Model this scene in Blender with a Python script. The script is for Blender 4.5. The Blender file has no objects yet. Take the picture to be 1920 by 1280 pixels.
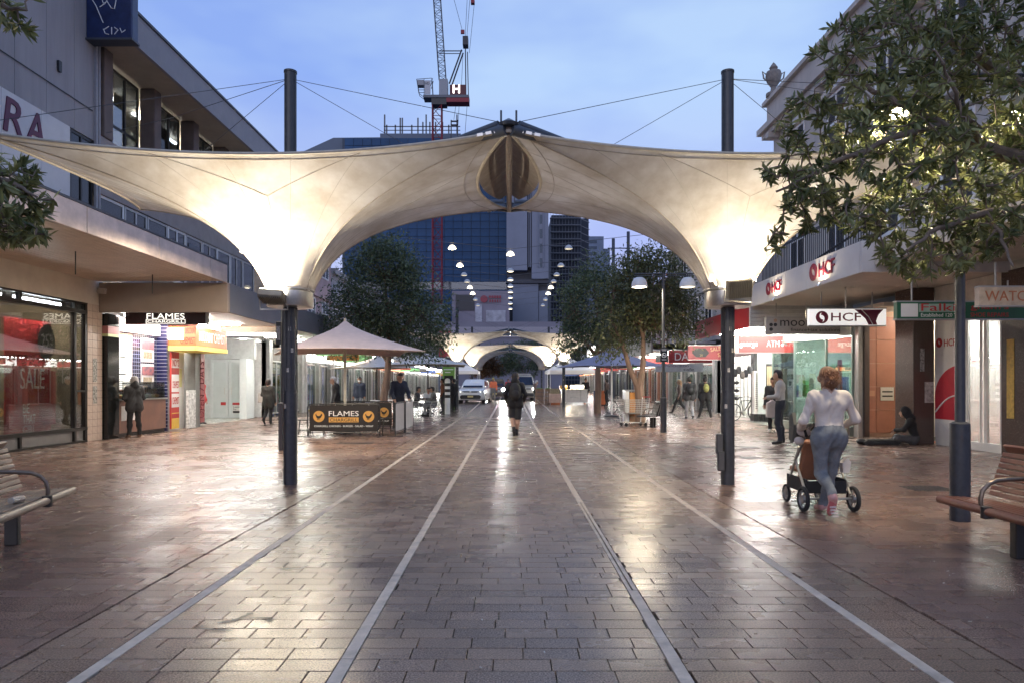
import bpy, math, random
import numpy as np
from mathutils import Vector, Matrix, Euler
random.seed(7); RNG = np.random.default_rng(7)
SC = bpy.context.scene
COL = SC.collection
R = math.radians
# ------------------------------------------------------------------ camera
FPX, VPX, HOR, EYE = 1280.0, 957.0, 719.0, 1.45
cam_d = bpy.data.cameras.new('camera'); cam = bpy.data.objects.new('camera', cam_d); COL.objects.link(cam)
cam.location = (0, 0, EYE); cam.rotation_euler = (R(90), 0, 0)
cam_d.sensor_width = 36.0; cam_d.lens = 36.0 * FPX / 1920.0
cam_d.shift_x = (960 - VPX) / 1920.0; cam_d.shift_y = (HOR - 640) / 1920.0
cam_d.clip_end = 4000
SC.camera = cam
# ------------------------------------------------------------------ sky, sun, exposure
SKY_STRENGTH, SUN_EL, SUN_ROT = 0.07, 14.0, 200.0
w = bpy.data.worlds.new('World'); SC.world = w; w.use_nodes = True
wn, wl = w.node_tree.nodes, w.node_tree.links
wn.clear()
wo = wn.new('ShaderNodeOutputWorld'); bg = wn.new('ShaderNodeBackground'); sk = wn.new('ShaderNodeTexSky')
sk.sky_type = 'NISHITA'; sk.sun_disc = False; sk.sun_elevation = R(SUN_EL); sk.sun_rotation = R(SUN_ROT)
sk.air_density = 1.0; sk.dust_density = 0.2; sk.ozone_density = 4.0
tc = wn.new('ShaderNodeTexCoord'); mp = wn.new('ShaderNodeMapping'); mp.inputs['Scale'].default_value = (1.0, 1.0, 2.6); mp.inputs['Location'].default_value = (.35, .1, .2)
nz = wn.new('ShaderNodeTexNoise'); nz.inputs['Scale'].default_value = 2.4; nz.inputs['Detail'].default_value = 4; nz.inputs['Roughness'].default_value = .5
cr = wn.new('ShaderNodeValToRGB'); cr.color_ramp.elements[0].position = .38; cr.color_ramp.elements[1].position = .64
cr.color_ramp.elements[0].color = (1.9 / 8, 2.8 / 8, 5.8 / 8, 1); cr.color_ramp.elements[1].color = (3.3 / 8, 4.4 / 8, 6.2 / 8, 1)      # thin evening cloud, x8
sxz = wn.new('ShaderNodeSeparateXYZ'); hz = wn.new('ShaderNodeMapRange'); hz.inputs[1].default_value = .08; hz.inputs[2].default_value = .40; hz.inputs[3].default_value = .95; hz.inputs[4].default_value = 0.0
low = wn.new('ShaderNodeMix'); low.data_type = 'RGBA'; low.inputs[7].default_value = (3.3 / 8, 2.9 / 8, 4.9 / 8, 1)                    # lavender towards the horizon
up = wn.new('ShaderNodeVectorMath'); up.operation = 'SCALE'; up.inputs['Scale'].default_value = 8.0
mxc = wn.new('ShaderNodeMix'); mxc.data_type = 'RGBA'; mxc.inputs[0].default_value = .8
wl.new(tc.outputs['Generated'], mp.inputs[0]); wl.new(mp.outputs[0], nz.inputs['Vector']); wl.new(nz.outputs[0], cr.inputs[0])
wl.new(tc.outputs['Generated'], sxz.inputs[0]); wl.new(sxz.outputs[2], hz.inputs[0]); wl.new(hz.outputs[0], low.inputs[0])
wl.new(cr.outputs[0], low.inputs[6]); wl.new(low.outputs[2], up.inputs[0]); wl.new(sk.outputs[0], mxc.inputs[6]); wl.new(up.outputs[0], mxc.inputs[7])
wl.new(mxc.outputs[2], bg.inputs[0]); bg.inputs[1].default_value = SKY_STRENGTH; wl.new(bg.outputs[0], wo.inputs[0])
sun_d = bpy.data.lights.new('sun', 'SUN'); sun = bpy.data.objects.new('sun', sun_d); COL.objects.link(sun)
sun_d.energy = 0.22; sun_d.angle = R(50); sun_d.color = (1, .88, .84)      # dusk: the last glow only
sun.rotation_euler = (R(90 - SUN_EL), 0, R(180 - SUN_ROT)); sun.location = (0, -20, 30)
vs = SC.view_settings
vs.view_transform = 'Standard'; vs.look = 'None'; vs.gamma = 1.0; vs.exposure = 1.3; vs.use_curve_mapping = False
SC.render.engine = 'CYCLES'
cy = SC.cycles
cy.use_denoising = True; cy.denoiser = 'OPENIMAGEDENOISE'; cy.max_bounces = 6; cy.diffuse_bounces = 3; cy.glossy_bounces = 3
cy.transmission_bounces = 4; cy.transparent_max_bounces = 14; cy.sample_clamp_indirect = 4.0; cy.caustics_reflective = False; cy.caustics_refractive = False
# ------------------------------------------------------------------ pixel helpers (photo pixels to places)
def PX(px, D): return (px - VPX) / FPX * D
def PZ(py, D): return EYE + (HOR - py) / FPX * D
def GD(py): return FPX * EYE / (py - HOR)
def gz(y): return 0.0 if y < 36 else min(.010 * (y - 36), .34)
# ------------------------------------------------------------------ materials
MATS = {}
def M(name, col, rough=.6, metal=0.0, var=.12, scale=5.0, bump=0.0, bscale=60.0, emit=None, estr=0.0, spec=.5, streak=False, col2=None, coat=0):
    if name in MATS: return MATS[name]
    m = bpy.data.materials.new(name); m.use_nodes = True; n, l = m.node_tree.nodes, m.node_tree.links
    p = n['Principled BSDF']
    p.inputs['Roughness'].default_value = rough; p.inputs['Metallic'].default_value = metal
    p.inputs['Specular IOR Level'].default_value = spec; p.inputs['Coat Weight'].default_value = coat
    t = n.new('ShaderNodeTexCoord')
    src = t.outputs['Object']
    if streak:
        mpn = n.new('ShaderNodeMapping'); mpn.inputs['Scale'].default_value = (1, 1, .12); l.new(src, mpn.inputs[0]); src = mpn.outputs[0]
    a = n.new('ShaderNodeTexNoise'); a.inputs['Scale'].default_value = scale; a.inputs['Detail'].default_value = 6; a.inputs['Roughness'].default_value = .65
    l.new(src, a.inputs['Vector'])
    r = n.new('ShaderNodeValToRGB'); r.color_ramp.elements[0].position = .32; r.color_ramp.elements[1].position = .68
    c = Vector(col[:3]); c2 = Vector(col2[:3]) if col2 else c
    r.color_ramp.elements[0].color = (*(c2 * (1 - var)), 1); r.color_ramp.elements[1].color = (*[min(1, x) for x in c * (1 + var)], 1)
    l.new(a.outputs[0], r.inputs[0]); l.new(r.outputs[0], p.inputs['Base Color'])
    rr = n.new('ShaderNodeMapRange'); rr.inputs[3].default_value = max(.02, rough - .1); rr.inputs[4].default_value = min(1, rough + .1)
    l.new(a.outputs[0], rr.inputs[0]); l.new(rr.outputs[0], p.inputs['Roughness'])
    if bump:
        b = n.new('ShaderNodeBump'); b.inputs['Strength'].default_value = bump; b.inputs['Distance'].default_value = .01
        bn = n.new('ShaderNodeTexNoise'); bn.inputs['Scale'].default_value = bscale; bn.inputs['Detail'].default_value = 4
        l.new(t.outputs['Object'], bn.inputs['Vector']); l.new(bn.outputs[0], b.inputs['Height']); l.new(b.outputs[0], p.inputs['Normal'])
    if emit is not None:
        p.inputs['Emission Color'].default_value = (*emit[:3], 1); p.inputs['Emission Strength'].default_value = estr
    MATS[name] = m; return m
def glass(name, tint=(1, 1, 1), rough=.02, refl=.12, top=.8):
    if name in MATS: return MATS[name]
    m = bpy.data.materials.new(name); m.use_nodes = True; n, l = m.node_tree.nodes, m.node_tree.links
    for x in list(n):
        if x.type != 'OUTPUT_MATERIAL': n.remove(x)
    o = [x for x in n if x.type == 'OUTPUT_MATERIAL'][0]
    tr = n.new('ShaderNodeBsdfTransparent'); tr.inputs[0].default_value = (*tint, 1)
    g = n.new('ShaderNodeBsdfGlossy'); g.inputs['Roughness'].default_value = rough
    lw = n.new('ShaderNodeLayerWeight'); lw.inputs[0].default_value = .35
    mr = n.new('ShaderNodeMapRange'); mr.inputs[3].default_value = refl; mr.inputs[4].default_value = top
    mx = n.new('ShaderNodeMixShader'); l.new(lw.outputs['Fresnel'], mr.inputs[0]); l.new(mr.outputs[0], mx.inputs[0])
    l.new(tr.outputs[0], mx.inputs[1]); l.new(g.outputs[0], mx.inputs[2]); l.new(mx.outputs[0], o.inputs[0])
    MATS[name] = m; return m
def E(name, col, s):   # a lamp, light box or lit tube
    return M(name, col, .5, emit=col, estr=s, var=.02)
# ------------------------------------------------------------------ mesh builder
class MB:
    def __init__(s): s.v, s.f, s.m = [], [], []
    def add(s, vs_, fs, mi=0):
        o = len(s.v); s.v += [tuple(map(float, p)) for p in vs_]; s.f += [tuple(i + o for i in f) for f in fs]; s.m += [mi] * len(fs); return s
    def box(s, x0, x1, y0, y1, z0, z1, mi=0):
        v = [(x0, y0, z0), (x1, y0, z0), (x1, y1, z0), (x0, y1, z0), (x0, y0, z1), (x1, y0, z1), (x1, y1, z1), (x0, y1, z1)]
        return s.add(v, [(0, 3, 2, 1), (4, 5, 6, 7), (0, 1, 5, 4), (1, 2, 6, 5), (2, 3, 7, 6), (3, 0, 4, 7)], mi)
    def obox(s, c, size, rot=(0, 0, 0), mi=0):
        mt = Euler(rot).to_matrix(); h = Vector(size) / 2; c = Vector(c)
        v = [c + mt @ Vector((sx * h.x, sy * h.y, sz * h.z)) for sz in (-1, 1) for sx, sy in ((-1, -1), (1, -1), (1, 1), (-1, 1))]
        return s.add(v, [(0, 3, 2, 1), (4, 5, 6, 7), (0, 1, 5, 4), (1, 2, 6, 5), (2, 3, 7, 6), (3, 0, 4, 7)], mi)
    def bar(s, a, b, w_, h_=None, mi=0):
        a, b = Vector(a), Vector(b); d = b - a; L = d.length; h_ = h_ or w_
        q = d.to_track_quat('Z', 'Y'); v = []
        for z in (0, L):
            for x, y in ((-1, -1), (1, -1), (1, 1), (-1, 1)): v.append(a + q @ Vector((x * w_ / 2, y * h_ / 2, z)))
        return s.add(v, [(0, 3, 2, 1), (4, 5, 6, 7), (0, 1, 5, 4), (1, 2, 6, 5), (2, 3, 7, 6), (3, 0, 4, 7)], mi)
    def cyl(s, a, b, r0, r1=None, n=12, mi=0, caps=True):
        r1 = r0 if r1 is None else r1; a, b = Vector(a), Vector(b); q = (b - a).to_track_quat('Z', 'Y'); v = []
        for p, r in ((a, r0), (b, r1)):
            for i in range(n):
                t = 2 * math.pi * i / n; v.append(p + q @ Vector((r * math.cos(t), r * math.sin(t), 0)))
        f = [(i, (i + 1) % n, n + (i + 1) % n, n + i) for i in range(n)]
        if caps: f += [tuple(range(n - 1, -1, -1)), tuple(range(n, 2 * n))]
        return s.add(v, f, mi)
    def tube(s, pts, r, n=8, mi=0, closed=False):
        pts = [Vector(p) for p in pts]; k = len(pts); rs = r if hasattr(r, '__len__') else [r] * k; v = []; up = None
        for i, p in enumerate(pts):
            d = (pts[(i + 1) % k] - pts[i - 1]) if closed else (pts[min(i + 1, k - 1)] - pts[max(i - 1, 0)])
            if d.length < 1e-9: d = Vector((0, 0, 1))
            d.normalize()
            if up is None: up = Vector((0, 0, 1)) if abs(d.z) < .9 else Vector((1, 0, 0))
            x = up.cross(d)
            if x.length < 1e-6: x = Vector((1, 0, 0)).cross(d)
            x.normalize(); y = d.cross(x); up = y
            for j in range(n):
                t = 2 * math.pi * j / n; v.append(p + (x * math.cos(t) + y * math.sin(t)) * rs[i])
        f = []
        for i in range(k if closed else k - 1):
            i2 = (i + 1) % k
            f += [(i * n + j, i * n + (j + 1) % n, i2 * n + (j + 1) % n, i2 * n + j) for j in range(n)]
        if not closed: f += [tuple(range(n - 1, -1, -1)), tuple((k - 1) * n + j for j in range(n))]
        return s.add(v, f, mi)
    def lathe(s, prof, n=20, c=(0, 0, 0), mi=0, a0=0, a1=2 * math.pi):
        v = []; full = abs(a1 - a0 - 2 * math.pi) < 1e-6; m = n if full else n + 1
        for r, z in prof:
            for i in range(m):
                t = a0 + (a1 - a0) * i / n; v.append((c[0] + r * math.cos(t), c[1] + r * math.sin(t), c[2] + z))
        f = []
        for k in range(len(prof) - 1):
            for i in range(n):
                j = (i + 1) % m; f.append((k * m + i, k * m + j, (k + 1) * m + j, (k + 1) * m + i))
        return s.add(v, f, mi)
    def prism(s, poly, y0, y1, mi=0):      # polygon in x,z pushed along y
        n = len(poly); v = [(x, y0, z) for x, z in poly] + [(x, y1, z) for x, z in poly]
        f = [tuple(range(n)), tuple(range(2 * n - 1, n - 1, -1))] + [(i, n + i, n + (i + 1) % n, (i + 1) % n) for i in range(n)]
        return s.add(v, f, mi)
    def prismx(s, poly, x0, x1, mi=0):     # polygon in y,z pushed along x
        n = len(poly); v = [(x0, y, z) for y, z in poly] + [(x1, y, z) for y, z in poly]
        f = [tuple(range(n - 1, -1, -1)), tuple(range(n, 2 * n))] + [(i, (i + 1) % n, n + (i + 1) % n, n + i) for i in range(n)]
        return s.add(v, f, mi)
    def ell(s, c, r, nu=12, nv=8, mi=0, rot=None):
        r = r if hasattr(r, '__len__') else (r, r, r); v = []; mt = Euler(rot).to_matrix() if rot else None
        for i in range(nv + 1):
            ph = math.pi * i / nv
            for j in range(nu):
                t = 2 * math.pi * j / nu; p = Vector((r[0] * math.sin(ph) * math.cos(t), r[1] * math.sin(ph) * math.sin(t), r[2] * math.cos(ph)))
                if mt: p = mt @ p
                v.append((c[0] + p.x, c[1] + p.y, c[2] + p.z))
        f = [(i * nu + j, (i + 1) * nu + j, (i + 1) * nu + (j + 1) % nu, i * nu + (j + 1) % nu) for i in range(nv) for j in range(nu)]
        return s.add(v, f, mi)
    def quad(s, a, b, c, d, mi=0): return s.add([a, b, c, d], [(0, 1, 2, 3)], mi)
    def build(s, name, mat=None, parent=None, smooth=False, bevel=0, loc=None, rot=None, kind=None):
        me = bpy.data.meshes.new(name); me.from_pydata(s.v, [], s.f)
        ms = mat if isinstance(mat, (list, tuple)) else [mat]
        for x in ms: me.materials.append(x)
        if len(ms) > 1: me.polygons.foreach_set('material_index', s.m)
        if smooth:
            me.polygons.foreach_set('use_smooth', [True] * len(me.polygons)); me.set_sharp_from_angle(angle=R(38))
        me.update(); return link(name, me, parent, bevel, loc, rot, kind)
def link(name, me, parent=None, bevel=0, loc=None, rot=None, kind=None):
    o = bpy.data.objects.new(name, me); COL.objects.link(o)
    if parent: o.parent = parent
    if bevel:
        b = o.modifiers.new('bevel', 'BEVEL'); b.width = bevel; b.segments = 2; b.limit_method = 'ANGLE'
    if loc: o.location = loc
    if rot: o.rotation_euler = rot
    if kind: o['kind'] = kind
    return o
def thing(name, label, cat, loc=(0, 0, 0), rz=0, group=None):
    o = bpy.data.objects.new(name, None); COL.objects.link(o); o.location = loc; o.rotation_euler = (0, 0, R(rz)); o.empty_display_size = .2
    return tag(o, label, cat, group)
def tag(o, label, cat, group=None):
    o['label'] = label; o['category'] = cat
    if group: o['group'] = group
    return o
def copy_tree(o, parent=None, loc=None, rz=None, label=None):
    c = o.copy(); COL.objects.link(c); c.parent = parent
    if loc is not None: c.location = loc
    if rz is not None: c.rotation_euler = (0, 0, R(rz))
    if label: c['label'] = label
    for ch in list(o.children): copy_tree(ch, c)
    return c
def np_mesh(name, V, F, mat, parent=None, kind=None, smooth=False, mi=None, attr=None):
    V = np.asarray(V, np.float32); F = np.asarray(F, np.int32); k = F.shape[1]
    me = bpy.data.meshes.new(name); me.vertices.add(len(V)); me.vertices.foreach_set('co', V.ravel())
    me.loops.add(F.size); me.loops.foreach_set('vertex_index', F.ravel())
    me.polygons.add(len(F)); me.polygons.foreach_set('loop_start', np.arange(0, F.size, k, dtype=np.int32))
    for x in (mat if isinstance(mat, (list, tuple)) else [mat]): me.materials.append(x)
    if mi is not None: me.polygons.foreach_set('material_index', np.asarray(mi, np.int32))
    me.polygons.foreach_set('use_smooth', np.full(len(F), bool(smooth)))
    if attr is not None:
        a = me.attributes.new('tone', 'FLOAT', 'POINT'); a.data.foreach_set('value', np.asarray(attr, np.float32))
    me.update(calc_edges=True); me.validate()
    return link(name, me, parent, kind=kind)
TXT = {}
def text(s, w_, h_, mat, parent, loc, rz=0, name='lettering', depth=.004, bold=0.0, mirror=False, shear=0, slant=0):
    """flat lettering fitted in a w x h box, its lower left corner at loc, facing -y before turning"""
    bold = 0.0 if ('M' in s or 'W' in s) else bold * .3; key = (s, bold, depth, shear)
    if key not in TXT:
        c = bpy.data.curves.new('lettering', 'FONT'); c.body = s; c.size = 1; c.extrude = .02; c.offset = bold; c.shear = shear; c.resolution_u = 3
        ob = bpy.data.objects.new('lettering', c); COL.objects.link(ob)
        dg = bpy.context.evaluated_depsgraph_get(); me = bpy.data.meshes.new_from_object(ob.evaluated_get(dg))
        COL.objects.unlink(ob); bpy.data.objects.remove(ob); bpy.data.curves.remove(c)
        co = np.empty(len(me.vertices) * 3, np.float32); me.vertices.foreach_get('co', co); co = co.reshape(-1, 3)
        co[:, :2] -= co[:, :2].min(0); sz = co[:, :2].max(0); sz[sz < 1e-6] = 1
        co[:, :2] /= sz; co[:, 2] /= .04
        me.vertices.foreach_set('co', np.stack([co[:, 0], -co[:, 2], co[:, 1]], 1).ravel().copy()); me.update()
        TXT[key] = me
    me = TXT[key].copy(); me.materials.clear(); me.materials.append(mat)
    o = link(name, me, parent, loc=loc); o.scale = (-w_ if mirror else w_, depth, h_)
    if mirror: o.location.x += 0
    o.rotation_euler = (0, slant, R(rz)); return o
def area(name, loc, size, power, col, rot=(0, 0, 0), parent=None, spread=180):
    d = bpy.data.lights.new(name, 'AREA'); d.shape = 'RECTANGLE'; d.size, d.size_y = size; d.energy = power; d.color = col; d.spread = R(spread)
    o = bpy.data.objects.new(name, d); COL.objects.link(o); o.location = loc; o.rotation_euler = rot
    if parent: o.parent = parent
    return o
# ------------------------------------------------------------------ palette
steel = M('brushed_steel', (.62, .6, .55), .32, .9, .1, 30)
darkpole = M('dark_grey_paint', (.035, .038, .045), .38, 0, .25, 14, .1, 120)
blackm = M('black_metal', (.02, .02, .022), .4, 0, .2)
whitep = M('white_paint', (.74, .73, .7), .45, 0, .06, 3)
cream = M('cream_paint', (.62, .56, .48), .6, 0, .1, 2, .15, 40)
concrete = M('grey_concrete', (.30, .285, .29), .8, 0, .16, 1.4, .25, 30, streak=True)
brownwall = M('warm_grey_render', (.3, .26, .24), .75, 0, .12, 2, .2, 40)
clear = glass('shop_glass', (.96, .98, .97), .01, .06)
green_glass = glass('green_tinted_glass', (.86, .96, .92), .01, .08)
dark_glass = glass('dark_window_glass', (.25, .28, .32), .03, .06, .42)
tube_e = E('fluorescent_tube', (1.0, .97, .90), 48)
# ================================================================== ground
def paver_mat(name, single):
    m = bpy.data.materials.new(name); m.use_nodes = True; n, l = m.node_tree.nodes, m.node_tree.links; p = n['Principled BSDF']
    g = n.new('ShaderNodeNewGeometry'); sp = n.new('ShaderNodeSeparateXYZ'); l.new(g.outputs['Position'], sp.inputs[0])
    if single: tone = n.new('ShaderNodeObjectInfo').outputs['Random']
    else:
        a = n.new('ShaderNodeAttribute'); a.attribute_name = 'tone'; tone = a.outputs['Fac']
    ab = n.new('ShaderNodeMath'); ab.operation = 'ABSOLUTE'; l.new(sp.outputs[0], ab.inputs[0])
    zone = n.new('ShaderNodeMapRange'); zone.inputs[1].default_value = 2.55; zone.inputs[2].default_value = 2.65; l.new(ab.outputs[0], zone.inputs[0])
    cz = n.new('ShaderNodeMix'); cz.data_type = 'RGBA'; cz.inputs[6].default_value = (.22, .152, .11, 1); cz.inputs[7].default_value = (.182, .118, .093, 1)
    l.new(zone.outputs[0], cz.inputs[0])
    sp1 = n.new('ShaderNodeTexNoise'); sp1.inputs['Scale'].default_value = 105; sp1.inputs['Detail'].default_value = 3; l.new(g.outputs['Position'], sp1.inputs['Vector'])
    r1 = n.new('ShaderNodeMapRange'); r1.inputs[1].default_value = .35; r1.inputs[2].default_value = .68; r1.inputs[3].default_value = .42; r1.inputs[4].default_value = 1.75; l.new(sp1.outputs[0], r1.inputs[0])
    big = n.new('ShaderNodeTexNoise'); big.inputs['Scale'].default_value = .55; big.inputs['Detail'].default_value = 5; big.inputs['Roughness'].default_value = .62; l.new(g.outputs['Position'], big.inputs['Vector'])
    r2 = n.new('ShaderNodeMapRange'); r2.inputs[1].default_value = .3; r2.inputs[2].default_value = .7; r2.inputs[3].default_value = .72; r2.inputs[4].default_value = 1.2; l.new(big.outputs[0], r2.inputs[0])
    r3 = n.new('ShaderNodeMapRange'); r3.inputs[3].default_value = .86; r3.inputs[4].default_value = 1.14; l.new(tone, r3.inputs[0])
    k1 = n.new('ShaderNodeMath'); k1.operation = 'MULTIPLY'; l.new(r1.outputs[0], k1.inputs[0]); l.new(r2.outputs[0], k1.inputs[1])
    k2 = n.new('ShaderNodeMath'); k2.operation = 'MULTIPLY'; l.new(k1.outputs[0], k2.inputs[0]); l.new(r3.outputs[0], k2.inputs[1])
    vm = n.new('ShaderNodeVectorMath'); vm.operation = 'SCALE'; l.new(cz.outputs[2], vm.inputs[0]); l.new(k2.outputs[0], vm.inputs['Scale'])
    l.new(vm.outputs[0], p.inputs['Base Color'])
    big2 = n.new('ShaderNodeTexNoise'); big2.inputs['Scale'].default_value = 1.3; big2.inputs['Detail'].default_value = 6; l.new(g.outputs['Position'], big2.inputs['Vector'])
    rr = n.new('ShaderNodeMapRange'); rr.inputs[1].default_value = .3; rr.inputs[2].default_value = .7; rr.inputs[3].default_value = .15; rr.inputs[4].default_value = .32; l.new(big2.outputs[0], rr.inputs[0])
    r4 = n.new('ShaderNodeMath'); r4.operation = 'MULTIPLY_ADD'; r4.inputs[1].default_value = .08; l.new(tone, r4.inputs[0]); l.new(rr.outputs[0], r4.inputs[2])
    l.new(r4.outputs[0], p.inputs['Roughness']); p.inputs['Specular IOR Level'].default_value = .36
    vo = n.new('ShaderNodeTexVoronoi'); vo.inputs['Scale'].default_value = 2.6; l.new(g.outputs['Position'], vo.inputs['Vector']); gs_ = n.new('ShaderNodeMapRange'); gs_.inputs[1].default_value = .035; gs_.inputs[2].default_value = .06; gs_.inputs[3].default_value = .45; gs_.inputs[4].default_value = 1.0; l.new(vo.outputs['Distance'], gs_.inputs[0])
    k3 = n.new('ShaderNodeMath'); k3.operation = 'MULTIPLY'; l.new(k2.outputs[0], k3.inputs[0]); l.new(gs_.outputs[0], k3.inputs[1]); l.new(k3.outputs[0], vm.inputs['Scale'])
    b = n.new('ShaderNodeBump'); b.inputs['Strength'].default_value = .35; b.inputs['Distance'].default_value = .003; l.new(sp1.outputs[0], b.inputs['Height']); l.new(b.outputs[0], p.inputs['Normal'])
    return m
pav_joined = paver_mat('granite_paver', False); pav_single = paver_mat('granite_paver_single', True)
joint = M('joint_sand', (.03, .024, .02), .85, 0, .3, 20, .3, 90)
gbed = MB().box(-11.2, 11.2, -6, 30, -.3, -.022).build('pavement', joint); gbed['kind'] = 'structure'
# beyond 30 m the pavers are too small to tell apart: a brick pattern in the material
def far_pave():
    m = bpy.data.materials.new('far_paving'); m.use_nodes = True; n, l = m.node_tree.nodes, m.node_tree.links; p = n['Principled BSDF']
    g = n.new('ShaderNodeNewGeometry'); br = n.new('ShaderNodeTexBrick'); br.inputs['Scale'].default_value = 1.0
    br.inputs['Brick Width'].default_value = .3; br.inputs['Row Height'].default_value = .15; br.inputs['Mortar Size'].default_value = .006
    br.inputs['Color1'].default_value = (.19, .14, .115, 1); br.inputs['Color2'].default_value = (.155, .115, .095, 1); br.inputs['Mortar'].default_value = (.07, .06, .05, 1)
    l.new(g.outputs['Position'], br.inputs['Vector']); l.new(br.outputs[0], p.inputs['Base Color'])
    nn = n.new('ShaderNodeTexNoise'); nn.inputs['Scale'].default_value = 1.1; l.new(g.outputs['Position'], nn.inputs['Vector'])
    rr = n.new('ShaderNodeMapRange'); rr.inputs[3].default_value = .14; rr.inputs[4].default_value = .34; l.new(nn.outputs[0], rr.inputs[0]); l.new(rr.outputs[0], p.inputs['Roughness'])
    return m
fp = MB(); ys = [30, 36, 45, 55, 70, 110, 175]
for a, b in zip(ys[:-1], ys[1:]): fp.quad((-11.2, a, gz(a)), (11.2, a, gz(a)), (11.2, b, gz(b)), (-11.2, b, gz(b)))
o = fp.build('street_paving', far_pave()); o['kind'] = 'structure'
o = MB().box(-1500, 1500, -300, 2500, -.6, -.31).build('ground', M('far_ground', (.1, .1, .1), .8)); o['kind'] = 'structure'
zones = [(-10.95, -2.606), (-2.594, -2.157), (-2.083, -.897), (-.823, .823), (.897, 2.083), (2.157, 2.594), (2.606, 10.6)]
def paver_list():
    out = []; row = .15
    for zi, (z0, z1) in enumerate(zones):
        y = 1.5
        k = 0
        while y < 30:
            off = ((k % 2) * .15 + random.uniform(-.02, .02)) if random.random() > .12 else random.uniform(0, .3)
            x = z0 - off
            while x < z1 - .02:
                L = .3 if random.random() > .08 else .45
                a, b = max(x, z0), min(x + L, z1)
                if b - a > .03: out.append((a, b, y, y + row, zi))
                x += L
            y += row; k += 1
    return out
PAV = paver_list()
def inview(a, b, y0):
    xm = (a + b) / 2; px = VPX + xm / y0 * FPX; py = HOR + FPX * EYE / y0
    return 0 < px < 1920 and 0 < py < 1280
order = sorted([i for i, q in enumerate(PAV) if inview(*q[:3])], key=lambda i: -(PAV[i][1] - PAV[i][0]) / PAV[i][2] ** 3)
single = set(order[:300])
def paver_geo(w_, d_, c=.0014, h=.022):
    x, y, ix, iy = w_ / 2 - .0032, d_ / 2 - .0032, w_ / 2 - .0032 - c, d_ / 2 - .0032 - c
    V = [(-x, -y, -h), (x, -y, -h), (x, y, -h), (-x, y, -h), (-x, -y, -c * .8), (x, -y, -c * .8), (x, y, -c * .8), (-x, y, -c * .8), (-ix, -iy, 0), (ix, -iy, 0), (ix, iy, 0), (-ix, iy, 0)]
    F = [(8, 9, 10, 11)] + [(4 + i, 4 + (i + 1) % 4, 8 + (i + 1) % 4, 8 + i) for i in range(4)] + [(i, (i + 1) % 4, 4 + (i + 1) % 4, 4 + i) for i in range(4)]
    return V, F
cache = {}; VV, FF, TT = [], [], []; no = 0
for i, (a, b, y0, y1, zi) in enumerate(PAV):
    w_ = round(b - a, 3); z = random.gauss(0, .0005); tx, ty = random.gauss(0, .0009), random.gauss(0, .0012)
    if i in single:
        if w_ not in cache:
            V, F = paver_geo(w_, .15); me = bpy.data.meshes.new('paver'); me.from_pydata(V, [], F); me.materials.append(pav_single); cache[w_] = me
        o = link('paver', cache[w_], gbed, loc=((a + b) / 2, (y0 + y1) / 2, z)); o.rotation_euler = (tx, ty, 0)
    else:
        V, F = paver_geo(w_, .15); V = np.array(V); F = np.array(F)
        if y0 > 14: F = F[:5]
        V[:, 2] += V[:, 0] * -ty + V[:, 1] * tx + z; V[:, 0] += (a + b) / 2; V[:, 1] += (y0 + y1) / 2
        VV.append(V); FF.append(F + no); no += 12; TT.append(np.full(12, random.random()))
np_mesh('paving', np.concatenate(VV), np.concatenate(FF), pav_joined, gbed, kind='stuff', attr=np.concatenate(TT))
strip_m = M('pale_stone_strip', (.5, .42, .34), .6, 0, .3, 7, .2, 120)
for X, wd in ((-2.12, .07), (-.86, .07), (.86, .07), (2.12, .07)):
    y = 1.5
    while y < 30:
        L = random.choice((1.2, .9, 1.5))
        halves = [(-wd / 2, wd / 2)] if not (X == .86 and 4.6 < y < 8.4) else [(-wd / 2, -.008), (.004, wd / 2)]
        for h0, h1 in halves:
            bb = MB().box(X + h0, X + h1, y + .003, min(y + L, 30) - .003, -.021, .0015 + random.uniform(-.001, .001)).build('stone_strip', strip_m, gbed, bevel=.003)
        y += L
for X in (-2.12, 2.12, .86, -.86):
    for (y0, y1) in ((30, 36), (36, 70)):
        MB().add([(X - .05, y0, gz(y0) + .004), (X + .05, y0, gz(y0) + .004), (X + .05, y1, gz(y1) + .004), (X - .05, y1, gz(y1) + .004)], [(0, 1, 2, 3)]).build('stone_strip', strip_m, gbed)
# bitumen patches in broken joints
bit = M('bitumen_patch', (.018, .017, .017), .5, 0, .3, 30)
def patch(px, py, pts):
    y = GD(py); x = PX(px, y); m = MB()
    for (ax, ay, bx, by, wd) in pts:
        n = 7; L, Rr = [], []
        for i in range(n + 1):
            t = i / n; X = x + ax + (bx - ax) * t; Y = y + ay + (by - ay) * t
            d = Vector((by - ay, ax - bx, 0)).normalized(); ww = wd * random.uniform(.4, 1.3) * (1 if 0 < i < n else .3)
            L.append((X + d.x * ww, Y + d.y * ww, .0045)); Rr.append((X - d.x * ww, Y - d.y * ww, .0045))
        m.add(L + Rr, [(i, i + 1, n + 2 + i, n + 1 + i) for i in range(n)])
    m.build('joint_patch', bit, gbed)
patch(552, 1064, [(-.12, -.05, -.02, -.02, .016), (-.02, -.02, .06, -.02, .01), (.06, -.02, .09, .07, .012), (.09, .07, -.03, .08, .006)])
patch(440, 1165, [(-.1, -.02, -.02, .0, .014), (-.02, 0, .05, .16, .02), (.05, .07, .22, .06, .012), (.22, .06, .2, 0, .014)])
patch(400, 1180, [(-.12, .02, .12, -.02, .012), (-.12, .02, -.08, .06, .01)])
patch(735, 1080, [(-.1, 0, .12, .01, .006)]); patch(1180, 1085, [(0, 0, .07, .01, .01)]); patch(1365, 1085, [(-.05, .06, 0, 0, .006)])
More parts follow.
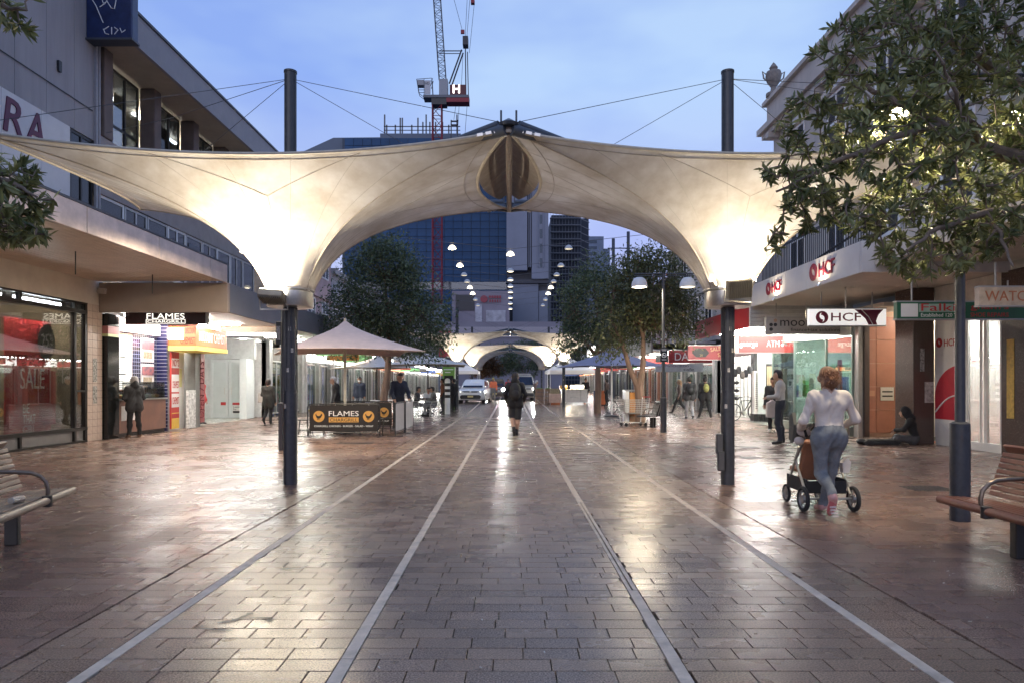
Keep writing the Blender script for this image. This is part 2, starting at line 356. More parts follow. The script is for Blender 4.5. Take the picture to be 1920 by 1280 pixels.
cov = M('service_cover_iron', (.035, .034, .034), .45, .3, .3, 30, .5, 200)
for px, py, w_, d_ in ((1320, 1258 - 420, .45, .45), (1405, 838, .4, .4), (1407, 857, .35, .35), (665, 830, .9, .35)):
    y = GD(py); MB().box(PX(px, y) - w_ / 2, PX(px, y) + w_ / 2, y - d_ / 2, y + d_ / 2, -.02, .0065).build('service_cover', cov, gbed, bevel=.003)
y = GD(915); x0 = PX(1742, y); gr = MB()
for i in range(10): gr.box(x0 - .3 + i * .06, x0 - .3 + i * .06 + .028, y - .22, y + .22, -.02, .0065)
gr.build('drain_grate', cov, gbed)
# ================================================================== tensile canopies
def membrane_mat():
    m = bpy.data.materials.new('canopy_membrane'); m.use_nodes = True; n, l = m.node_tree.nodes, m.node_tree.links
    for x in list(n):
        if x.type != 'OUTPUT_MATERIAL': n.remove(x)
    o = [x for x in n if x.type == 'OUTPUT_MATERIAL'][0]
    t = n.new('ShaderNodeTexCoord'); a = n.new('ShaderNodeTexNoise'); a.inputs['Scale'].default_value = 1.6; a.inputs['Detail'].default_value = 7; a.inputs['Roughness'].default_value = .62
    l.new(t.outputs['Object'], a.inputs['Vector'])
    r = n.new('ShaderNodeValToRGB'); r.color_ramp.elements[0].position = .3; r.color_ramp.elements[1].position = .66
    r.color_ramp.elements[0].color = (.47, .40, .31, 1); r.color_ramp.elements[1].color = (.74, .70, .63, 1); l.new(a.outputs[0], r.inputs[0])
    d = n.new('ShaderNodeBsdfDiffuse'); tr = n.new('ShaderNodeBsdfTranslucent'); mx = n.new('ShaderNodeMixShader'); mx.inputs[0].default_value = .22
    l.new(r.outputs[0], d.inputs[0]); l.new(r.outputs[0], tr.inputs[0])
    w = n.new('ShaderNodeTexNoise'); w.inputs['Scale'].default_value = 14; w.inputs['Detail'].default_value = 3; l.new(t.outputs['Object'], w.inputs['Vector'])
    b = n.new('ShaderNodeBump'); b.inputs['Strength'].default_value = .12; b.inputs['Distance'].default_value = .02; l.new(w.outputs[0], b.inputs['Height']); l.new(b.outputs[0], d.inputs['Normal'])
    l.new(d.outputs[0], mx.inputs[1]); l.new(tr.outputs[0], mx.inputs[2]); l.new(mx.outputs[0], o.inputs[0]); return m
memb = membrane_mat(); hem_m = M('canopy_hem', (.5, .45, .37), .7, 0, .15, 9); seam_m = M('canopy_seam', (.42, .36, .28), .8, 0, .2, 9)
infill_m = M('dark_mesh_infill', (.3, .265, .235), .8, 0, .2, 6, .3, 200); cable_m = M('steel_cable', (.08, .085, .095), .45, .6, .1)
HX, HY, R0, ZR, ZC = 3.16, 1.81, .325, 2.78, 4.43
def rim_curve():
    """closed rim of one funnel: four edge cables that bow in between the corners (round the pole at 0,0)"""
    c = [(-HX, -HY), (HX, -HY), (HX, HY), (-HX, HY)]; P = []
    sag = [.42, .45, .42, .45]; n = 28
    for k in range(4):
        a, b = Vector(c[k]), Vector(c[(k + 1) % 4]); mid = (a + b) / 2; inn = -mid.normalized()
        for i in range(n):
            t = i / n; q = a.lerp(b, t) + inn * sag[k] * 4 * t * (1 - t); P.append((q.x, q.y, ZC - .13 * 4 * t * (1 - t)))
    return P
RIM = rim_curve()
def surf(i, s):      # i rim index, s 0 ring .. 1 rim; log profile like a soap film
    x, y, z = RIM[i % len(RIM)]; rr = math.hypot(x, y); th = math.atan2(y, x); r = R0 * (rr / R0) ** s
    zz = ZR + (z - ZR) * (s ** .93)
    return Vector((r * math.cos(th), r * math.sin(th), zz))
def canopy_membrane():
    N, K = len(RIM), 30; V = []; F = []
    for k in range(K + 1):
        for i in range(N): V.append(surf(i, k / K))
    for k in range(K):
        for i in range(N): F.append((k * N + i, k * N + (i + 1) % N, (k + 1) * N + (i + 1) % N, (k + 1) * N + i))
    return MB().add(V, F)
def drop(p, d=.006): return (p.x, p.y, p.z - d)
def make_unit(label, group):
    t = thing('canopy_funnel', label, 'canopy', group=group)
    mo = canopy_membrane().build('membrane', memb, t, smooth=True)
    MB().tube([drop(surf(i, 1), 0) for i in range(len(RIM))], .022, 8, closed=True).build('edge_hem', hem_m, mo, smooth=True)
    MB().tube([drop(surf(i, .965), .004) for i in range(len(RIM))], .0045, 5, closed=True).build('stitch_line', seam_m, mo)
    for i0 in (0, 28, 56, 84):
        MB().tube([drop(surf(i0, k / 24), .004) for k in range(25)], .009, 6).build('seam', seam_m, mo)
    for i0 in [i for i in range(0, 112, 4) if i % 28]:
        MB().tube([drop(surf(i0, k / 16), .001) for k in range(17)], .0022, 4).build('panel_weld', hem_m, mo)
    for i0 in (8, 20, 36, 48, 64, 76, 92, 104):
        j0 = {8: 14, 20: 14, 36: 42, 48: 42, 64: 70, 76: 70, 92: 98, 104: 98}[i0]
        pts = [drop(surf(j0, k / 16 * .72), .0005) for k in range(17)]
        a = surf(j0, .72); b = surf(i0, .985)
        tri = []
        for k in range(7):
            u = k / 6; ii = j0 + (i0 - j0) * u; f0 = surf(int(math.floor(ii)), .72 + .265 * u); f1 = surf(int(math.floor(ii)) + 1, .72 + .265 * u); tri.append(drop(f0.lerp(f1, ii - math.floor(ii)), .0005))
        MB().tube(tri, .0035, 5).build('seam', seam_m, mo)
        if i0 in (8, 36, 64, 92): MB().tube(pts, .0035, 5).build('seam', seam_m, mo)
    return t
def make_mast(label, group, inner=1):
    t = thing('canopy_mast', label, 'mast', group=group)
    MB().cyl((0, 0, 0), (0, 0, 1.32), .098, n=20).build('sleeve', darkpole, t, smooth=True)
    p = MB().cyl((0, 0, 1.3), (0, 0, 2.56), .088, n=20)
    for i in range(8):
        a = i * math.pi / 4 + .2; p.box(.088 * math.cos(a) - .009, .088 * math.cos(a) + .009, .088 * math.sin(a) - .009, .088 * math.sin(a) + .009, 1.36, 2.54)
    p.build('pole', darkpole, t, smooth=True)
    MB().cyl((0, 0, 2.56), (0, 0, 5.93), .086, n=20).cyl((0, 0, 5.93), (0, 0, 5.96), .093, n=20).build('mast_tube', darkpole, t, smooth=True)
    d = MB().lathe([(.09, 2.545), (.315, 2.545), (.325, 2.56), (.325, 2.76), (.31, 2.775), (.24, 2.78), (.09, 2.78)], 36).build('ring_drum', steel, t, smooth=True)
    MB().lathe([(.30, 2.78), (.345, 2.785), (.345, 2.80), (.30, 2.81)], 36).build('clamp_ring', steel, d, smooth=True)
    for i in range(14):
        a = i * 2 * math.pi / 14; MB().cyl((.33 * math.cos(a), .33 * math.sin(a), 2.78), (.33 * math.cos(a), .33 * math.sin(a), 2.83), .012, n=6).build('bolt', steel, d)
    stk = MB()
    for a, z0 in ((-1.9, 1.62), (-1.2, 1.9), (-1.6, 2.2), (-2.3, 1.1)):
        r_ = .1 if z0 < 1.3 else .0895; stk.add([(r_ * math.cos(a + da), r_ * math.sin(a + da), z0 + dz) for dz in (0, .06) for da in (0, .2, .4)], [(0, 1, 4, 3), (1, 2, 5, 4)])
    stk.build('sticker_scraps', M('old_sticker', (.4, .38, .35), .7, 0, .7, 60), t)
    arms = MB()
    for sx in ((1,) if inner > 0 else (-1,)):
        for sy in (-1, 1): arms.cyl((0, 0, 4.02), (sx * (HX - .12), sy * (HY - .06), ZC + .10), .06, .045, 10)
    arms.build('rafter_arms', M('blue_grey_steel', (.07, .085, .11), .5, .2, .1), t, smooth=True)
    c = MB()
    for sx in (-1, 1):
        for sy in (-1, 1): c.tube([(0, 0, 5.85), (sx * (HX - .1), sy * (HY - .05), ZC + .12)], .0042, 5)
    c.build('stay_cables', cable_m, t)
    return t
def floodlight(mast_loc, off, tilt, roll, label, power, col=(1, .87, .68), aim=(R(168), 0, 0), lamp_z=.16):
    t = thing('floodlight', label, 'floodlight', (mast_loc[0] + off[0], mast_loc[1] + off[1], mast_loc[2] + off[2]))
    hb = MB().obox((0, 0, 0), (.34, .10, .26), (R(tilt), R(roll), 0)).build('housing', M('floodlight_housing', (.3, .27, .22), .45, .5, .15), t, bevel=.012)
    f = MB(); mt = Euler((R(tilt), R(roll), 0)).to_matrix()
    for i in range(13):
        c = mt @ Vector((-.155 + i * .0258, -.06, 0)); f.obox(c, (.009, .035, .24), (R(tilt), R(roll), 0))
    f.build('cooling_fins', M('floodlight_fins', (.22, .2, .16), .5, .5, .15), hb)
    f2 = MB()
    f2.obox(mt @ Vector((0, .054, 0)), (.30, .006, .22), (R(tilt), R(roll), 0)).build('lens', E('flood_lens', (1, .9, .72), 20), hb)
    MB().tube([(-.19, .02, -.02), (-.19, .06, -.18), (.19, .06, -.18), (.19, .02, -.02)], .012, 6).build('bracket', steel, t)
    area('flood_lamp', (0, .02, lamp_z), (.3, .2), power, col, aim, t)
    return t
FL = ('tensile canopy roofs over the mall', 'canopy masts along the mall')
unit0 = make_unit('large cream funnel canopy on the left, glowing, nearest the camera', FL[0])
mast0 = make_mast('dark canopy mast with steel drum left of the black chicken shop barrier', FL[1]); mastR = make_mast('dark canopy mast with steel drum between the bicycle and the woman with the stroller', FL[1], -1); mastR.location = (3.14, 9.87, 0)
MASTS = [(-3.18, 9.87), (3.14, 9.87), (-3.2, 41), (3.2, 41), (-3.2, 57), (3.2, 57), (-3.2, 70), (3.2, 70)]
ULAB = ['', 'large cream funnel canopy on the right, nearest the camera and partly behind leaves',
        'second canopy down the mall, left funnel above the parked white car', 'second canopy down the mall, right funnel above the market stall',
        'third canopy down the mall, left funnel beyond the white car', 'third canopy down the mall, right funnel glowing hot on its underside',
        'farthest canopy down the mall, left funnel', 'farthest canopy down the mall, right funnel']
MLAB = ['', 'dark canopy mast with steel drum between the bicycle and the woman with the stroller',
        'canopy mast next to the striped bollard and parked white car', 'canopy mast in front of the white market stall counter',
        'left canopy mast hidden behind the parked white car', 'right canopy mast behind the fruit crates', 'farthest left canopy mast', 'farthest right canopy mast']
for i, (x, y) in enumerate(MASTS):
    if i == 0: unit0.location = (x, y, 0); mast0.location = (x, y, 0)
    else: copy_tree(unit0, None, (x, y, gz(y)), 0, ULAB[i]); (copy_tree(mast0 if x < 0 else mastR, None, (x, y, gz(y)), 0, MLAB[i]) if i > 1 else None)
# ridge tube with hub and the dark lens-shaped infill between two funnels
def ridge(x, y, label):
    t = thing('canopy_ridge', label, 'canopy ridge', (x, y, gz(y)), group='ridge tubes joining the canopy funnels')
    MB().tube([(0, -HY, ZC + .02), (0, HY, ZC - .02)], .042, 12).build('ridge_tube', M('weathered_steel', (.23, .19, .16), .5, .4, .25, 12), t, smooth=True)
    n = 20
    for sx in (-1, 1):
        m = MB(); A = [];
        for i in range(n + 1):
            u = i / n; yy = -HY + 2 * HY * u; b = .45 * 4 * u * (1 - u); A.append((sx * .04, yy, ZC + .06 + .25 * math.sin(math.pi * u))); A.append((sx * b * .97, yy * .98, ZC + .10 - .13 * 4 * u * (1 - u)))
        m.add(A, [(2 * i, 2 * i + 1, 2 * i + 3, 2 * i + 2) for i in range(n - 2)]); io = m.build('infill_panel', infill_m, t, smooth=True)
        MB().tube([A[2 * 6], A[2 * 6 + 1]], .008, 5).tube([A[2 * 13], A[2 * 13 + 1]], .008, 5).build('infill_seam', seam_m, io)
    for sy in (-1, 1):
        h = MB().lathe([(0, .05), (.10, .05), (.12, .08), (.02, .14), (0, .15)], 14, (0, sy * HY, ZC))
        for sx in (-1, 1):
            h.cyl((sx * .09, sy * HY, ZC + .06), (sx * .09, sy * HY, ZC + .24), .012, n=6)
            h.cyl((sx * .03, sy * HY, ZC + .02), (sx * .62, sy * (HY - .36), ZC - .02), .075, .05, 10)
        hub = h.build('hub', M('blue_grey_steel', (.07, .085, .11), .5), t, smooth=True)
        for sx in (-1, 1):
            for k in range(3): MB().obox((sx * (.14 + .1 * k), sy * (HY - .02), ZC - .0 - .02 * k), (.07, .02, .035), (0, sx * .2, 0)).build('clamp_plate', steel, hub)
    return t
ridge((MASTS[0][0] + MASTS[1][0]) / 2, 9.87, 'dark ridge tube and hub between the two nearest canopy funnels')
for yy, lb in ((41, 'ridge hub joining the second pair of canopy funnels'), (57, 'ridge hub joining the third pair of canopy funnels'), (70, 'ridge hub joining the farthest pair of canopy funnels')): ridge(0, yy, lb)
floodlight((-3.18, 9.87, 0), (-.12, -.40, 2.66), 72, 4, 'finned floodlight under the left canopy, lying almost flat on the drum', 95)
floodlight((3.14, 9.87, 0), (.02, -.42, 2.76), 20, -5, 'upright finned floodlight on the drum of the right canopy mast', 46)
for sx in (-1, 1):
    t = thing('canopy_spotlight', 'small round spotlight on the %s rim of the right canopy drum' % ('left' if sx < 0 else 'right'), 'spotlight', (3.14 + sx * .24, 9.87 - .22, 2.84))
    MB().cyl((0, 0, 0), (sx * .05, -.02, .07), .035, .05, 10).build('lamp_body', steel, t); MB().cyl((sx * .051, -.02, .071), (sx * .053, -.02, .074), .04, n=10).build('lens', E('flood_lens', (1, .9, .72), 20), t)
for (x, y, p) in ((-3.2, 41, 55), (3.2, 41, 55), (-3.2, 57, 55), (3.2, 57, 260)):
    floodlight((x, y, gz(y)), (0, -.42, 2.66), 72, 0, 'small floodlight on the %s canopy drum %s' % ('left' if x < 0 else 'right', 'above the white car and stall' if y == 41 else 'of the third canopy'), p)
# long stays from the mast heads to the buildings
for i, (a, b, lb) in enumerate((((-3.18, 9.87, 5.85), (-10.42, 17.6, 7.9), 'thin steel cable from the left mast head to the grey building'),
                 ((3.14, 9.87, 5.85), (10.0, 16.2, 8.6), 'thin steel cable from the right mast head to the tree-hidden facade'))):
    tag(MB().tube([a, ((a[0] + b[0]) / 2, (a[1] + b[1]) / 2, (a[2] + b[2]) / 2 - .08), b], .005, 5).build('stay_cable', cable_m), lb, 'cable')
# ================================================================== left side of the mall
LX, RX = -10.6, 10.2
def W(parent, mb, name, mat, smooth=False, bevel=0, root=None):
    """place a part drawn in world metres under a thing (root = the thing, when the part hangs under another part)"""
    o = mb.build(name, mat, parent, smooth, bevel)
    if root is None: o.location = tuple(-c for c in parent.location)
    return o
def WT(parent, s, D, X, z, w_, h_, mat, side, **k):
    """lettering: side 'L' on the left facade, 'R' on the right facade, 'C' facing the camera; D = its left end"""
    rz = {'L': 90, 'R': -90, 'C': 0}[side]; p = parent.location
    return text(s, w_, h_, mat, parent, (X - p.x, D - p.y, z - p.z), rz, **k)
def sx(side, d): return (LX - d) if side == 'L' else (RX + d)
def SB(m, side, D0, D1, d0, d1, z0, z1, mi=0):
    a, b = sorted((sx(side, d0), sx(side, d1))); return m.box(a, b, D0, D1, z0, z1, mi)
def window(parent, root, side, D0, D1, d, z0, z1, fm, gm, cols=1, rows=(), fw=.06, name='window'):
    m = MB(); t = .05
    SB(m, side, D0, D1, d, d + t, z0, z0 + fw); SB(m, side, D0, D1, d, d + t, z1 - fw, z1)
    for i in range(cols + 1):
        x = D0 + (D1 - D0 - fw) * i / cols; SB(m, side, x, x + fw, d - .002, d + t - .002, z0 + fw, z1 - fw)
    for r in rows: SB(m, side, D0 + fw, D1 - fw, d + .004, d + t - .006, r - fw / 2, r + fw / 2)
    f = W(parent, m, name, fm) if parent is root else m.build(name, fm, parent)
    for i in range(cols):
        x0 = D0 + (D1 - D0 - fw) * i / cols + fw; x1 = D0 + (D1 - D0 - fw) * (i + 1) / cols
        g = MB(); SB(g, side, x0, x1, d + .02, d + .03, z0 + fw, z1 - fw); g.build('pane', gm, f)
    return f
dframe = M('dark_bronze_frame', (.022, .02, .018), .4, .3, .2); gframe = M('grey_alloy_frame', (.36, .36, .35), .4, .5, .1)
purple = M('plum_letter', (.10, .012, .045), .5); whitesign = M('white_sign_sheet', (.60, .58, .57), .5, 0, .07, 2)
red_p = M('red_print', (.42, .028, .03), .5, 0, .1); yel_p = M('yellow_print', (.7, .48, .08), .5, 0, .1); txt_w = M('white_print', (.8, .8, .78), .5, 0, .03)
blk = M('black_print', (.015, .015, .015), .5)
# ---- grey building with heavy columns
B = thing('column_building', 'grey concrete building with square columns under a deep roof, left of the canopy', 'building', (LX, 12, 0))
m = MB(); SB(m, 'L', 4, 28.4, 3.5, 14, 0, 10.2); SB(m, 'L', 4, 17.6, .22, 3.5, 4.6, 13.2); W(B, m, 'body', concrete)
y = 4.6
while y < 17.55:
    m = MB(); SB(m, 'L', y, min(y + .99, 17.6), 0, .2, 4.62, 5.88); SB(m, 'L', y, min(y + .99, 17.6), 0, .2, 7.62, 13.2); W(B, m, 'wall_panel', concrete, bevel=.006); y += 1.0
y = 4.6
while y < 16.4:
    m = MB(); SB(m, 'L', y, min(y + 1.19, 16.4), -.02, .19, 5.89, 7.61); W(B, m, 'sign_panel', whitesign); y += 1.2
WT(B, 'R', 14.22, LX + .03, 6.74, .58, .74, purple, 'L', depth=.03, bold=.03, shear=.15); WT(B, 'A', 14.88, LX + .03, 6.74, .6, .74, purple, 'L', depth=.03, bold=.03, shear=.15)
win = window(B, B, 'L', 16.45, 17.35, .02, 5.9, 7.6, dframe, dark_glass, 2, (6.6,))
m = MB(); SB(m, 'L', 16.5, 17.3, .3, .32, 5.95, 7.55); W(B, m, 'blind', whitep)
m = MB(); SB(m, 'L', 17.38, 17.46, -.06, .0, 4.7, 13.2); SB(m, 'L', 17.52, 17.58, -.05, .0, 4.7, 13.2); W(B, m, 'downpipe', M('grey_pipe', (.3, .29, .3), .5))
brownc = M('brown_column_render', (.15, .115, .10), .8, 0, .15, 3, .3, 60)
for i in range(5):
    c = 17.95 + 2.5 * i; m = MB(); SB(m, 'L', c - .2, c + .2, -.05, .4, 7.87, 10.2); W(B, m, 'column', brownc, bevel=.03)
soff = M('tan_soffit', (.36, .29, .22), .7, 0, .12, 2)
m = MB(); SB(m, 'L', 17.4, 28.6, -.85, 3.5, 10.2, 10.28); rf = W(B, m, 'roof_soffit', soff)
m = MB(); SB(m, 'L', 17.3, 28.7, -.95, -.85, 10.17, 10.98); SB(m, 'L', 17.3, 17.42, -.849, 3.4, 10.17, 10.98); W(B, m, 'roof_fascia', M('grey_fascia_sheet', (.24, .235, .25), .6, 0, .1, 2))
m = MB(); SB(m, 'L', 17.26, 28.75, -.99, 3.5, 10.99, 11.06); W(B, m, 'roof_capping', M('dark_capping', (.05, .055, .07), .5))
m = MB(); SB(m, 'L', 17.62, 28.4, 0, .3, 6.36, 7.86); W(B, m, 'spandrel', brownwall)
for i in range(4):
    a = 18.16 + 2.5 * i; window(B, B, 'L', a, a + 2.08, .42, 7.88, 10.18, dframe, dark_glass if i % 2 else glass('office_glass', (.6, .66, .72), .02, .2), 3, (8.6,), .07)
m = MB(); SB(m, 'L', 17.7, 28.3, 2.6, 2.7, 7.8, 10.2); W(B, m, 'office_back_wall', M('office_wall', (.5, .47, .4), .8))
for i in range(6):
    m = MB(); SB(m, 'L', 18.4 + i * 1.7, 19.5 + i * 1.7, 1.4, 1.5, 10.05, 10.1); W(B, m, 'office_light', E('office_tube', (1, .97, .88), 34))
for i, (a, c) in enumerate(((19.3, yel_p), (21.9, yel_p), (24.2, whitep))):
    m = MB(); SB(m, 'L', a, a + .55, .6, .62, 8.7, 9.7); W(B, m, 'blind', c)
for i in range(9):
    a = 17.66 + i * 1.19; window(B, B, 'L', a, a + 1.16, .05, 4.66, 6.35, gframe if i % 3 else whitep, dark_glass, 2 if i % 2 else 1, (), .07)
m = MB(); SB(m, 'L', 22.6, 23.4, .045, .048, 5.0, 6.1); W(B, m, 'window_sign', M('slate_blue_print', (.03, .05, .08), .4))
WT(B, 'NE', 22.75, LX + .0, 5.62, .45, .26, txt_w, 'L'); WT(B, '/ERSO', 22.65, LX + .0, 5.2, .7, .2, txt_w, 'L')
m = MB(); SB(m, 'L', 17.5, 28.4, .3, 3.5, 4.3, 4.6); W(B, m, 'floor_slab', concrete)
W(B, MB().box(LX, LX + .06, 15.95, 16.05, 8.75, 9.0), 'wall_fixture', blackm)
W(B, MB().tube([(LX + .02, 4.7, 8.4), (LX + .02, 17.3, 8.35)], .012, 5), 'wall_cable', blackm)
for k in range(3): W(B, MB().box(LX, LX + .05, 12.3 + 2.1 * k, 12.7 + 2.1 * k, 5.0, 5.3), 'wall_vent', M('vent_grey', (.12, .12, .125), .6))
# blue projecting sign with a chalk drawing
S = thing('projecting_sign', 'blue square sign with white scribbled drawing jutting from the grey wall', 'sign', (-10.02, 17.2, 10.05))
W(S, MB().box(-10.6, -9.45, 17.05, 17.35, 10.05, 11.9), 'sign_box', M('navy_lightbox', (.012, .025, .09), .35, var=.3), bevel=.03)
W(S, MB().box(-10.62, -9.43, 17.02, 17.38, 10.02, 10.07), 'edge_trim', M('dark_capping', (.05, .055, .07)))
scr = MB()
def scrib(pts): scr.tube([(-10.6 + 1.15 * u, 17.045, 10.05 + 1.1 * v) for u, v in pts], .011, 5)
scrib([(.1, .95), (.22, .75), (.35, .42), (.38, .36)]); scrib([(.3, 1.05), (.38, .8), (.46, .85), (.55, .7), (.62, .68), (.66, .9), (.7, 1.05)]); scrib([(.45, 1.1), (.5, .95), (.42, .8), (.3, .72)])
scrib([(.38, .22), (.42, .12), (.5, .1)]); scrib([(.38, .2), (.5, .28)]); scrib([(.56, .26), (.56, .1)]); scrib([(.62, .26), (.7, .2), (.62, .1)]); scrib([(.74, .24), (.78, .14), (.86, .2)]); scrib([(.05, .98), (.15, 1.04), (.25, .98)])
W(S, scr, 'chalk_drawing', txt_w)
W(S, MB().tube([(-10.6 + 1.15 * u, 17.045, 10.05 + 1.1 * v) for u, v in ((.62, 1.05), (.72, .98), (.85, 1.0), (.93, 1.1))], .02, 5), 'red_mark', red_p)
# ---- awnings
metal_f = M('rosy_brushed_fascia', (.55, .45, .40), .35, .45, .2, 3, .1, 60)
A = thing('awning', 'metal faced shop awning with slatted soffit over the clothes shop', 'awning', (-8.9, 12, 4.05))
y = 4.5
while y < 17.5:
    b = min(y + 2.4, 17.5); W(A, MB().box(-7.33, -7.25, y, b - .012, 4.02, 4.48), 'fascia_panel', metal_f, bevel=.01); y += 2.4
W(A, MB().box(-10.6, -7.34, 4.5, 17.5, 4.2, 4.44), 'roof_deck', concrete)
W(A, MB().box(-7.42, -7.24, 4.5, 17.5, 4.481, 4.52), 'edge_capping', M('dark_capping', (.05, .055, .07)))
slatm = M('tan_slat', (.62, .52, .43), .5, .1, .1, 3)
for i in range(21):
    x = -10.58 + i * .154; W(A, MB().box(x, x + .142, 4.5, 17.48, 4.06, 4.10), 'soffit_slat', slatm)
for yy in (13.5, 16.4): W(A, MB().cyl((-8.6, yy, 3.6), (-8.6, yy, 4.06), .012, n=6), 'drop_rod', blackm)
A2 = thing('awning', 'deep boxed awning with warm grey end over the chargrill and chemist', 'awning', (-8.9, 25, 3.3))
W(A2, MB().box(-10.58, -7.27, 17.55, 17.7, 3.28, 4.04), 'end_panel', M('warm_taupe_panel', (.30, .24, .20), .6, 0, .08, 2), bevel=.01)
y = 17.71
while y < 34:
    W(A2, MB().box(-7.33, -7.27, y, min(y + 2.7, 34) - .012, 3.28, 4.04), 'fascia_panel', M('blue_grey_panel', (.15, .155, .175), .6, 0, .1, 2)); y += 2.7
W(A2, MB().box(-10.58, -7.34, 17.71, 34, 3.36, 3.42), 'soffit', whitep)
W(A2, MB().box(-10.58, -7.34, 17.71, 34, 3.8, 4.0), 'roof_deck', concrete)
W(A2, MB().box(-9.6, -7.7, 22.6, 22.9, 3.15, 3.35), 'soffit_beam', M('tan_soffit', (.36, .29, .22)))
for i, yy in enumerate((19.4, 21.6, 25, 27.5, 30, 32.5)):
    W(A2, MB().box(-9.9, -8.6, yy, yy + .14, 3.30, 3.358), 'tube_light', tube_e)
# ---- clothes shop
C = thing('clothes_shop', 'clothes shop window with red SALE banners behind dark framed glass', 'shop', (LX, 14.5, 0))
m = MB(); SB(m, 'L', 4.5, 17.1, -.005, .3, 3.46, 4.3); SB(m, 'L', 17.1, 17.74, .02, .3, 3.46, 4.3); W(C, m, 'header_wall', cream)
m = MB(); SB(m, 'L', 4.5, 17.05, .1, 4.5, -.01, .02); W(C, m, 'floor', M('shop_floor', (.2, .17, .15), .3)); m = MB(); SB(m, 'L', 4.5, 17.05, 4.3, 4.5, .02, 3.4); SB(m, 'L', 17.05, 17.1, .1, 4.5, .02, 3.4); W(C, m, 'back_wall', M('shop_wall_olive', (.26, .22, .16), .8, 0, .2, 2))
m = MB(); SB(m, 'L', 4.5, 17.05, .1, 4.5, 3.46, 3.5); W(C, m, 'ceiling', M('shop_ceiling', (.4, .36, .3), .8))
for yy in (12.9, 14.8): m = MB(); SB(m, 'L', yy, yy + 1.5, .13, .19, 3.30, 3.36); W(C, m, 'ceiling_light', E('shop_warm_tube', (1, .9, .74), 130))
m = MB(); 
for a in (4.5, 6.6, 8.7, 10.8, 12.9, 14.75, 16.6, 17.02): SB(m, 'L', a, a + .08, 0, .1, 0, 3.46) if a in (16.6, 17.02) else (SB(m, 'L', a, a + .07, .002, .1, 0, .34), SB(m, 'L', a, a + .07, .002, .1, 3.22, 3.46))
SB(m, 'L', 4.5, 17.1, -.01, .11, 3.18, 3.27); SB(m, 'L', 4.5, 17.1, -.012, .112, .3, .38); SB(m, 'L', 4.5, 17.1, -.011, .11, 3.42, 3.459); SB(m, 'L', 4.5, 17.1, -.011, .11, 0, .05); SB(m, 'L', 16.68, 17.02, .004, .1, 1.25, 1.30)
W(C, m, 'window_frame', dframe)
for a, b in ((4.5, 8.7), (8.7, 12.9), (12.9, 16.6), (16.68, 17.02)):
    m = MB(); SB(m, 'L', a + .01, b - .01, .05, .06, .38, 3.18); W(C, m, 'pane', glass('reflective_shop_glass', (.9, .9, .88), .005, .07))
    m = MB(); SB(m, 'L', a + .01, b - .01, .05, .06, 3.27, 3.42); W(C, m, 'pane', dark_glass)
    m = MB(); SB(m, 'L', a + .01, b - .01, .05, .07, .05, .3); W(C, m, 'kick_panel', M('gloss_kick_panel', (.2, .2, .2), .12, .3, .1))
m = MB(); SB(m, 'L', 14.72, 16.2, .3, .32, .36, 2.9); bn = W(C, m, 'banner', M('crimson_banner', (.45, .03, .035), .6, 0, .25, 2))
m = MB(); SB(m, 'L', 15.7, 16.25, .22, .235, .5, 1.75); W(C, m, 'banner', M('red_banner', (.36, .02, .04), .6, 0, .15, 2))
WT(C, 'SALE', 15.05, LX - .2, 1.34, .78, .46, txt_w, 'L', bold=-.005)
for k, s_ in enumerate(('BE', 'THAT', 'GIRL')): WT(C, s_, 15.13, LX - .2, .80 - .24 * k, .2 if k == 0 else .4, .21, txt_w, 'L', bold=.01)
dsk = MB(); n = 24
dsk.add([(LX - .18, 15.88 + .29 * math.cos(2 * math.pi * i / n), 2.42 + .40 * math.sin(2 * math.pi * i / n)) for i in range(n)] + [(LX - .19, 15.88 + .29 * math.cos(2 * math.pi * i / n), 2.42 + .40 * math.sin(2 * math.pi * i / n)) for i in range(n)], [tuple(range(n)), tuple(range(2 * n - 1, n - 1, -1))] + [(i, n + i, n + (i + 1) % n, (i + 1) % n) for i in range(n)])
W(C, dsk, 'discount_disc', M('slate_disc', (.09, .1, .11), .5))
WT(C, '25', 15.68, LX - .165, 2.3, .24, .3, txt_w, 'L', bold=.01); WT(C, '%', 15.94, LX - .165, 2.45, .14, .16, txt_w, 'L'); WT(C, 'OFF', 15.94, LX - .165, 2.3, .15, .1, txt_w, 'L')
m = MB(); SB(m, 'L', 15.72, 16.05, .155, .16, 2.16, 2.24); W(C, m, 'disc_strip', txt_w)
tilem = M('pink_beige_tile', (.50, .40, .34), .35, 0, .1, 8); m = MB(); SB(m, 'L', 17.12, 17.74, .03, .3, 0, 3.46); W(C, m, 'tile_backing', M('brown_grout', (.12, .08, .06), .8))
tv = None
for r in range(19):
    for c in range(3):
        if tv is None:
            tm = MB().box(-.014, .014, -.1, .1, -.087, .087); o = tm.build('tile', tilem, C, bevel=.003); tv = o
        else: o = tv.copy(); COL.objects.link(o)
        o.location = (LX - .018 - C.location.x, 17.225 + c * .2055 - C.location.y, .095 + r * .182)
stick = MB()
for z0, z1 in ((1.5, 2.1), (.95, 1.4)): stick.box(LX + .0, LX + .004, 17.33, 17.5, z0, z1)
W(C, stick, 'torn_sticker', M('torn_paper', (.3, .29, .27), .7, 0, .9, 22))
W(C, MB().obox((LX + .12, 17.55, 3.82), (.2, .16, .14), (0, .1, 0)), 'security_camera', M('beige_plastic', (.55, .5, .44), .5), bevel=.02)
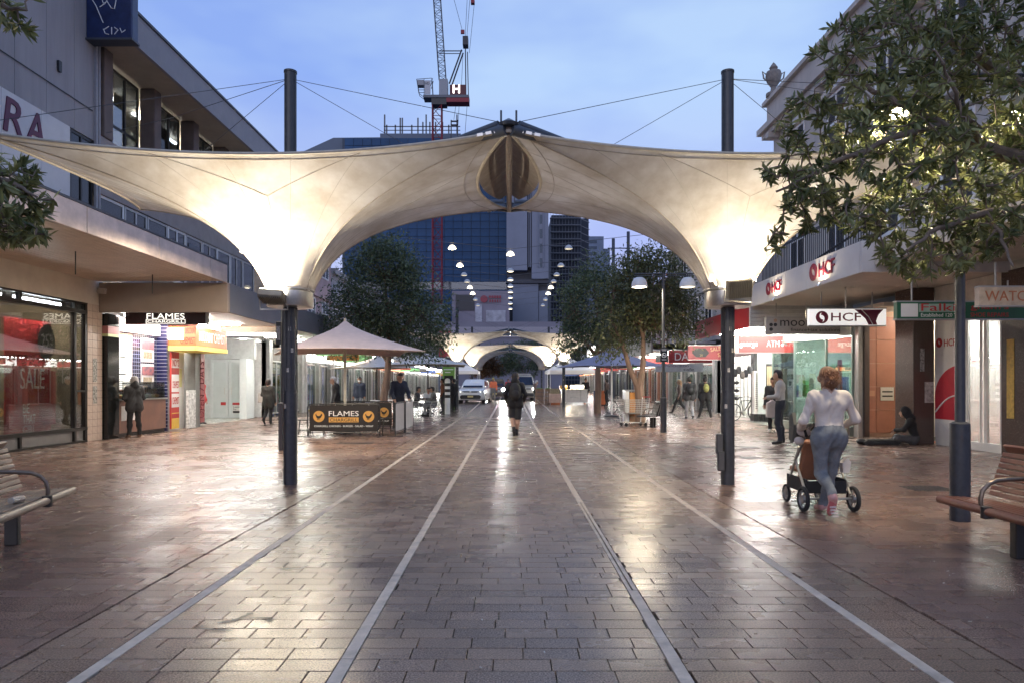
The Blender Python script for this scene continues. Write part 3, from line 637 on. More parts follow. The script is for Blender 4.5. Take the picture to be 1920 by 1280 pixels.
# ---- chargrill shop
F = thing('chargrill_shop', 'chicken chargrill counter with menu boards and dark blue tiled wall', 'shop', (LX, 19.4, 0))
gran = M('black_granite', (.012, .013, .013), .12, 0, .5, 60)
m = MB(); SB(m, 'L', 17.78, 18.3, -.12, .4, 0, 3.27); W(F, m, 'granite_pillar', gran, bevel=.01)
m = MB(); SB(m, 'L', 17.77, 18.31, -.13, .3, 2.75, 2.95); W(F, m, 'pillar_band', M('rose_band', (.4, .16, .16), .4)); m = MB(); SB(m, 'L', 17.77, 18.31, -.131, .3, 2.68, 2.748); W(F, m, 'pillar_band', M('lime_band', (.55, .6, .3), .4))
def tile_grid(name, c1, mortar, s):
    mm = bpy.data.materials.new(name); mm.use_nodes = True; n_, l_ = mm.node_tree.nodes, mm.node_tree.links; p = n_['Principled BSDF']; g = n_.new('ShaderNodeNewGeometry'); sp = n_.new('ShaderNodeSeparateXYZ'); cb = n_.new('ShaderNodeCombineXYZ')
    l_.new(g.outputs['Position'], sp.inputs[0]); l_.new(sp.outputs[1], cb.inputs[0]); l_.new(sp.outputs[2], cb.inputs[1])
    br = n_.new('ShaderNodeTexBrick'); br.offset = 0; br.inputs['Scale'].default_value = 1; br.inputs['Brick Width'].default_value = s; br.inputs['Row Height'].default_value = s; br.inputs['Mortar Size'].default_value = .006
    br.inputs['Color1'].default_value = (*c1, 1); br.inputs['Color2'].default_value = (*[x * .8 for x in c1], 1); br.inputs['Mortar'].default_value = (*mortar, 1); l_.new(cb.outputs[0], br.inputs['Vector']); l_.new(br.outputs[0], p.inputs['Base Color']); p.inputs['Roughness'].default_value = .2
    return mm
m = MB(); SB(m, 'L', 18.3, 21.0, .25, .5, 0, 3.3); SB(m, 'L', 20.95, 21.05, -.05, .249, 0, 3.3); W(F, m, 'tiled_wall', tile_grid('navy_tile', (.014, .014, .06), (.35, .35, .4), .11))
m = MB(); SB(m, 'L', 18.3, 20.94, .14, .249, 2.9, 3.25); W(F, m, 'header_sign', M('pink_lightbox', (.6, .45, .42), .5, emit=(1, .8, .75), estr=.5)); WT(F, 'FLAMES', 18.9, sx('L', .13), 3.08, .9, .12, red_p, 'L'); WT(F, 'CHARGRILL', 18.9, sx('L', .13), 2.93, .9, .1, red_p, 'L')
wood = M('brown_wood', (.20, .09, .05), .45, 0, .2, 4)
m = MB(); SB(m, 'L', 18.66, 19.5, .2, .249, 1.25, 2.85); W(F, m, 'menu_board', wood); m = MB(); SB(m, 'L', 18.69, 19.46, .185, .199, 1.3, 2.8); W(F, m, 'menu_sheet', M('menu_sheet', (.75, .74, .7), .5, emit=(1, .97, .9), estr=.35))
ml = MB()
for i in range(24):
    z = 2.72 - i * .06; a = 18.75 + .08 * (i % 3 == 0)
    if i in (7, 8, 16): continue
    SB(ml, 'L', a, a + random.uniform(.2, .4), .179, .183, z, z + (.035 if i in (9, 17, 0) else .018)); SB(ml, 'L', 19.3, 19.42, .179, .183, z, z + .018)
W(F, ml, 'menu_print', blk)
for z0 in (1.35, 2.1):
    m = MB(); SB(m, 'L', 20.02, 20.72, .22, .249, z0, z0 + .7); ps = W(F, m, 'poster', M('poster_paper', (.68, .65, .66), .5)); m = MB(); SB(m, 'L', 20.04, 20.70, .21, .218, z0 + .36, z0 + .62); W(F, m, 'poster_photo', M('poster_photo', (.3, .1, .1), .5, 0, .6, 7, col2=(.2, .2, .3)))
    m = MB(); SB(m, 'L', 20.12, 20.6, .21, .218, z0 + .1, z0 + .3); W(F, m, 'poster_photo', M('poster_food', (.35, .28, .2), .5, 0, .7, 14))
m = MB(); SB(m, 'L', 18.3, 20.8, -.1, .24, .12, 1.0); W(F, m, 'counter', M('counter_front', (.17, .085, .06), .4, 0, .2, 2)); m = MB(); SB(m, 'L', 18.3, 20.8, -.06, .24, 0, .119); W(F, m, 'plinth', gran)
m = MB(); SB(m, 'L', 18.3, 20.85, -.14, .245, 1.0, 1.04); W(F, m, 'counter_top', steel); m = MB(); SB(m, 'L', 18.5, 20.75, -.1, -.08, 1.04, 1.5); SB(m, 'L', 20.73, 20.75, -.1, .2, 1.04, 1.5); SB(m, 'L', 18.5, 20.75, -.1, .2, 1.5, 1.51); W(F, m, 'display_glass', clear)
fd = MB()
for i in range(16): fd.ell((LX - .02 - random.uniform(0, .12), 18.7 + i * .125, 1.1), (.09, .06, .06), 8, 5, i % 3)
W(F, fd, 'food_trays', [M('roast_food', (.35, .17, .06), .4), M('salad_food', (.18, .25, .06), .5), M('pale_food', (.5, .42, .28), .5)], smooth=True)
for a in (18.42, 18.85): m = MB(); SB(m, 'L', a, a + .3, -.106, -.101, .45, .85); W(F, m, 'paper_notice', whitep)
m = MB(); SB(m, 'L', 18.4, 20.8, -.3, -.2, 3.26, 3.3); W(F, m, 'counter_light', tube_e)
S = thing('hanging_sign', 'dark hanging sign reading FLAMES CHARGRILL below the awning', 'sign', (-9.3, 18.4, 3.04)); W(S, MB().box(-10.36, -8.2, 18.36, 18.5, 3.04, 3.35), 'sign_board', M('dark_maroon_board', (.035, .012, .012), .4)); W(S, MB().box(-8.19, -8.16, 18.34, 18.52, 3.03, 3.36), 'edge_trim', gframe)
lit = E('lit_letter', (1, .95, .85), 1.6); lsoft = M('cut_white_letter', (.8, .78, .7), .5, emit=(1, .95, .85), estr=.7)
WT(S, 'FLAMES', 18.352, -9.78, 3.18, 1.02, .15, lsoft, 'C', bold=.01); W(S, MB().box(-9.80, -8.74, 18.352, 18.358, 3.055, 3.066).box(-9.80, -8.74, 18.352, 18.358, 3.16, 3.171).box(-9.80, -9.787, 18.352, 18.358, 3.066, 3.16).box(-8.753, -8.74, 18.352, 18.358, 3.066, 3.16), 'letter_outline', lsoft); WT(S, 'CHARGRILL', 18.352, -9.76, 3.08, .98, .066, lsoft, 'C')
# ---- chemist
K = thing('chemist_shop', 'discount chemist front with red and yellow panels', 'shop', (LX, 22, 0))
m = MB(); SB(m, 'L', 21.06, 21.2, -.02, .5, 0, 2.5); W(K, m, 'steel_post', gframe)
org = M('orange_red_lightbox', (.7, .12, .04), .5, emit=(1, .22, .06), estr=.15)
W(K, MB().box(-10.75, -9.72, 21.1, 23.4, 2.62, 3.22), 'sign_box', org, bevel=.02); W(K, MB().box(-10.76, -9.70, 21.08, 23.42, 2.48, 2.617), 'sign_strip', M('yellow_lightbox', (.8, .6, .12), .5, emit=(1, .75, .2), estr=.06))
W(K, MB().box(-10.72, -10.1, 21.088, 21.096, 2.8, 3.16), 'sign_glow', E('sign_glow', (1, .95, .8), 1.2))
WT(K, 'DISCOUNT', 21.09, -10.05, 2.98, .33, .2, red_p, 'C', bold=.01); WT(K, 'CHEMIST', 21.09, -10.2, 2.68, .46, .2, M('dark_red_print', (.2, .01, .01), .5), 'C', bold=.01); WT(K, 'DISCOUNT CHEMIST', 21.3, -9.712, 2.78, 1.9, .3, txt_w, 'L', bold=.01)
m = MB(); SB(m, 'L', 21.22, 21.72, -.06, .0, .05, 2.45); W(K, m, 'panel', M('red_panel', (.5, .05, .04), .5))
for z0, z1, c in ((1.95, 2.25, txt_w), (1.2, 1.75, txt_w), (.72, 1.15, txt_w), (.05, .55, yel_p), (.38, .52, red_p)):
    m = MB(); SB(m, 'L', 21.24, 21.70 if c is not yel_p else 21.71, -.066 - .003 * (c is red_p), -.06, z0, z1); W(K, m, 'panel_strip', c)
for k, (s_, z) in enumerate((("INDY'S", 2.0), ('CHEAPEST', 1.32), ('CHEMIST', .82))): WT(K, s_, 21.27, LX + .07, z, .42, .22, red_p, 'L', bold=.01)
m = MB(); SB(m, 'L', 21.85, 22.35, -.3, -.22, .03, 1.25); W(K, m, 'standee', M('pale_standee', (.6, .6, .58), .6, 0, .5, 12))
m = MB(); SB(m, 'L', 22.1, 22.6, .2, .3, 0, 2.5); W(K, m, 'white_panel', whitep); m = MB(); SB(m, 'L', 22.2, 22.42, .19, .199, 1.35, 1.95); W(K, m, 'paper_notice', M('yellow_paper', (.7, .66, .3), .6))
m = MB(); SB(m, 'L', 22.75, 23.1, -.1, .3, 0, 2.5); W(K, m, 'pillar', M('grey_pillar', (.2, .2, .19), .5)); m = MB(); SB(m, 'L', 23.1, 23.4, -.12, .3, .15, 2.5); W(K, m, 'pillar_wrap', M('burgundy_wrap', (.24, .05, .05), .4, 0, .3))
t_ = WT(K, 'OPEN 7 DAYS', 23.095, -10.52, .3, 1.9, .18, M('maroon_print', (.12, .01, .02), .5), 'C'); t_.rotation_euler = (0, R(-90), 0); t_.location.x += .06 + .1
m = MB(); SB(m, 'L', 21.2, 23.4, 2.4, 2.5, 0, 3.3); W(K, m, 'back_wall', whitep); m = MB(); SB(m, 'L', 21.3, 23.3, 1.0, 1.2, 3.2, 3.3); W(K, m, 'ceiling_light', tube_e)
gm_ = MB()
for sh in range(6):
    SB(gm_, 'L', 21.3, 23.3, 2.0, 2.38, .3 + sh * .38, .33 + sh * .38, 0)
    for i in range(18): SB(gm_, 'L', 21.32 + i * .11, 21.4 + i * .11, 2.05, 2.3, .33 + sh * .38, .33 + sh * .38 + random.uniform(.12, .3), random.randrange(5))
GOODS = [whitep, M('goods_red', (.45, .06, .05), .5), M('goods_blue', (.06, .12, .35), .5), M('goods_green', (.1, .3, .1), .5), M('goods_yellow', (.6, .45, .1), .5)]
W(K, gm_, 'shelf_stock', GOODS)
# ---- closed shop in the recess
V = thing('vacant_shop', 'closed shop with frosted white double doors and a lease notice', 'shop', (-11.9, 29, 0))
frost = M('frosted_pane', (.62, .68, .66), .35, 0, .05, 2); wfr = M('pale_door_frame', (.66, .7, .69), .4, 0, .05)
W(V, MB().box(-14, -10.9, 29.06, 29.3, 2.5, 3.34).box(-14, -12.75, 29.06, 29.3, 0, 2.5), 'wall', M('pale_wall', (.6, .62, .6), .6)); W(V, MB().box(-14.0, -10.9, 23.45, 29.06, -.01, .008), 'tiled_floor', M('pale_floor_tile', (.5, .5, .45), .25))
W(V, MB().box(-14, -13.9, 23.45, 29.06, 0, 3.34), 'side_wall', M('pale_wall', (.6, .62, .6)))
for i, (a, b) in enumerate(((-12.73, -11.98), (-11.96, -11.2))):
    d = W(V, MB().box(a, a + .1, 28.98, 29.05, .02, 2.48).box(b - .1, b, 28.98, 29.05, .02, 2.48).box(a + .1, b - .1, 28.98, 29.05, 2.36, 2.48).box(a + .1, b - .1, 28.98, 29.05, .02, .2), 'door', wfr)
    MB().box(a + .1, b - .1, 29.0, 29.03, .2, 2.36).build('frosted_pane', frost, d); MB().cyl((b - .14 if i == 0 else a + .14, 28.94, 1.0), (b - .14 if i == 0 else a + .14, 28.94, 1.3), .012, n=6).build('handle', steel, d)
W(V, MB().box(-11.19, -10.9, 28.2, 29.05, 0, 2.48), 'corner_panel', wfr)
W(V, MB().box(-12.3, -12.06, 28.988, 28.996, .55, .68), 'notice_strip', red_p); W(V, MB().box(-11.8, -11.42, 28.988, 28.996, .2, .66), 'notice', whitep); W(V, MB().box(-11.8, -11.42, 28.98, 28.987, .56, .66), 'notice_strip', red_p)
WT(V, 'For', 28.985, -11.76, .34, .13, .08, blk, 'C'); WT(V, 'Lease', 28.985, -11.76, .44, .25, .08, blk, 'C'); W(V, MB().box(-11.78, -11.5, 28.98, 28.987, .22, .31), 'notice_strip', blk)
L_ = thing('light_box', 'blank glowing white light box hanging under the grey awning', 'light box', (-9.5, 24, 3.15)); W(L_, MB().box(-10.86, -8.24, 23.94, 24.1, 3.13, 3.58), 'diffuser', E('lightbox_white', (1, 1, .97), 6)); W(L_, MB().box(-10.88, -8.22, 23.96, 24.08, 3.581, 3.62).box(-10.0, -9.97, 24.0, 24.03, 3.62, 3.8).box(-9.0, -8.97, 24.0, 24.03, 3.62, 3.8), 'frame', gframe)
# ================================================================== right side of the mall
stucco = M('pale_stucco', (.45, .41, .37), .75, 0, .15, 1.5, .2, 30, streak=True); oxred = M('deep_red_sheet', (.33, .025, .03), .45, 0, .1, 2)
def crescent(m, cx, cz, r, flip, f):   # half of the round two-comma emblem
    P = []; n = 14
    for i in range(n + 1):
        a = math.pi * (.5 + i / n) + (math.pi if flip else 0); P.append((cx + r * math.cos(a), cz + r * math.sin(a)))
    for i in range(n, -1, -1):
        a = math.pi * (.5 + i / n) + (math.pi if flip else 0); q = .60 * r; ox = .30 * r * (1 if not flip else -1); P.append((cx + ox * .6 + q * math.cos(a), cz + (-.22 if flip else .22) * r + q * math.sin(a)))
    f(m, P)
def emblem(parent, side, D, X, z, r, mat):
    m = MB()
    def fC(mm, P): mm.prism(P, D - .01, D)
    def fR(mm, P): mm.prismx([(-u, v) for u, v in P], X - .01, X)
    for fl in (0, 1):
        if side == 'C': crescent(m, X, z, r, fl, fC)
        else: crescent(m, -D, z, r, fl, fR)
    return W(parent, m, 'emblem', mat)
U = thing('stucco_building', 'pale old building with cornice and rooftop urn behind the right tree', 'building', (RX, 18, 0))
m = MB(); SB(m, 'R', 8, 26.5, .02, 12, 4.3, 11.4); SB(m, 'R', 8, 26.5, 6, 12, 0, 4.3); W(U, m, 'wall', stucco)
m = MB()
for d, z0, z1 in ((-.12, 4.9, 5.05), (-.15, 8.1, 8.3), (-.3, 11.0, 11.2), (-.45, 11.2, 11.42), (-.15, 11.42, 12.3), (-.3, 12.3, 12.45)): SB(m, 'R', 7.9, 26.6 + abs(d), d, .3, z0, z1)
W(U, m, 'cornice', stucco)
for i in range(14): m = MB(); SB(m, 'R', 9 + i * 1.3, 9.25 + i * 1.3, -.42, .0, 10.8, 11.0); W(U, m, 'bracket', stucco)
for i in range(6):
    a = 9.2 + i * 2.9
    for z0, z1 in ((5.5, 7.6), (8.7, 10.6)):
        window(U, U, 'R', a, a + 1.2, .0, z0, z1, whitep, dark_glass, 2, ((z0 + z1) / 2,), .08)
        m = MB(); SB(m, 'R', a - .15, a + 1.35, -.12, .018, z1 + .05, z1 + .25); W(U, m, 'window_hood', whitep); m = MB(); SB(m, 'R', a - .1, a + 1.3, -.1, .018, z0 - .14, z0 - .02); W(U, m, 'window_sill', whitep)
ustone = M('weathered_urn_stone', (.2, .18, .165), .85, 0, .3, 8)
P_ = thing('rooftop_urn', 'carved stone urn ornament on the parapet beside the right mast', 'urn', (10.1, 26.2, 12.45)); MB().lathe([(0, 0), (.28, 0), (.28, .12), (.12, .2), (.1, .35), (.24, .55), (.3, .8), (.26, .95), (.12, 1.02), (.16, 1.1), (.06, 1.25), (0, 1.32)], 14).build('urn_body', ustone, P_, smooth=True); MB().tube([(.28, 0, .85), (.42, 0, .95), (.38, 0, .7), (.26, 0, .6)], .03, 6).tube([(-.28, 0, .85), (-.42, 0, .95), (-.38, 0, .7), (-.26, 0, .6)], .03, 6).build('handle', ustone, P_, smooth=True)
# awning with HCF fascia
A3 = thing('awning', 'white awning fascia with two plum HCF logos on the right', 'awning', (8.7, 17, 3.75))
for k in range(5): W(A3, MB().box(7.16, 7.22, 14.0 + k * 1.26, 15.25 + k * 1.26, 3.72, 4.36), 'fascia_panel', M('pale_fascia', (.66, .63, .6), .5, 0, .06, 2))
W(A3, MB().box(7.17, 10.2, 13.92, 13.995, 3.72, 4.36), 'end_panel', M('pale_fascia', (.66, .63, .6)))
W(A3, MB().box(7.23, 10.19, 14, 20.3, 4.1, 4.3), 'roof_deck', concrete)
for i in range(19): x = 7.24 + i * .155; W(A3, MB().box(x, x + .15, 14.0, 20.28, 3.76, 3.79), 'soffit_board', M('cream_board', (.58, .53, .47), .6, 0, .06, 3))
hcf = M('plum_red_letter', (.2, .01, .03), .45)
for D, z, s_ in ((18.9, 3.92, .28), (16.1, 3.9, .33)):
    emblem(A3, 'R', D, 7.145, z + s_ / 2, s_ * .62, hcf); WT(A3, 'HCF', D - s_ * .85, 7.15, z, s_ * 2.3, s_, hcf, 'R', depth=.03, bold=.01)
for D in (15.8, 18.5):
    l_ = W(A3, MB().cyl((7.02, D - .2, 3.66), (7.08, D - .2, 3.74), .03, n=8), 'sign_lamp', steel); area('sign_uplight', (7.0 - 8.7, D - .2 - 17, 3.72 - 3.75), (.12, .05), 9, (1, .85, .6), (R(180), R(-25), 0), A3)
W(A3, MB().cyl((8.4, 19.4, 3.3), (8.4, 19.4, 3.76), .015, n=6).cyl((8.1, 16.5, 3.24), (8.1, 16.5, 3.76), .015, n=6), 'drop_rod', steel)
rl = thing('iron_railing', 'dark iron balcony railing above the white HCF fascia', 'railing', (7.5, 17, 4.36)); W(rl, MB().box(7.48, 7.53, 13.9, 20.4, 5.22, 5.27).box(7.485, 7.525, 13.9, 20.4, 4.46, 4.5), 'rail', blackm)
b0 = None
for i in range(59):
    if b0 is None: b0 = W(rl, MB().cyl((7.505, 13.95, 4.3), (7.505, 13.95, 5.22), .011, n=6), 'baluster', blackm)
    else: o = b0.copy(); COL.objects.link(o); o.location = (b0.location.x, b0.location.y + i * .11, b0.location.z)
W(rl, MB().bar((7.55, 15.2, 4.3), (10.1, 15.2, 6.0), .06).bar((7.55, 18.6, 4.3), (10.1, 18.6, 6.0), .06), 'strut', blackm)
A4 = thing('awning', 'plain cream awning behind the leaves at the right edge', 'awning', (8.8, 11, 3.9)); W(A4, MB().box(7.5, 10.19, 5, 13.9, 3.98, 4.3), 'roof_deck', cream); W(A4, MB().box(7.42, 7.49, 5, 13.9, 3.86, 4.36), 'fascia', cream)
for i in range(17): x = 7.5 + i * .158; W(A4, MB().box(x, x + .153, 5, 13.88, 3.93, 3.96), 'soffit_board', M('cream_board', (.58, .53, .47)))
A5 = thing('awning', 'red fascia awning with lit soffit above the bank sign', 'awning', (8.7, 23, 3.2)); W(A5, MB().box(7.14, 7.21, 20.45, 26.4, 3.14, 3.8), 'fascia', oxred); W(A5, MB().box(7.15, 10.2, 20.36, 20.44, 3.14, 3.74), 'end_panel', whitep)
for i in range(5): W(A5, MB().box(7.13, 10.19, 20.30 - i * .002, 20.355 - i * .002, 3.15 + i * .125, 3.262 + i * .125), 'weatherboard', M('grey_weatherboard', (.5, .49, .46), .6))
W(A5, MB().box(7.22, 10.19, 20.45, 26.4, 3.3, 3.36), 'soffit', whitep); W(A5, MB().box(7.22, 10.19, 20.45, 26.4, 3.5, 3.7), 'roof_deck', concrete)
for D in (21, 22.8, 24.6): W(A5, MB().box(7.6, 9.4, D, D + .16, 3.2, 3.297), 'tube_light', tube_e)
WT(A5, 'H', 25.4, 7.135, 3.3, .25, .34, txt_w, 'R')
# ---- HCF shop
H = thing('health_fund_shop', 'bright white HCF shop with red leaf graphic and glass door', 'shop', (RX, 15.2, 0))
brn = M('brown_granite', (.075, .05, .042), .25, 0, .35, 50)
m = MB(); SB(m, 'R', 13.3, 14.12, -.05, .5, 0, 3.75); W(H, m, 'granite_pillar', brn, bevel=.01); m = MB(); SB(m, 'R', 13.75, 13.95, -.06, -.051, .75, 2.35); W(H, m, 'yellow_poster', M('mustard_poster', (.5, .33, .06), .6, 0, .3, 14))
m = MB(); SB(m, 'R', 16.42, 17.2, -.51, -.005, 0, 3.75); W(H, m, 'granite_pillar', brn, bevel=.01); W(H, MB().box(9.96, 10.18, 16.405, 16.415, 1.0, 1.5), 'wall_notice', M('smeared_paper', (.35, .34, .33), .6, 0, .5, 14)); W(H, MB().box(9.85, 9.95, 16.405, 16.415, 1.75, 2.3), 'torn_sticker', M('torn_paper', (.3, .29, .27)))
m = MB(); SB(m, 'R', 15.42, 16.41, .0, .1, .18, 3.0); wp = W(H, m, 'white_panel', M('gloss_white_panel', (.74, .72, .7), .3, 0, .03)); m = MB(); SB(m, 'R', 14.12, 16.41, .02, .12, 0, .179); W(H, m, 'plinth', whitep)
m = MB(); SB(m, 'R', 14.12, 16.41, .0, .3, 3.0, 3.75); W(H, m, 'header', M('cream_header', (.6, .56, .5), .6))
emblem(H, 'R', 16.22, RX - .01, 2.42, .11, red_p); WT(H, 'HCF', 16.05, RX - .006, 2.32, .42, .17, red_p, 'R', bold=.012)
leaf = MB(); P = []
for i in range(13): a = i / 12; P.append((15.48 + .0 * a, .55 + 1.33 * a))
P = [(-15.46, .62), (-15.46, 1.88)] + [(-15.46 - .93 * math.sin(R(90) * i / 10), 1.88 - .72 * (1 - math.cos(R(90) * i / 10))) for i in range(1, 11)] + [(-16.38, .62)]
leaf.prismx([(-u, v) for u, v in P], RX - .006, RX - .002); W(H, leaf, 'leaf_graphic', M('bright_red_graphic', (.5, .03, .05), .4))
cv = MB(); cv.tube([(RX - .008, 16.37 - .92 * t, .78 + .42 * t - .12 * math.sin(math.pi * t) * -1) for t in [i / 10 for i in range(11)]], .02, 5); W(H, cv, 'leaf_line', txt_w)
cv = MB(); cv.prismx([(16.39 - .5 * math.sin(R(90) * (1 - i / 8)) * (1 if i else 1), .3 + .26 * math.sin(R(90) * i / 8)) for i in range(9)] + [(16.39, .3)], RX - .012, RX - .006); W(H, cv, 'leaf_base', M('gloss_white_panel', (.74, .72, .7)))
for a, b in ((14.2, 14.78), (14.82, 15.38)): window(H, H, 'R', a, b, .05, .02, 2.98, M('white_alloy', (.7, .69, .66), .4), clear, 1, (), .09, 'door')
m = MB(); SB(m, 'R', 14.12, 17.2, .3, 5.9, -.01, .012); W(H, m, 'red_carpet', M('red_carpet', (.36, .1, .07), .9)); m = MB(); SB(m, 'R', 14.12, 17.2, 5.0, 5.1, 0, 3); SB(m, 'R', 16.3, 16.4, .3, 5, 0, 3); SB(m, 'R', 13.98, 14.1, .5, 5, 0, 3); SB(m, 'R', 14.12, 16.3, .3, 5, 3.01, 3.05); W(H, m, 'interior_wall', whitep)
for d in (.7, 2.2, 3.8): m = MB(); SB(m, 'R', 14.4, 16.2, d, d + .25, 2.95, 3.0); W(H, m, 'ceiling_light', E('clinic_panel', (1, .98, .94), 60))
m = MB(); SB(m, 'R', 14.4, 15.9, 3.0, 3.6, 0, 1.0); W(H, m, 'service_desk', whitep)
for a, c in ((14.6, red_p), (15.1, whitep)): m = MB(); SB(m, 'R', a, a + .4, 4.9, 4.98, 1.2, 2.0); W(H, m, 'wall_poster', c)
# ---- entry recess with brick-red panels and letter slot
N = thing('entry_porch', 'recessed office entry lined with terracotta panels and a steel letter plate', 'entry', (RX, 18.5, 0))
terra = M('terracotta_panel', (.27, .105, .06), .4, 0, .12, 3)
for c in range(2):
    for r in range(5):
        zz = .12 + r * .63; W(N, MB().box(9.98 if c else 9.74, 10.5 if c else 9.97, 18.62, 18.66, zz, zz + .622), 'panel', terra, bevel=.004)
W(N, MB().box(9.74, 10.52, 18.66, 18.8, 0, 3.4), 'panel_backing', M('panel_backing', (.4, .25, .16), .6)); W(N, MB().box(9.6, 9.735, 18.5, 18.8, 0, 3.4), 'door_frame', M('brown_frame', (.05, .032, .028), .4)); W(N, MB().box(9.45, 9.59, 18.55, 18.8, 0, 3.4), 'steel_jamb', gframe)
W(N, MB().box(10.09, 10.45, 18.6, 18.618, 1.0, 1.36), 'letter_plate', steel); W(N, MB().box(10.13, 10.41, 18.59, 18.599, 1.1, 1.14).box(10.13, 10.41, 18.59, 18.599, 1.22, 1.26), 'letter_slot', blk); W(N, MB().box(9.78, 9.93, 18.6, 18.618, 1.12, 1.27), 'intercom', M('copper_plate', (.4, .2, .12), .4, .4))
W(N, MB().box(10.53, 13, 18.7, 18.8, 0, 3.4).box(12, 12.1, 17.2, 18.7, 0, 3.4), 'cream_wall', cream); W(N, MB().box(11.3, 11.5, 17.4, 18.6, 3.3, 3.38), 'porch_light', E('porch_tube', (1, .93, .78), 40)); W(N, MB().box(9.4, 12.1, 17.2, 18.8, 3.4, 3.5), 'porch_ceiling', cream); W(N, MB().box(11.05, 11.5, 18.66, 18.69, 1.0, 2.4), 'glass_poster', M('pale_blue_poster', (.5, .52, .6), .2))
# ---- bank with green glass
G = thing('bank_shop', 'bank shopfront of tall green tinted glass on a stone plinth', 'shop', (RX, 22.5, 0))
m = MB().prism([(0, 0)], 0, 0) if False else MB()
fl = [(9.44, 18.82), (9.44, 20.4), (9.0, 21.6), (9.0, 23.4), (9.7, 25.0)]
stone = M('grey_green_plinth', (.16, .18, .15), .4, 0, .2, 8)
for (x0, y0), (x1, y1) in zip(fl[:-1], fl[1:]):
    d = Vector((x1 - x0, y1 - y0, 0)); L = d.length; ang = math.atan2(d.y, d.x); c = ((x0 + x1) / 2, (y0 + y1) / 2)
    W(G, MB().obox((c[0], c[1], .13), (L, .16, .26), (0, 0, ang)), 'plinth', stone); n = max(1, int(L / .85))
    for i in range(n):
        t0, t1 = i / n, (i + 1) / n; cc = (x0 + d.x * (t0 + t1) / 2, y0 + d.y * (t0 + t1) / 2); W(G, MB().obox((cc[0], cc[1], 1.52), (L / n - .015, .012, 2.5), (0, 0, ang)), 'pane', green_glass)
    W(G, MB().box(x0 - .03, x0 + .03, y0 - .03, y0 + .03, .26, 2.78), 'mullion', M('green_grey_alloy', (.22, .3, .27), .4, .4))
    W(G, MB().obox((c[0], c[1], 2.98), (L, .1, .4), (0, 0, ang)), 'header', M('pale_green_header', (.5, .56, .52), .5))
W(G, MB().box(9.05, 14, 18.85, 27, -.01, .01), 'floor', M('bank_floor', (.4, .4, .37), .2)); W(G, MB().box(13.6, 13.8, 18.85, 27, 0, 3.3).box(9.5, 13.6, 26.2, 26.3, 0, 3.3), 'back_wall', M('bank_wall', (.62, .68, .64), .6)); W(G, MB().box(9.05, 13.6, 18.85, 26.3, 3.18, 3.22), 'ceiling', whitep)
for x in (9.9, 11.6): W(G, MB().box(x, x + .2, 19.6, 25.5, 3.1, 3.17), 'ceiling_light', E('bank_tube', (.92, 1, .95), 30))
W(G, MB().box(11.0, 11.6, 20.5, 25, 0, 1.05), 'teller_counter', whitep); W(G, MB().box(11.7, 11.75, 20.5, 25, 1.3, 2.2), 'teller_screen', M('screen_green', (.35, .5, .4), .3))
pm = MB()
for i in range(9): pm.box(9.6 + random.uniform(0, 1.2), 9.62 + random.uniform(.3, 1.5), 20 + i * .55, 20.3 + i * .55, 1.0, 1.0 + random.uniform(.3, 1.2), i % 5)
W(G, pm, 'leaflet_stands', GOODS)
# ---- hanging signs
def hang(label, D, x0, x1, z0, z1, mat, name='hanging_sign', th=.12):
    t = thing(name, label, 'sign', ((x0 + x1) / 2, D, z0)); W(t, MB().box(x0, x1, D - th / 2, D + th / 2, z0, z1), 'sign_board', mat); W(t, MB().box(x0 - .012, x1 + .012, D - th / 2 - .004, D + th / 2 + .004, z1, z1 + .025).box(x0 - .012, x1 + .012, D - th / 2 - .004, D + th / 2 + .004, z0 - .025, z0), 'frame', gframe); [W(t, MB().box(q, q + .02, D - .01, D + .01, z1 + .025, z1 + .42), 'hanger', gframe) for q in (x0 + .3, x1 - .32)]; return t
whl = M('white_lightbox', (.75, .73, .7), .4, emit=(1, .97, .92), estr=.28); t = hang('white hanging HCF sign with plum swoosh at one end', 16.5, 7.2, 9.05, 2.85, 3.24, whl); D = 16.435
emblem(t, 'C', D, 7.5, 3.04, .15, hcf); WT(t, 'HCF', D, 7.72, 2.95, .72, .2, hcf, 'C', bold=.02)
W(t, MB().prism([(8.62, 2.86), (8.55, 3.0), (8.42, 3.12), (8.28, 3.23), (8.98, 3.23), (8.86, 3.1), (8.8, 2.95), (8.83, 2.86)], D - .004, D), 'swoosh', M('plum_swoosh', (.16, .012, .04), .5)); W(t, MB().tube([(8.72, D - .006, 2.87), (8.62, D - .006, 3.05), (8.45, D - .006, 3.22)], .01, 5), 'swoosh_line', txt_w)
t = hang('grey hanging sign for moore finance and tax solutions', 19.5, 7.28, 9.75, 2.88, 3.32, M('pale_grey_board', (.42, .40, .37), .5)); D = 19.43; dk = M('charcoal_print', (.03, .03, .035), .5)
for (u, v, c) in ((7.42, 3.12, dk), (7.54, 3.12, dk), (7.42, 2.99, dk), (7.54, 3.24, M('tan_dot', (.4, .26, .18), .5))): W(t, MB().cyl((u, D, v), (u, D - .006, v), .05, n=16), 'logo_dot', c)
WT(t, 'moore', D, 7.68, 3.08, 1.05, .17, dk, 'C'); WT(t, 'finance+tax solutions', D, 7.98, 2.93, 1.4, .1, dk, 'C'); WT(t, '/', D, 9.48, 2.93, .12, .1, dk, 'C')
t = hang('red hanging bank sign with white ATM lettering', 22.5, 7.24, 9.2, 2.48, 3.0, M('bank_red_lightbox', (.5, .05, .05), .45, emit=(1, .12, .1), estr=.4)); D = 22.435
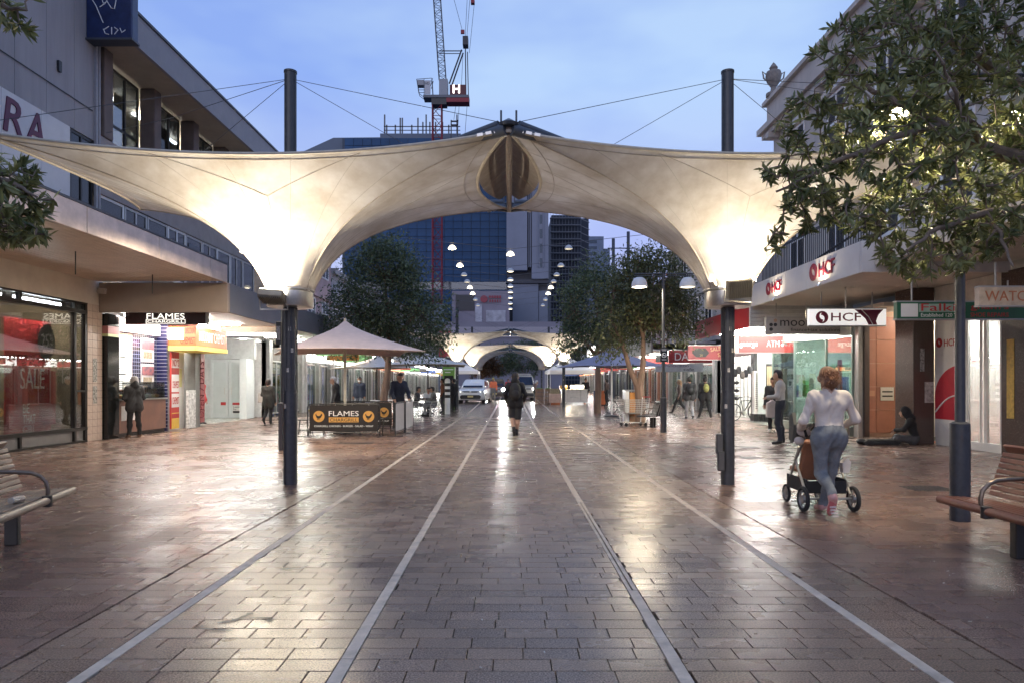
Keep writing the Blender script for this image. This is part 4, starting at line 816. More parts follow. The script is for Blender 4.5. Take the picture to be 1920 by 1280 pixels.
WT(t, 'st.george', D, 7.34, 2.62, .78, .2, lsoft, 'C', bold=.015); WT(t, 'ATM', D, 8.42, 2.66, .42, .2, txt_w, 'C', bold=.01); W(t, MB().prism([(8.88, 2.72), (8.95, 2.66), (9.0, 2.74), (9.06, 2.7), (9.06, 2.86), (8.9, 2.86), (8.96, 2.8)], D - .004, D), 'arrow', txt_w); W(t, MB().box(7.24, 7.5, D - .002, D + .001, 2.481, 2.999), 'pale_end', M('pale_pink_fade', (.7, .5, .42), .5, emit=(1, .75, .6), estr=.5))
t = hang('red hanging sign with dark shield and slanted SALE SALE', 28, 7.28, 9.0, 2.44, 3.0, oxred); D = 27.935
W(t, MB().prism([(7.42, 2.72), (7.6, 2.54), (7.98, 2.54), (8.14, 2.72), (7.98, 2.9), (7.6, 2.9)], D - .006, D), 'shield', blk); gold = M('gold_print', (.6, .42, .18), .5); WT(t, '20', D - .008, 7.75, 2.58, .12, .08, gold, 'C'); WT(t, 'SALE', D, 8.2, 2.76, .42, .16, gold, 'C', slant=R(-8), bold=.01); WT(t, 'SALE', D, 8.5, 2.55, .42, .16, gold, 'C', slant=R(-8), bold=.01)
t = hang('maroon hanging sign starting with white letters DA', 31.2, 7.22, 9.2, 2.42, 2.98, oxred); WT(t, 'DA', 31.13, 7.5, 2.52, .62, .34, txt_w, 'C')
t = hang('pale blue grey hanging cafe studio sign below the DA sign', 33, 7.0, 9.3, 2.05, 2.4, M('blue_grey_board', (.38, .42, .45), .5)); WT(t, 'EXTENTION STUDIO', 32.93, 7.3, 2.26, 1.3, .1, purple, 'C'); WT(t, 'cafe', 32.93, 8.35, 2.09, .5, .13, dk, 'C')
t = hang('green and white hanging shoe repair sign reading Falkingham\'s', 13, 7.33, 9.78, 2.68, 2.99, M('sign_green', (.02, .12, .06), .45)); D = 12.935
W(t, MB().box(7.40, 7.72, D - .004, D, 2.71, 2.96), 'white_square', txt_w); W(t, MB().box(7.74, 8.62, D - .004, D, 2.80, 2.955), 'pale_band', M('pale_green_board', (.3, .42, .36), .5))
rl_ = M('red_serif', (.45, .03, .03), .45); WT(t, "Falkin", D - .005, 7.78, 2.82, .84, .14, rl_, 'C', bold=.015); WT(t, "gham's", D - .005, 8.72, 2.82, .72, .14, rl_, 'C', bold=.015); WT(t, 'Established 120 Years', D, 7.78, 2.71, .84, .07, txt_w, 'C'); WT(t, 'SHOE REPAIRS', D, 8.72, 2.71, .72, .08, rl_, 'C', bold=.01)
t = hang('wooden hanging sign with worn orange WATCHMAKER letters', 11.5, 7.86, 9.6, 2.76, 3.06, M('weathered_cream_board', (.5, .42, .34), .6, 0, .25, 6)); WT(t, 'WATCHMAKER', 11.432, 7.95, 2.83, 1.6, .17, M('faded_orange_letter', (.42, .16, .09), .6), 'C', bold=.005)
# ---- bag and sunglass shop by the bicycle
Q = thing('variety_shop', 'bright open variety shop with racks of bags and sunglasses beside the bank', 'shop', (RX, 28, 0))
m = MB(); SB(m, 'R', 25.1, 33.8, 4.3, 4.5, 0, 3.3); SB(m, 'R', 33.6, 33.8, .2, 4.3, 0, 3.3); W(Q, m, 'wall', whitep); m = MB(); SB(m, 'R', 25.1, 33.8, .05, .25, 2.7, 3.4); W(Q, m, 'header', M('maroon_header', (.2, .03, .04), .5)); m = MB(); SB(m, 'R', 25.1, 33.8, 0, 4.3, 3.3, 3.36); W(Q, m, 'ceiling', whitep)
for D in (26, 28.5, 31): m = MB(); SB(m, 'R', D, D + 1.6, 1, 1.3, 3.2, 3.29); W(Q, m, 'ceiling_light', tube_e)
m = MB(); SB(m, 'R', 25.1, 33.8, 0, 4.3, -.01, .01); W(Q, m, 'floor', M('bank_floor', (.4, .4, .37)))
for D in (25.15, 28.3): m = MB(); SB(m, 'R', D, D + .35, -.1, .3, 0, 3.3); W(Q, m, 'pillar', M('dark_pillar', (.05, .05, .05), .4))
for D in (29.2,):
    m = MB()
    for i in range(9): SB(m, 'R', D + i * .48, D + i * .48 + .05, .1, .16, 0, 2.7)
    W(Q, m, 'roller_grille', gframe)
gm_ = MB()
for sh in range(6):
    for i in range(40): SB(gm_, 'R', 25.3 + i * .2, 25.45 + i * .2, 3.9, 4.25, .3 + sh * .4, .3 + sh * .4 + random.uniform(.15, .35), random.randrange(5))
W(Q, gm_, 'shelf_stock', GOODS)
# ================================================================== farther shops and buildings
def far_shop(side, D0, D1, label, wall, zt, fas, fz, sign, stext, interior, seed, pil=(.2, .2, .2), glow=22):
    rnd = random.Random(seed); X = sx(side, 0); b = gz((D0 + D1) / 2)
    t = thing('shop_building', label, 'building', (X, (D0 + D1) / 2, b))
    wm = M('wall_%d' % seed, wall, .8, 0, .18, 2, .3, 25)
    m = MB(); SB(m, side, D0, D1, .05, 9, fz[1], zt); SB(m, side, D0, D1, 4.5, 9, 0, fz[1]); W(t, m, 'wall', wm)
    m = MB(); SB(m, side, D0, D1, -.2, .3, zt, zt + .3); SB(m, side, D0, D1, -.1, .049, fz[1] + 2.6, fz[1] + 2.75); W(t, m, 'cornice', wm)
    n = max(2, int((D1 - D0) / 2.4)); st = (D1 - D0) / n; z = fz[1] + .9
    while z + 1.7 < zt:
        for i in range(n):
            a = D0 + st * i + st * .25; window(t, t, side, a, a + st * .5, .0, z, z + 1.6, whitep, dark_glass, 2, (z + .9,), .07)
        z += 2.9
    m = MB(); SB(m, side, D0, D1 - .03, -3.2, -3.1, fz[0], fz[1]); aw = W(t, m, 'awning_fascia', M('fascia_%d' % seed, fas, .5, 0, .1, 2)); m = MB(); SB(m, side, D0, D1 - .03, -3.1, .04, fz[0] + .1, fz[0] + .16); W(t, m, 'awning_soffit', whitep)
    m = MB(); SB(m, side, D0 + .02, D1 - .05, -3.09, .04, fz[1] - .2, fz[1] - .1); W(t, m, 'awning_roof', concrete)
    for i in range(max(1, int((D1 - D0) / 3))): m = MB(); SB(m, side, D0 + 1 + 3 * i, D0 + 1.16 + 3 * i, -2.4, -.8, fz[0] + .02, fz[0] + .097); W(t, m, 'tube_light', E('far_tube', (1, .98, .92), glow))
    m = MB(); SB(m, side, D0, D1, 4.2, 4.4, 0, fz[0] + .3); SB(m, side, D0, D0 + .1, .1, 4.2, 0, fz[0]); SB(m, side, D1 - .1, D1, .1, 4.2, 0, fz[0]); W(t, m, 'interior_wall', M('interior_%d' % seed, interior, .7)); m = MB(); SB(m, side, D0, D1, .02, 4.2, fz[0] + .161, fz[0] + .2); W(t, m, 'ceiling', whitep)
    for i in range(max(1, int((D1 - D0) / 3))): m = MB(); SB(m, side, D0 + .6 + 3 * i, D0 + 2.2 + 3 * i, 1.2, 1.5, fz[0] + .08, fz[0] + .16); W(t, m, 'ceiling_light', E('far_tube', (1, .98, .92), glow))
    k = int((D1 - D0) / 3.6) + 1
    for i in range(k + 1):
        a = D0 + (D1 - D0 - .4) * i / k; m = MB(); SB(m, side, a, a + .4, -.05, .3, 0, fz[0] + .1); W(t, m, 'pillar', M('pillar_%d' % seed, pil, .4, 0, .2))
    for i in range(k):
        a = D0 + (D1 - D0 - .4) * i / k + .42; e = D0 + (D1 - D0 - .4) * (i + 1) / k - .02; window(t, t, side, a, e, .1, .1, 2.5, gframe, clear if i % 2 else green_glass, 3 if i % 2 else 2, (), .06)
    gm = MB()
    for q in range(70):
        a = rnd.uniform(D0 + .3, D1 - .5); d = rnd.choice((.5, .7, 2.5, 3.8)); h0 = rnd.choice((0, .5, 1.0, 1.5)); SB(gm, side, a, a + rnd.uniform(.15, .5), d, d + rnd.uniform(.15, .35), h0, h0 + rnd.uniform(.3, .7), rnd.randrange(6))
    W(t, gm, 'stock', GOODS + [blackm])
    for q in range(int((D1 - D0) * 1.3)):
        a = rnd.uniform(D0 + .3, D1 - .9); h0 = rnd.uniform(.3, 1.7); m = MB(); SB(m, side, a, a + rnd.uniform(.25, .8), .16, .17, h0, h0 + rnd.uniform(.3, .9)); W(t, m, 'window_poster', rnd.choice(GOODS + [blackm, blackm, red_p, yel_p, M('poster_photo', (.3, .1, .1)), M('torn_paper', (.3, .29, .27))]))
    for q in range(3):
        a = D0 + (D1 - D0) * (q + .5) / 3; c_ = rnd.choice(GOODS[1:] + [blackm, M('orange_panel', (.55, .24, .06), .5)]); m = MB(); SB(m, side, a, a + .1, -2.6, -.9, fz[0] - .42, fz[0] - .04); W(t, m, 'hanging_board', c_)
    if sign:
        m = MB(); SB(m, side, D0 + .3, D1 - .3, -.12, .0, 2.62, fz[0] + .05); W(t, m, 'sign_board', sign)
        if stext: WT(t, stext, (D0 + 1) if side == 'L' else (D1 - 1), X + (.13 if side == 'L' else -.13), 2.75, min(3.5, (D1 - D0) * .4), .3, blk, side)
    return t
wlb = M('white_signbox', (.75, .75, .72), .5, emit=(1, .98, .94), estr=1.6); olb = M('orange_signbox', (.7, .2, .06), .5, emit=(1, .3, .1), estr=.8)
far_shop('L', 29.9, 35, 'two storey shop with glowing white interior beyond the vacant doors', (.3, .27, .26), 7, (.15, .155, .175), (3.28, 3.9), None, None, (.7, .68, .66), 11)
far_shop('L', 35.1, 40.5, 'pink rendered shop building with angled office windows left of the tree', (.42, .30, .30), 9.5, (.2, .14, .13), (3.1, 3.6), wlb, 'L. lot |', (.7, .7, .68), 12)
far_shop('L', 40.6, 52, 'mid street shop row with white sign box behind the patio umbrella', (.34, .33, .34), 8.0, (.5, .5, .5), (3.0, 3.5), wlb, '', (.66, .7, .68), 13)
far_shop('L', 52.1, 68, 'shop row with an orange sign behind the seated diners', (.3, .26, .25), 8.5, (.5, .48, .46), (3.0, 3.5), olb, '', (.6, .5, .4), 14, (.12, .1, .1))
far_shop('L', 68.1, 100, 'farthest left shop row beyond the white gazebo', (.33, .3, .3), 9, (.3, .3, .3), (3.0, 3.5), wlb, '', (.6, .6, .55), 15)
far_shop('R', 34.0, 44, 'ornate pale building with narrow windows behind the right lamp post', (.40, .37, .34), 9.5, (.17, .165, .16), (3.0, 3.65), wlb, '', (.7, .68, .65), 21)
far_shop('R', 44.1, 56, 'shop row with brown pillars and flower display right of the tree', (.3, .2, .17), 8, (.4, .4, .4), (3.0, 3.5), wlb, '', (.6, .5, .36), 22, (.22, .1, .07))
far_shop('R', 56.1, 74, 'dark fronted shop row behind the grey umbrella', (.25, .24, .26), 9, (.3, .3, .32), (3.0, 3.5), None, '', (.35, .33, .36), 23, (.05, .05, .06), 16)
far_shop('R', 74.1, 100, 'farthest right shop row beyond the market stall', (.3, .28, .28), 10, (.3, .3, .3), (3.0, 3.5), olb, '', (.5, .45, .4), 24)
# ---- towers
navy_gl = M('blue_curtain_glass', (.02, .065, .15), .45, .0, .35, .09, spec=.2); mull = M('tower_mullion', (.05, .08, .12), .5)
T = thing('glass_tower', 'dark blue glass office tower behind the crane and canopy', 'building', (-20, 160, 0)); T.location.z = 0
W(T, MB().box(-39.5, -.9, 160.4, 200, 0, 59), 'core', M('tower_core', (.05, .07, .1), .7))
pw, ph = 2.12, 1.78; p0 = None; rest = MB()
for c in range(18):
    for r in range(33):
        x = -38.9 + c * pw + .05; z = .3 + r * ph
        lit_row = r in (13,)
        if lit_row: continue
        if c >= 7 and 9 <= r <= 24:
            if p0 is None: p0 = MB().box(-pw / 2 + .05, pw / 2 - .05, -.06, .06, -ph / 2 + .05, ph / 2 - .05).build('pane', navy_gl, T); o = p0
            else: o = p0.copy(); COL.objects.link(o)
            o.location = (x + pw / 2 + 20, .2, z + ph / 2); o.rotation_euler = (random.gauss(0, .006), 0, random.gauss(0, .006))
        else: rest.box(x, x + pw - .1, 160.14, 160.26, z, z + ph - .1)
o = W(T, rest, 'curtain_wall', navy_gl); o['kind'] = 'stuff'
W(T, MB().box(-38.9, -.9, 160.6, 166, 23.3, 25.4), 'lit_floor', M('tower_lit_floor', (.12, .14, .15), .6)); lt = MB()
for i in range(26): lt.box(-38 + i * 1.42, -37.1 + i * 1.42, 160.45, 160.6, 24.2 + .5 * (i % 3 == 0), 24.4 + .7 * (i % 3 == 0))
W(T, lt, 'office_lights', E('tower_light', (.85, 1, .98), .45)); W(T, MB().box(-38.9, -.9, 160.1, 160.2, 23.42, 25.2), 'clear_band', glass('tower_clear', (.55, .66, .74), .1, .08, .3))
roofm = M('blue_grey_roof', (.10, .13, .18), .6, 0, .1, .1)
W(T, MB().prism([(-49, 56.5), (-42, 59.7), (-31, 59.8), (-13, 59.9), (-7, 57.5), (-7, 54), (-49, 54)], 162, 190), 'roof', roofm)
W(T, MB().box(-31.5, -12, 165, 175, 59.9, 61.8), 'plant_room', roofm)
an = MB()
for x in (-30.6, -30.1, -28, -26.8, -26.3, -24, -22.5, -21.3, -20.5, -19.6, -18.2, -16.5, -15, -13): an.box(x - .16, x + .16, 166, 166.3, 61.8, 61.8 + random.choice((2.5, 3.2, 4.2, 5)))
an.box(-30.8, -12.2, 166, 166.2, 63.8, 64.0).box(-30.8, -12.2, 166, 166.2, 62.9, 63.05); W(T, an, 'antenna_array', M('antenna_steel', (.12, .13, .15), .6))
T = thing('podium_building', 'low grey mall block with banner and round red logo at the end of the street', 'building', (0, 128, 0))
pg = M('mauve_grey_render', (.20, .19, .23), .8, 0, .1, .3)
W(T, MB().box(-13, 10, 130, 150, 0, 13.2), 'wall', pg); W(T, MB().box(-13.2, 10.2, 129.8, 130, 10.2, 12.2), 'pale_band', M('pale_mauve', (.32, .30, .33), .8)); W(T, MB().box(-12, -.2, 140, 150, 13.2, 20.4), 'upper_wall', M('upper_mauve', (.22, .2, .24), .8, 0, .1, .3))
W(T, MB().box(-11.2, -7.4, 139.8, 140, 16.4, 19.6), 'dark_window', M('dark_louver', (.03, .03, .035), .5)); W(T, MB().box(-7.2, -5.8, 139.8, 140, 13.3, 17.6).box(-5.0, -1, 139.7, 140, 13.3, 16.4), 'billboard', M('billboard_grey', (.3, .3, .34), .5, 0, .5, .4)); W(T, MB().cyl((-5.4, 139.8, 18.7), (-5.4, 139.65, 18.7), .75, n=18), 'logo_disc', M('dull_red_sign', (.25, .03, .05), .5)); lb_ = MB()
for k in range(5): lb_.box(-4.4 + k * .52, -4.0 + k * .52, 139.7, 139.8, 18.85, 19.4).box(-4.3 + k * .52, -4.0 + k * .5, 139.7, 139.8, 18.05, 18.6)
W(T, lb_, 'worn_lettering', M('dull_red_sign', (.25, .03, .05)))
W(T, MB().box(-24, -13.1, 134, 150, 0, 17).box(-13, -11, 133, 134, 0, 12.5), 'side_wing', M('wing_blue_grey', (.13, .17, .22), .6, 0, .1, .3)); W(T, MB().box(-13.4, -11.2, 128, 129.7, 6.5, 11.3), 'red_banner', oxred)
lv = MB()
for i in range(20): lv.box(.6 + i * .45, .8 + i * .45, 129.6, 129.9, 7, 9.4)
W(T, lv, 'louver_screen', M('louver_mauve', (.14, .13, .16), .7))
T = thing('grey_tower', 'blocky grey apartment tower with vertical slots behind the canopy hub', 'building', (5, 150, 0)); tg = M('cool_grey_panel', (.19, .21, .27), .7, 0, .12, .15)
W(T, MB().box(-.85, 3.7, 150, 170, 26.3, 50), 'upper_mass', tg); W(T, MB().box(.5, 6.2, 151.5, 170, 0, 23.5), 'lower_mass', M('cool_grey_panel_low', (.15, .17, .22), .7, 0, .1, .15)); W(T, MB().box(4.7, 8.4, 150.5, 170, 24.5, 49.5), 'upper_mass', tg); W(T, MB().box(-.7, 8.2, 152.5, 170, 0, 49), 'core', M('slot_dark', (.04, .045, .06), .6)); W(T, MB().box(6.3, 8.3, 151.8, 170, 0, 22), 'lower_mass', M('cool_grey_panel_low', (.15, .17, .22)))
W(T, MB().box(-1, 8.5, 151, 152.4, 23.6, 24.4), 'ledge', M('slot_dark', (.04, .045, .06)))
for x in (4.0, 4.35, 6.0, 7.2): W(T, MB().box(x, x + .16, 150.2, 152.4, 27, 49), 'fin', tg)
for i in range(7): W(T, MB().box(6.5, 7.0, 150.44, 150.6, 27 + i * 3.2, 29 + i * 3.2), 'window', M('tower_window', (.03, .05, .08), .2, .3) if i != 4 else E('lit_window', (1, .75, .5), 1.2))
T = thing('scaffold_tower', 'unfinished tower wrapped in scaffold right of the grey tower', 'building', (16, 190, 0)); W(T, MB().box(11.5, 19.5, 191.5, 215, 0, 48.6).box(19.5, 22.2, 193.5, 215, 0, 48.2), 'concrete_core', M('raw_core', (.035, .045, .065), .8))
for i in range(25): W(T, MB().box(11, 19.6, 190, 191.3, .6 + i * 1.95, .75 + i * 1.95).obox((20.9, 191.6, .3 + i * 1.95), (2.9, .3, .14), (0, R(24), 0)), 'scaffold_deck', M('scaffold_deck', (.22, .23, .26), .7))
for i in range(11): W(T, MB().box(11 + i * .86, 11.1 + i * .86, 190, 190.2, 0, 48.8), 'scaffold_post', M('scaffold_pole', (.14, .16, .2), .6))
T = thing('distant_tower', 'small pale blue tower block far beyond the right trees', 'building', (38, 300, 0)); W(T, MB().box(34, 41, 300, 320, 0, 66).box(41.2, 44, 302, 320, 0, 61), 'block', M('distant_blue', (.14, .18, .26), .7, 0, .2, .2)); 
for i in range(6): W(T, MB().box(34.4, 38, 299.8, 300, 50 + i * 2.6, 51.2 + i * 2.6), 'window', M('tower_window', (.03, .05, .08)))
# ---- crane
red_st = M('crane_red', (.20, .02, .03), .5, .2, .2); grey_st = M('crane_grey', (.10, .11, .13), .5, .3, .1)
K = thing('tower_crane', 'red luffing tower crane with a lit letter H on its counterweight', 'crane', (-15.9, 150, 0))
def lattice(m, a, b, w0, w1, n, r):
    a, b = Vector(a), Vector(b); d = (b - a).normalized(); u = d.cross(Vector((0, 1, 0))).normalized(); v = d.cross(u)
    P = []
    for i in range(n + 1):
        t = i / n; c = a.lerp(b, t); q = (w0 + (w1 - w0) * t) / 2; P.append([c + u * q * s1 + v * q * s2 for s1, s2 in ((-1, -1), (1, -1), (1, 1), (-1, 1))])
    for k in range(4): m.tube([P[0][k], P[n][k]], r, 5)
    for i in range(n):
        for k in range(4):
            m.tube([P[i][k], P[i][(k + 1) % 4]], r * .55, 4); m.tube([P[i][k] if i % 2 else P[i][(k + 1) % 4], P[i + 1][(k + 1) % 4] if i % 2 else P[i + 1][k]], r * .55, 4)
zc = lambda py: 1.45 + (719 - py) / 1280 * 150
xc = lambda px: (px - 957) / 1280 * 150
m = MB(); lattice(m, (xc(820), 150, 0), (xc(820), 150, zc(200)), 2.0, 2.0, 26, .13); W(K, m, 'mast', red_st)
W(K, MB().box(xc(810), xc(838), 148.8, 151.2, zc(200), zc(188)), 'slew_ring', blackm); W(K, MB().box(xc(795), xc(880), 148.6, 151.4, zc(188), zc(183)), 'machine_deck', grey_st)
W(K, MB().box(xc(838), xc(880), 148.7, 151.3, zc(196), zc(184.5)), 'counterweight', red_st); W(K, MB().box(xc(844), xc(874), 149, 151, zc(182.5), zc(163)), 'winch_house', M('winch_dark_red', (.09, .015, .018), .5)); 
WT(K, 'H', 148.95, xc(850), zc(179), 1.5, 1.85, E('lit_sign_letter', (1, .9, .85), 2.2), 'C', bold=.05)
W(K, MB().box(xc(824), xc(840), 149, 151, zc(183), zc(152)), 'generator', M('crane_box_grey', (.25, .27, .3), .5)); cb = MB()
for a, b in (((782, 152), (786, 178)), ((786, 178), (795, 185)), ((782, 152), (810, 150)), ((810, 150), (812, 182)), ((796, 151), (796, 182)), ((784, 163), (797, 163)), ((785, 172), (797, 172)), ((812, 150), (808, 165))): cb.tube([(xc(a[0]), 149.2, zc(a[1])), (xc(b[0]), 149.2, zc(b[1]))], .07, 5).tube([(xc(a[0]), 150.6, zc(a[1])), (xc(b[0]), 150.6, zc(b[1]))], .07, 5)
W(K, cb, 'cab_frame', grey_st); W(K, MB().box(xc(783), xc(796), 149.3, 150.5, zc(163), zc(153)), 'cab_box', M('crane_box_grey', (.25, .27, .3))); W(K, MB().box(xc(797), xc(808), 149.25, 149.3, zc(180), zc(154)), 'cab_sign', M('crane_sign', (.4, .42, .46), .5)); WT(K, 'HD', 149.2, xc(798), zc(162), .9, .55, blk, 'C')
m = MB(); lattice(m, (xc(830), 150, zc(152)), (xc(819), 144, zc(-60)), 1.5, 1.5, 26, .085); W(K, m, 'jib', grey_st)
m = MB(); m.tube([(xc(843), 149.3, zc(160)), (xc(866), 149.3, zc(97))], .17, 6).tube([(xc(846), 150.7, zc(160)), (xc(868), 150.7, zc(97))], .17, 6).tube([(xc(874), 149.3, zc(183)), (xc(873), 149.3, zc(95))], .13, 6).tube([(xc(878), 150.7, zc(183)), (xc(876), 150.7, zc(95))], .11, 6).tube([(xc(823), 150, zc(96)), (xc(867), 150, zc(96))], .12, 5).tube([(xc(823), 150, zc(101)), (xc(862), 150, zc(101))], .09, 5); W(K, m, 'a_frame', M('crane_dark', (.03, .032, .038), .5))
W(K, MB().box(xc(868), xc(878), 149, 151, zc(88), zc(72)), 'sheave_head', M('crane_dark', (.03, .032, .038))); m = MB()
for a, b in (((872, 75), (878, -40)), ((875, 75), (884, -40)), ((868, 62), (846, -20)), ((864, 184), (868, 105)), ((880, 100), (889, 10)), ((872, 250), (876, 196)), ((851, 225), (855, 196)), ((858, 250), (861, 196))): m.tube([(xc(a[0]), 150, zc(a[1])), (xc(b[0]), 150, zc(b[1]))], .045, 4)
W(K, m, 'rope', blackm); W(K, MB().box(xc(864), xc(871), 149.8, 150.2, zc(64), zc(57)).box(xc(883), xc(890), 149.5, 150.5, zc(8), zc(2)), 'hook_block', red_st)
m = MB(); m.box(xc(845), xc(847), 149.8, 150.2, zc(262), zc(226)).box(xc(857), xc(859), 149.8, 150.2, zc(262), zc(226)).box(xc(845), xc(859), 149.8, 150.2, zc(236), zc(234)).box(xc(845), xc(859), 149.8, 150.2, zc(229), zc(227)); W(K, m, 'spreader', M('crane_dark', (.03, .032, .038)))
# poles with crossbar far right, street end masts
for px, py, lb in ((1150, 453, 'dark steel pole with crossbar rising behind the right trees'), (1178, 440, 'taller dark steel pole beside the crossbar pole behind the trees')):
    t = thing('steel_pole', lb, 'pole', (PX(px, 60), 60, gz(60))); MB().cyl((0, 0, 0), (0, 0, PZ(py, 60)), .14, n=10).build('shaft', M('navy_pole', (.03, .04, .07), .5), t); MB().cyl((-.5, 0, PZ(471, 60)), (1.4 if px == 1150 else .6, 0, PZ(471, 60)), .05, n=8).build('crossbar', M('navy_pole', (.03, .04, .07)), t)
# ---- catenary dome lamps over the mall
def dome(lit_s, label, loc, size=.2):
    t = thing('dome_lamp', label, 'lamp', loc, group='dome lamps strung over the mall')
    MB().lathe([(.03, size * 1.0), (size * .5, size * .88), (size * .85, size * .5), (size, .03), (size, 0), (size * .96, 0), (size * .8, size * .45), (size * .45, size * .8)], 16).build('shade', M('hung_dome', (.42, .43, .45), .4) if lit_s < 2 else M('glowing_dome', (.7, .68, .6), .4, emit=(1, .86, .6), estr=.9), t, smooth=True)
    MB().lathe([(0, -.035), (size * .6, -.02), (size * .9, .012), (size * .9, .02)], 14).build('bulb_disc', E('dome_bulb_%d' % lit_s, (1, .86, .6), (.3, 1.5, 9)[lit_s]), t); return t
ords = ['first', 'second', 'third', 'fourth', 'fifth', 'sixth', 'seventh', 'eighth']
wire = M('lamp_wire', (.1, .1, .11), .5)
for i, D in enumerate((33.4, 38.5, 42, 45, 48, 51.5, 55.5, 60)):
    zz = 8.0 + gz(D); w_ = thing('span_wire', '%s thin wire across the mall carrying three dome lamps' % ords[i], 'wire', (0, D, zz), group='span wires across the mall')
    pts = [(-10.4, 0, 1.1), (-2.85, 0, .32), (0, 0, .02), (2.85, 0, .32), (10, 0, 1.1)]; MB().tube(pts, .012, 4).build('cable', wire, w_)
    for X, nm, dz in ((-2.85, 'left', .02), (0, 'middle', -.28), (2.85, 'right', .02)):
        s_ = 2 if (i in (0, 1) and X < 0) or (i == 0 and X == 0) or (i in (4, 5) and X != 0) else (1 if (i * 3 + int(X)) % 3 == 0 else 0); dome(s_, 'dome lamp on the %s side of the %s wire from the front' % (nm, ords[i]) if X else 'dome lamp in the middle of the %s wire from the front' % ords[i], (X, D, zz + dz))
# ================================================================== trees
bark = M('pale_bark', (.20, .13, .09), .85, 0, .35, 9, .8, 30, streak=True); bark2 = M('grey_bark', (.16, .125, .10), .85, 0, .3, 10, .8, 40)
def leaf_mat(name, c1, c2, rough=.38):
    m = bpy.data.materials.new(name); m.use_nodes = True; n, l = m.node_tree.nodes, m.node_tree.links; p = n['Principled BSDF']
    a = n.new('ShaderNodeAttribute'); a.attribute_name = 'tone'; oi = n.new('ShaderNodeObjectInfo'); ad = n.new('ShaderNodeMath'); ad.operation = 'MAXIMUM'
    r = n.new('ShaderNodeMix'); r.data_type = 'RGBA'; r.inputs[6].default_value = (*c1, 1); r.inputs[7].default_value = (*c2, 1)
    l.new(a.outputs['Fac'], r.inputs[0]); l.new(r.outputs[2], p.inputs['Base Color']); p.inputs['Roughness'].default_value = rough
    tr = n.new('ShaderNodeBsdfTranslucent'); l.new(r.outputs[2], tr.inputs[0]); mx = n.new('ShaderNodeMixShader'); mx.inputs[0].default_value = .3
    o = [x for x in n if x.type == 'OUTPUT_MATERIAL'][0]; l.new(p.outputs[0], mx.inputs[1]); l.new(tr.outputs[0], mx.inputs[2]); l.new(mx.outputs[0], o.inputs[0]); return m
LEAF_V = np.array([(0, 0, 0), (.11, .3, -.02), (.12, .62, -.05), (0, 1, -.12), (-.12, .62, -.05), (-.11, .3, -.02), (0, .3, .015), (0, .62, -.015)], float)
LEAF_F = np.array([(0, 1, 6, 6), (1, 2, 7, 6), (2, 3, 7, 7), (7, 3, 4, 4), (6, 7, 4, 5), (0, 6, 5, 5)])
LEAF_T = np.array([(0, 1, 6), (1, 2, 7), (1, 7, 6), (2, 3, 7), (7, 3, 4), (6, 7, 4), (6, 4, 5), (0, 6, 5)])
def frames(dirs, rng):
    y = dirs / np.linalg.norm(dirs, axis=1, keepdims=True); r = rng.normal(size=y.shape); r[:, 2] += 1.2
    z = r - (r * y).sum(1, keepdims=True) * y; z /= np.linalg.norm(z, axis=1, keepdims=True) + 1e-9; x = np.cross(y, z); return np.stack([x, y, z], 2)
def leaves_mesh(name, pos, dirs, size, mat, parent, rng, tone, detail=True, kind='stuff', wide=1.0):
    Fm = frames(dirs, rng); sc = size[:, None, None]
    if detail: LV, LF = LEAF_V * (wide, 1, 1), LEAF_T
    else: LV, LF = np.array([(0, 0, 0), (.16 * wide, .5, -.02), (0, 1, -.08), (-.16 * wide, .5, -.02)], float), np.array([(0, 1, 2, 3)])
    V = np.einsum('nij,kj->nki', Fm, LV) * sc + pos[:, None, :]; k = len(LV)
    F = LF[None] + (np.arange(len(pos)) * k)[:, None, None]
    return np_mesh(name, V.reshape(-1, 3), F.reshape(-1, LF.shape[1]), mat, parent, kind=None, attr=np.repeat(tone, k))
def crown_points(blobs, n, rng, shell=.55):
    P = []; vol = np.array([b[3] * b[4] * b[5] for b in blobs]); cnt = (vol / vol.sum() * n).astype(int) + 1
    for b, c in zip(blobs, cnt):
        d = rng.normal(size=(c, 3)); d /= np.linalg.norm(d, axis=1, keepdims=True); r = rng.uniform(shell ** 3, 1, size=(c, 1)) ** (1 / 3)
        P.append(d * r * np.array(b[3:6]) + np.array(b[:3]))
    return np.concatenate(P)
def mid_tree(name, label, loc, limbs, blobs, nclump, per, size, lm, trunk_m, seed, r0=.16, group='street trees of the mall', csz=.28):
    rng = np.random.default_rng(seed); t = thing(name, label, 'tree', loc, group=group); m = MB()
    for pts, ra, rb in limbs:
        k = len(pts); m.tube(pts, [ra + (rb - ra) * i / (k - 1) for i in range(k)], 9)
    tips = [Vector(p[-1]) for p, _, _ in limbs]
    C = crown_points(blobs, nclump, rng)
    tr = m.build('trunk', trunk_m, t, smooth=True)
    tw = MB()
    for c in C[::4]:
        c = Vector(c); b = min(tips, key=lambda q: (q - c).length); mid = b.lerp(c, .5) + Vector(rng.normal(size=3) * .12); tw.tube([b, mid, c], [.022, .014, .006], 4)
    tw.build('twigs', trunk_m, tr)
    pos = np.repeat(C, per, 0) + np.random.default_rng(seed + 1).normal(size=(len(C) * per, 3)) * csz * np.array([1, 1, .75])
    cen = np.array([b[:3] for b in blobs]).mean(0); d = pos - cen; d /= np.linalg.norm(d, axis=1, keepdims=True) + 1e-9
    dirs = d * .5 + rng.normal(size=pos.shape) * .7 + np.array([0, 0, -.25]); tone = np.clip(rng.normal(.4, .25, len(pos)) + np.repeat(rng.normal(0, .18, len(C)), per), 0, 1)
    cr_ = leaves_mesh('crown', pos, dirs, rng.uniform(.7, 1.25, len(pos)) * size, lm, t, rng, tone, False, wide=1.2); return t
